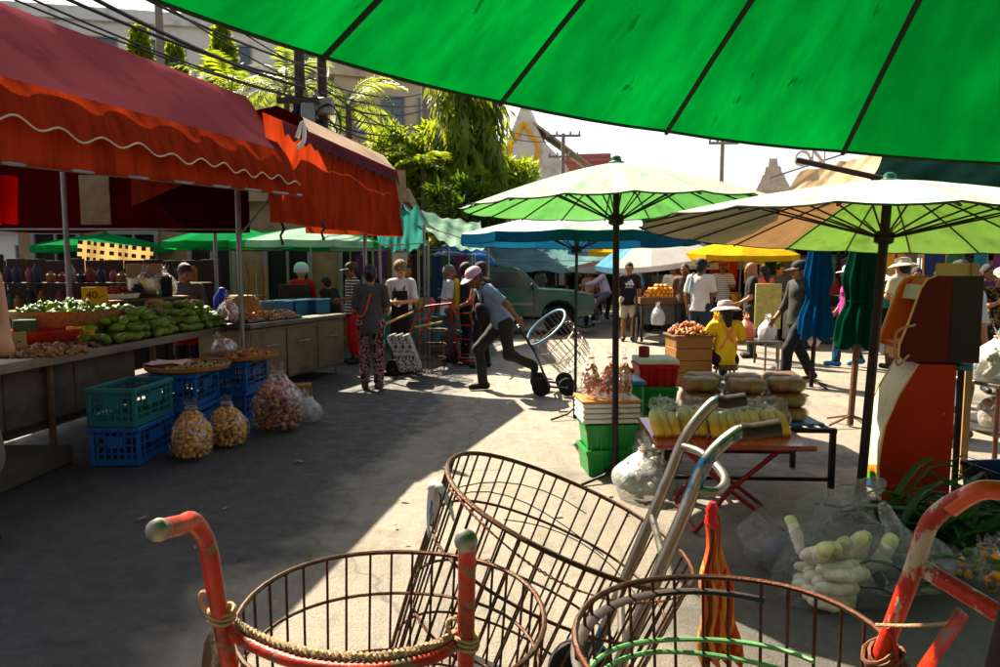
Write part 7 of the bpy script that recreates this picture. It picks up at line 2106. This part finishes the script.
lump('plastic_bag', 'big rumpled clear bag half full behind the radish bag', 'bag', GB, [pr((-.22, .05, .13), (.2, .12, .16), .15, .17), pr((.1, .15, .25), (.42, .25, .36), .09, .05), pr((-.05, .1, .22), (.1, .1, .25), .12)], film('wrinkled clear bag', .12, .15, 1.0, 30, fres=.6, base=.06), .018, .04, 24, 4)
lump('sack', 'grey net sack slumped at the red table foot', 'sack', G(795, 560), [pr((-.08, 0, .07), (.1, .02, .08), .08, .09)], mat('grey net', lin(150, 156, 170), rough=.8, var=.3, sc=60, bump=.6, bs=120), .02, .01, 20, 4)
m_leek = mat('dark leek leaf', lin(44, 92, 40), rough=.4, var=.35, sc=4, tr=lin(80, 140, 40), trf=.25)
def leafy(label, loc, n, L, spread, seed, up=.5):
    r = random.Random(seed); t = thing('leafy_greens', label, 'vegetables', loc)
    for i in range(n):
        a = r.uniform(-.4, 3.5) if spread > 3 else r.gauss(.3, spread); l_ = L * r.uniform(.6, 1.15); w = r.uniform(.012, .026)
        d = Vector((math.cos(a), math.sin(a), 0)); b_ = MB(); g = []
        h0 = r.uniform(.03, .16); st = Vector((r.uniform(-.12, .12), r.uniform(-.1, .1), h0))
        k_up = up * r.uniform(.5, 1.3); s_ = Vector((-d.y, d.x, 0))
        for k in range(8):
            f = k / 7; p = st + d * l_ * f * (.6 + .4 * f) + Vector((0, 0, l_ * (k_up * f - .75 * k_up * f * f * r.uniform(.9, 1.1))))
            p.z = max(.012 + .004 * (i % 5), p.z)
            ww = w * (1 - f) ** .6 * (1 + .6 * math.sin(f * 3))
            g.append([p - s_ * ww + Vector((0, 0, ww * .5)), p, p + s_ * ww + Vector((0, 0, ww * .5))])
        b_.sheet(g); b_.build('leaf', m_leek, t)
    return t
leafy('tall dark leek leaves standing up beside the kiosk foot', G(905, 555), 12, .62, .5, 3, 1.5)
leafy('bundle of dark leeks lying behind the orange grip', G(955, 560), 46, .62, 4, 4, .8)
leafy('spread of dark leaves by the blue bin', G(1000, 540), 34, .6, 4, 9, .8)
lump('plastic_bag', 'clear bag of leafy greens next to the radish bag', 'bag', G(902, 596), [pr((-.12, .03, .13), (.12, .05, .13), .13, .14), pr((0, .06, .24), (-.06, .08, .4), .08, .03)], m_bag, .02, .014, 20, 7)
leafy('leafy greens pressed inside the clear bag', G(902, 596), 26, .24, 4, 12, .9)
bag('white carrier bag tucked among the leeks', G(975, 535), .12, .2, [], .02, 0, 112, bm=m_bag2)
bag('clear bag of orange roots behind the right trolley', G(985, 585), .14, .22, [m_or, m_veg], .035, 40, 113)
tub('dark blue bin at the foot of the right table', G(1003, 505), .1, plastic('dark blue bin', (16, 60, 96)), .34, .34, .26)
t = thing('side_table', 'dark steel table of bags at the street edge', 'table', (3.95, 5.35, 0), .1)
MB().box((0, 0, .72), (.9, .8, .03), bev=.005).build('table_top', m_stain, t)
for x in (-.42, .42):
    for y in (-.36, .36): MB().tube([(x, y, 0), (x, y, .71)], .017, 8).build('leg', metal('rosy steel leg', (150, 120, 110)), t)
MB().box((0, 0, .36), (.86, .76, .02)).build('shelf', m_stain, t, smooth=False)
bag('white bag of goods on the dark steel table', (3.75, 5.2, .737), .2, .36, [m_foam], .05, 40, 120, bm=m_bag2)
tub('green plastic tub on the dark steel table', (4.1, 5.1, .737), 0, plastic('mint tub', (60, 170, 120)), .3, .3, .2)
bag('pinkish bag on the lower shelf of the dark steel table', (3.75, 5.2, .372), .15, .28, [m_pk], .04, 30, 121, bm=m_bag2)

# ------------------------------------------------------------------ background market
m_dkwall = mat('dim brown hall wall', lin(58, 46, 38), rough=.9, var=.3, sc=1.5)
def hall(label, loc, rz, w, d, h, m_roof=None):
    t = thing('market_hall', label, 'building', loc, rz)
    MB().box((0, d, h / 2), (w, .2, h)).build('back_wall', m_dkwall, t, smooth=False)
    MB().box((0, d / 2, h + .06), (w + .4, d + .8, .1)).build('roof', m_roof or mat('rusty tin roof', lin(110, 92, 76), rough=.7, var=.3, sc=2), t, smooth=False)
    n = max(2, int(w / 2.4))
    for i in range(n + 1): MB().tube([(-w / 2 + w * i / n, 0, 0), (-w / 2 + w * i / n, 0, h)], .05, 8).build('post', m_dwood, t)
    for s in (-1, 1): MB().box((s * w / 2, d / 2 + .1, h / 2 - .02), (.12, d - .2, h - .05)).build('side_wall', m_dkwall, t, smooth=False)
hall('open market hall with dim stalls and lit bulbs', (9.2, 17.0, 0), rad(-6), 11, 6, 2.75)
hall('open market hall along the left of the far street', (-2.8, 24.0, 0), rad(3), 8.5, 4, 2.35)
hall('low tin roofed hall closing the far end of the street', (3.8, 39.0, 0), rad(-3), 13, 4, 2.9)
hall('open sided hall behind the kiosk and the white tarpaulin', (11.5, 13.2, 0), rad(-14), 5.5, 4, 2.5)
gcols = [(190, 40, 50), (40, 60, 110), (220, 210, 200), (60, 110, 70), (210, 150, 40), (110, 50, 100), (36, 36, 40), (30, 130, 140), (200, 90, 120), (120, 100, 80)]
gm = [cloth('goods cloth %d' % i, c) for i, c in enumerate(gcols)]
rb_ = random.Random(31)
cn = ('red', 'navy', 'white', 'green', 'amber', 'purple', 'black', 'teal', 'rose', 'tan')
def stall(name_, loc, rz, w=1.8, d=.9, h=.75, seed=0, boxes=9):
    r = random.Random(seed); t = thing('market_stall', name_, 'stall', loc, rz)
    MB().box((0, 0, h), (w, d, .05), bev=.008).build('table_top', m_wood, t)
    g = []
    n = 24
    for i in range(n + 1):
        x = -w / 2 + w * i / n; g.append([Vector((x, -d / 2 - .01 + .02 * math.sin(i * 1.9) * k, h - .03 - (h - .12) * k)) for k in (0, .4, .8, 1)])
    MB().sheet(g).build('skirt', gm[r.randrange(10)], t)
    for x in (-w / 2 + .06, w / 2 - .06):
        for y in (-d / 2 + .06, d / 2 - .06): MB().box((x, y, h / 2 - .02), (.05, .05, h - .03)).build('leg', m_dwood, t, smooth=False)
    M_ = Matrix.Rotation(rz, 4, 'Z')
    for i in range(boxes):
        x = -w / 2 + .15 + (w - .3) * (i + .5) / boxes + r.uniform(-.03, .03); y = r.uniform(-.2, .2); k = r.randrange(10); s_ = r.uniform(.75, 1.2)
        p = Vector(loc) + M_ @ Vector((x, y, h + .026))
        if i % 2:
            b = MB(); b.box((0, 0, .1 * s_), (.18 * s_, .24, .2 * s_), bev=.02); b.box((0, 0, .2 * s_ + .01), (.19 * s_, .25, .02), bev=.004); b = b.build('goods_box', gm[k], loc=p, rot=(0, 0, rz + r.uniform(-.3, .3)))
            tag(b, 'small %s box of goods on a far market stall' % cn[k], 'box', '%s goods boxes on far stalls' % cn[k])
        else:
            v, f = BL2; vv = v * np.array([.13, .13, .12]) * s_ * (1 + .1 * np.sin(v[:, :1] * 5 + seed) + .08 * np.cos(v[:, 1:2] * 7)); vv[:, 2] = np.maximum(vv[:, 2], -.08) + .08
            b = np_obj('goods_sack', vv, f, gm[k], None, None, p); tag(b, 'small %s sack of goods on a far market stall' % cn[k], 'sack', '%s goods sacks on far stalls' % cn[k])
for i, (px, Y, rz, lb) in enumerate(((760, 16, -.1, 'cloth skirted stall under the lamp lit sheet'), (820, 15.2, -.1, 'cloth skirted stall behind the closed blue umbrella'), (885, 14.2, -.15, 'cloth skirted stall behind the closed green umbrella'), (955, 12.6, -.2, 'cloth skirted stall behind the notice board'), (1010, 11.4, -.2, 'cloth skirted stall at the hall corner behind the steel table'),
                              (620, 30, 0, 'cloth skirted stall far along the street'), (660, 26, 0, 'cloth skirted stall beyond the orange cart'), (700, 22.5, 0, 'cloth skirted stall beyond the white umbrella'), (560, 26.5, 0, 'cloth skirted stall beyond the truck bonnet'), (425, 16, .1, 'cloth skirted stall under the teal awning'), (455, 20.5, .1, 'cloth skirted stall behind the truck bed'), (395, 14.2, .1, 'cloth skirted stall beside the tan shophouse'))):
    p = at_ground(px, Y); stall(lb, p, rz, seed=i)
    # hanging goods behind
    for k in range(5):
        c = rb_.randrange(10); w = rb_.uniform(.22, .36); hh = rb_.uniform(.4, .75); q = p + Vector((-.8 + k * .4, .75, rb_.uniform(1.75, 1.95)))
        g = [[Vector((-w / 2 + w * u / 6 * (1), .02 * math.sin(u * 2.2 + v), -hh * v / 4)) for v in range(5)] for u in range(7)]
        b = MB(); b.sheet(g); b.tube([(-w / 2, 0, 0), (0, 0, .07), (w / 2, 0, 0)], .006, 4); b = b.build('hanging_garment', gm[c], loc=q); tag(b, '%s garment hanging above a far stall' % cn[c], 'garment', '%s garments above far stalls' % cn[c])
    rl = thing('clothes_rail', 'steel rail of hanging garments above the %s' % lb.replace('cloth skirted ', ''), 'rail', p + Vector((0, .75, 0)))
    MB().tube([(-1.05, 0, 2.02), (1.05, 0, 2.02)], .015, 6).build('bar', m_steel, rl)
    for x in (-1.05, 1.05): MB().tube([(x, 0, 0), (x, 0, 2.02)], .015, 6).build('upright', m_steel, rl)
# lit bulbs in the hall
m_bulb = mat('lit bulb', lin(255, 214, 140), rough=.3, var=0, bump=0, emit=(1.0, .72, .36, 14))
for i, (px, py) in enumerate(((784, 267), (797, 267), (770, 262))):
    p = P(px, py, 16.6); t = thing('light_bulb', 'lit yellow bulb hanging in the market hall', 'lamp', p, 0, 'lit bulbs in the hall')
    MB().lathe([(.001, -.055), (.035, -.04), (.045, -.01), (.03, .03), (.015, .05)], 12).build('globe', m_bulb, t)
    MB().tube([(0, 0, .05), (0, 0, .9)], .006, 5).build('flex', m_cable, t)
# signboard of the handbag stall
q = P(768, 305, 11.6); t = thing('sign_board', 'yellowish menu board standing by the bald person', 'sign', (q.x, 11.6, 0), -.1)
MB().box((0, 0, .95), (.42, .03, .75), bev=.006).build('panel', mat('pale yellow board', lin(196, 190, 110), rough=.6, var=.25, sc=12), t)
for x in (-.18, .18): MB().box((x, .03, .5), (.03, .03, 1.0)).build('leg', m_dwood, t, smooth=False)
# ------------------------------------------------------------------ more of the crowded street
t = thing('darkening_partition', 'dark plank partition added to darken the depth of the fruit stall', 'partition', (-6.6, 11.1, 0), .05)  # planks added to darken the bright back of the stall
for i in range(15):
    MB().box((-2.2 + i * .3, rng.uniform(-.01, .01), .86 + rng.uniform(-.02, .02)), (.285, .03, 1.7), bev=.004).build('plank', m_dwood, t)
for i, (px, Y, hy, ry, R_, lb, cm, pn) in enumerate((
        (566, 30, 246, 257, 1.7, 'white umbrella beyond the truck roof', [fw_, fb_], [0, 0, 1]), (632, 27, 250, 260, 1.5, 'red and white umbrella beyond the blue one', [fr_, fw_], [0, 1]),
        (668, 30, 248, 258, 1.7, 'faded green umbrella far beyond the orange cart', [fabric('dull green canopy', (110, 150, 120), (80, 140, 90), .4)], [0]), (712, 18.5, 240, 254, 1.3, 'blue and purple umbrella beyond the navy cap', [fb_, fabric('purple canopy', (90, 60, 130), (90, 50, 140), .4)], [0, 1]),
        (700, 18, 252, 262, 1.3, 'small white umbrella low behind the navy cap', [fw_], [0]), (600, 36, 250, 258, 1.8, 'orange umbrella at the far street end', [fo_, fw_], [0, 1]), (545, 27, 247, 257, 1.5, 'teal umbrella over the truck bonnet', [m_teal], [0]))):
    fumb(lb, px, Y, hy, ry, R_, cm, pn, (rad(3), 0, 0), n=8)
more = [(596, 24, 30, 'dark grey shirt', k_grey, k_black), (612, 22, 200, 'maroon shirt', c_('maroon', 110, 30, 40), k_dark), (648, 20, 150, 'pale green blouse', c_('pale green', 150, 180, 150), k_jean), (662, 28, 10, 'red jacket', k_red, k_dark), (678, 17, 200, 'black vest', k_black, k_jean),
        (705, 24, 190, 'blue overall', k_blue, k_blue), (735, 21, 60, 'pale pink top', c_('pale pink', 220, 170, 170), k_dark), (757, 20, 200, 'mustard shirt', c_('mustard', 180, 140, 50), k_dark), (778, 15.5, 200, 'striped dim shirt', pattern('dim stripes', (60, 60, 70), (140, 136, 130), 7), k_black), (862, 15, 170, 'tan shirt', c_('tan shirt', 170, 140, 100), k_dark), (880, 13.5, 190, 'sea green top', c_('sea green', 60, 140, 120), k_black), (930, 15, 180, 'white jacket', c_('dull white', 190, 186, 180), k_jean),
        (1000, 8.8, 170, 'black patterned top', pattern('dark florals', (24, 24, 28), (140, 120, 60), 20, 'noise', (30, 30, 36)), k_black), (520, 22, 20, 'khaki shirt', c_('khaki', 130, 116, 84), k_dark), (408, 15, 200, 'brown shawl', k_brown, k_dark)]
for i, (px, Y, rz, nm, sh, lg) in enumerate(more):
    j = walk(base_joints(), rp_.uniform(-.5, .5))
    if i % 2 == 0: armfwd(j, 'R', rp_.uniform(-.1, .3), .25, .05)
    person('distant person in %s shopping along the street' % nm, at_ground(px, Y), rad(rz), rp_.uniform(1.52, 1.74), j, ('tan', 'brown', 'light')[i % 3], sh, .8, -.1, lg, 1, s_dark, ('short', 'long')[i % 2], (('cap', gm[i % 10]) if i % 3 == 0 else None), vox=.021)
# small things hung and stood about the fruit stall
cb = thing('crossbar', 'thin steel crossbar under the dark red curtain', 'bar', (-5.2, 8.95, 0))
MB().tube([(-2.0, -.05, 2.06), (1.95, -.05, 2.06)], .014, 6).build('bar', m_galv, cb)
for x in (-1.98, 1.93): MB().tube([(x, -.05, 0), (x, -.05, 2.06)], .014, 6).build('upright', m_galv, cb)
for i, (u, v, r_, c) in enumerate(((.12, .4, .2, (150, 150, 146)), (.2, .75, .17, (40, 110, 120)), (.70, 1.0, .15, (190, 190, 186)), (.36, .9, .22, (120, 40, 30)))):
    lathe_thing('bowl', ('steel bowl at the near end of the counter', 'teal bowl beside the steel bowl', 'white bowl behind the red plastic bag', 'brown clay bowl behind the red basin')[i], 'bowl', C(u, v), [(.001, .01), (r_ * .6, .01), (r_, .13), (r_ * 1.04, .13), (r_ * .62, .0), (.001, .0)][::-1], metal('bowl steel', (170, 170, 166)) if i == 0 else plastic('bowl %d' % i, c))
# scraps and leaves trodden into the street
m_dleaf = mat('trodden leaf', lin(92, 96, 44), rough=.8, var=.4)
for i in range(34):
    px, py = rng.uniform(140, 660), rng.uniform(392, 560); p = G(px, py)
    s_ = rng.uniform(.008, .022); b = MB(); b.sheet([[Vector(((u - 1.5) * s_, (v - 1) * s_ * .7, .003 + rng.random() * s_ * .3)) for v in range(3)] for u in range(4)])
    lf = i % 3 == 0
    tag(b.build('leaf_scrap' if lf else 'paper_scrap', m_dleaf if lf else m_paper, loc=(p.x, p.y, .002), rot=(0, 0, rng.random() * 6)), 'tiny trodden leaf on the street' if lf else 'tiny trodden paper scrap on the street', 'litter', 'trodden leaves' if lf else 'trodden paper scraps')

# jars, boxes and bottles crowding the back of the fruit counter
rj = random.Random(77)
for i in range(26):
    u = .30 + .66 * i / 26 + rj.uniform(-.01, .01); v = rj.uniform(.98, 1.14) if i % 2 else rj.uniform(.68, .8); k = rj.randrange(10); r_ = rj.uniform(.045, .08); h_ = rj.uniform(.12, .26)
    if .49 < u < .66 and v < .9: continue
    z = .37 if u > .66 and v < .98 else 0
    if z and (u < .79 and v < .95): continue
    if i % 3 == 0:
        o = MB().box((0, 0, h_ / 2), (r_ * 2.2, r_ * 1.8, h_), bev=.008).build('goods_carton', gm[k], loc=C(u, v, z), rot=(0, 0, rj.uniform(0, 1))); nm = 'carton'
    else:
        o = MB().lathe([(.001, 0), (r_ * .9, 0), (r_, .01), (r_, h_ * .7), (r_ * .55, h_ * .85), (r_ * .55, h_), (.001, h_)], 14).build('goods_jar', gm[k], loc=C(u, v, z)); nm = 'jar'
    tag(o, 'small %s %s at the back of the fruit counter' % (cn[k], nm), nm, '%s %ss at the back of the fruit counter' % (cn[k], nm))

# unseen shophouses and umbrellas added around the viewpoint to block sky light
building('unseen row of dull brown shophouses added to block sky light behind the trolleys', (2, -9, 0), math.pi, 34, 6, 7.5, 2, 12, mat('dull brown plaster', lin(120, 100, 84), rough=.9, var=.2, sc=1))
umbrella('unseen green umbrella added to block sky light right of the trolleys', (4.5, 2.0, 0), 2.7, 2.3, 1.5, 16, m_green, pole_r=.028)
umbrella('second unseen green umbrella added to block sky light behind the trolleys', (-1.6, -2.2, 0), 2.7, 2.3, 1.5, 16, m_green, pole_r=.028)
umbrella('third unseen green umbrella added to block sky light behind the trolleys', (2.6, -2.6, 0), 2.7, 2.3, 1.5, 16, m_green, pole_r=.028)

# goods shelf and hanging bunches in the depth of the fruit stall
t = thing('goods_shelf', 'dark wooden goods shelf in the depth of the fruit stall', 'shelf', (-6.3, 10.45, 0), .04)
for z in (.5, .95, 1.35): MB().box((0, 0, z), (3.9, .36, .03), bev=.004).build('shelf_board', m_dwood, t)
for x in (-1.93, -.65, .65, 1.93): MB().box((x, .17, .83), (.05, .03, 1.66)).build('upright', m_dwood, t, smooth=False)
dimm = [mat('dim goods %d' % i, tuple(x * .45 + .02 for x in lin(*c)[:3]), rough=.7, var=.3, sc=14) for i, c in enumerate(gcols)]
for i in range(72):
    lev = i % 3; z = (.515, .965, 1.365)[lev]; x = -1.8 + 3.6 * ((i // 3) + .5) / 24 + rj.uniform(-.03, .03); k = rj.randrange(10); r_ = rj.uniform(.045, .068); h_ = rj.uniform(.14, .30)
    p = Vector((-6.3 + x, 10.45 + .04 * x + rj.uniform(-.06, .02), z))
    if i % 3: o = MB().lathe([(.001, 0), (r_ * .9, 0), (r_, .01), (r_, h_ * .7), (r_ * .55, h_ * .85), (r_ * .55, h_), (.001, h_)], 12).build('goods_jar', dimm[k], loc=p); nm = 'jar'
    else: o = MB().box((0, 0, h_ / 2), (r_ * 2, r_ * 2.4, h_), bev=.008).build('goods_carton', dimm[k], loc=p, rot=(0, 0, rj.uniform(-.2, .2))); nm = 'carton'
    tag(o, 'small %s %s on the dark goods shelf' % (cn[k], nm), nm, '%s %ss on the dark goods shelf' % (cn[k], nm))
more2 = [(590, 19.5, 170, 'peach blouse', c_('peach', 236, 180, 150), k_dark), (634, 17.8, 20, 'sky blue shirt', c_('sky blue', 120, 170, 214), k_jean), (672, 16.8, 190, 'white polo', k_white, k_dark), (650, 24, 190, 'bright orange vest', c_('bright orange', 236, 120, 30), k_dark), (686, 21, 10, 'lilac top', c_('lilac', 190, 160, 210), k_black),
         (722, 15.5, 170, 'grey and white stripes', pattern('grey stripes', (210, 210, 206), (110, 112, 120), 8), k_jean), (764, 14.6, 20, 'coral shirt', c_('coral', 226, 110, 96), k_black), (806, 14, 200, 'pale yellow shirt', c_('pale yellow', 236, 220, 150), k_dark), (832, 16, 30, 'dull red shirt', c_('dull red', 150, 50, 46), k_dark), (902, 10.8, 10, 'cream blouse and sun hat', k_cream, k_brown), (940, 11.4, 200, 'blue checked shirt', pattern('blue checks', (60, 90, 150), (180, 196, 214), 12, 'noise', (80, 110, 170)), k_jean)]
for i, (px, Y, rz, nm, sh, lg) in enumerate(more2):
    j = walk(base_joints(), rp_.uniform(-.5, .5))
    if i % 2: armfwd(j, 'L', rp_.uniform(-.1, .2), .25, .05)
    person('passing person in %s amid the crowd' % nm, at_ground(px, Y), rad(rz), rp_.uniform(1.54, 1.74), j, ('light', 'tan', 'brown')[i % 3], sh, .8, -.1, lg, 1, s_dark, ('long', 'short')[i % 2], ('sun', k_cream) if i == 9 else (('cap', gm[(i * 3) % 10]) if i % 4 == 1 else None), vox=.021)
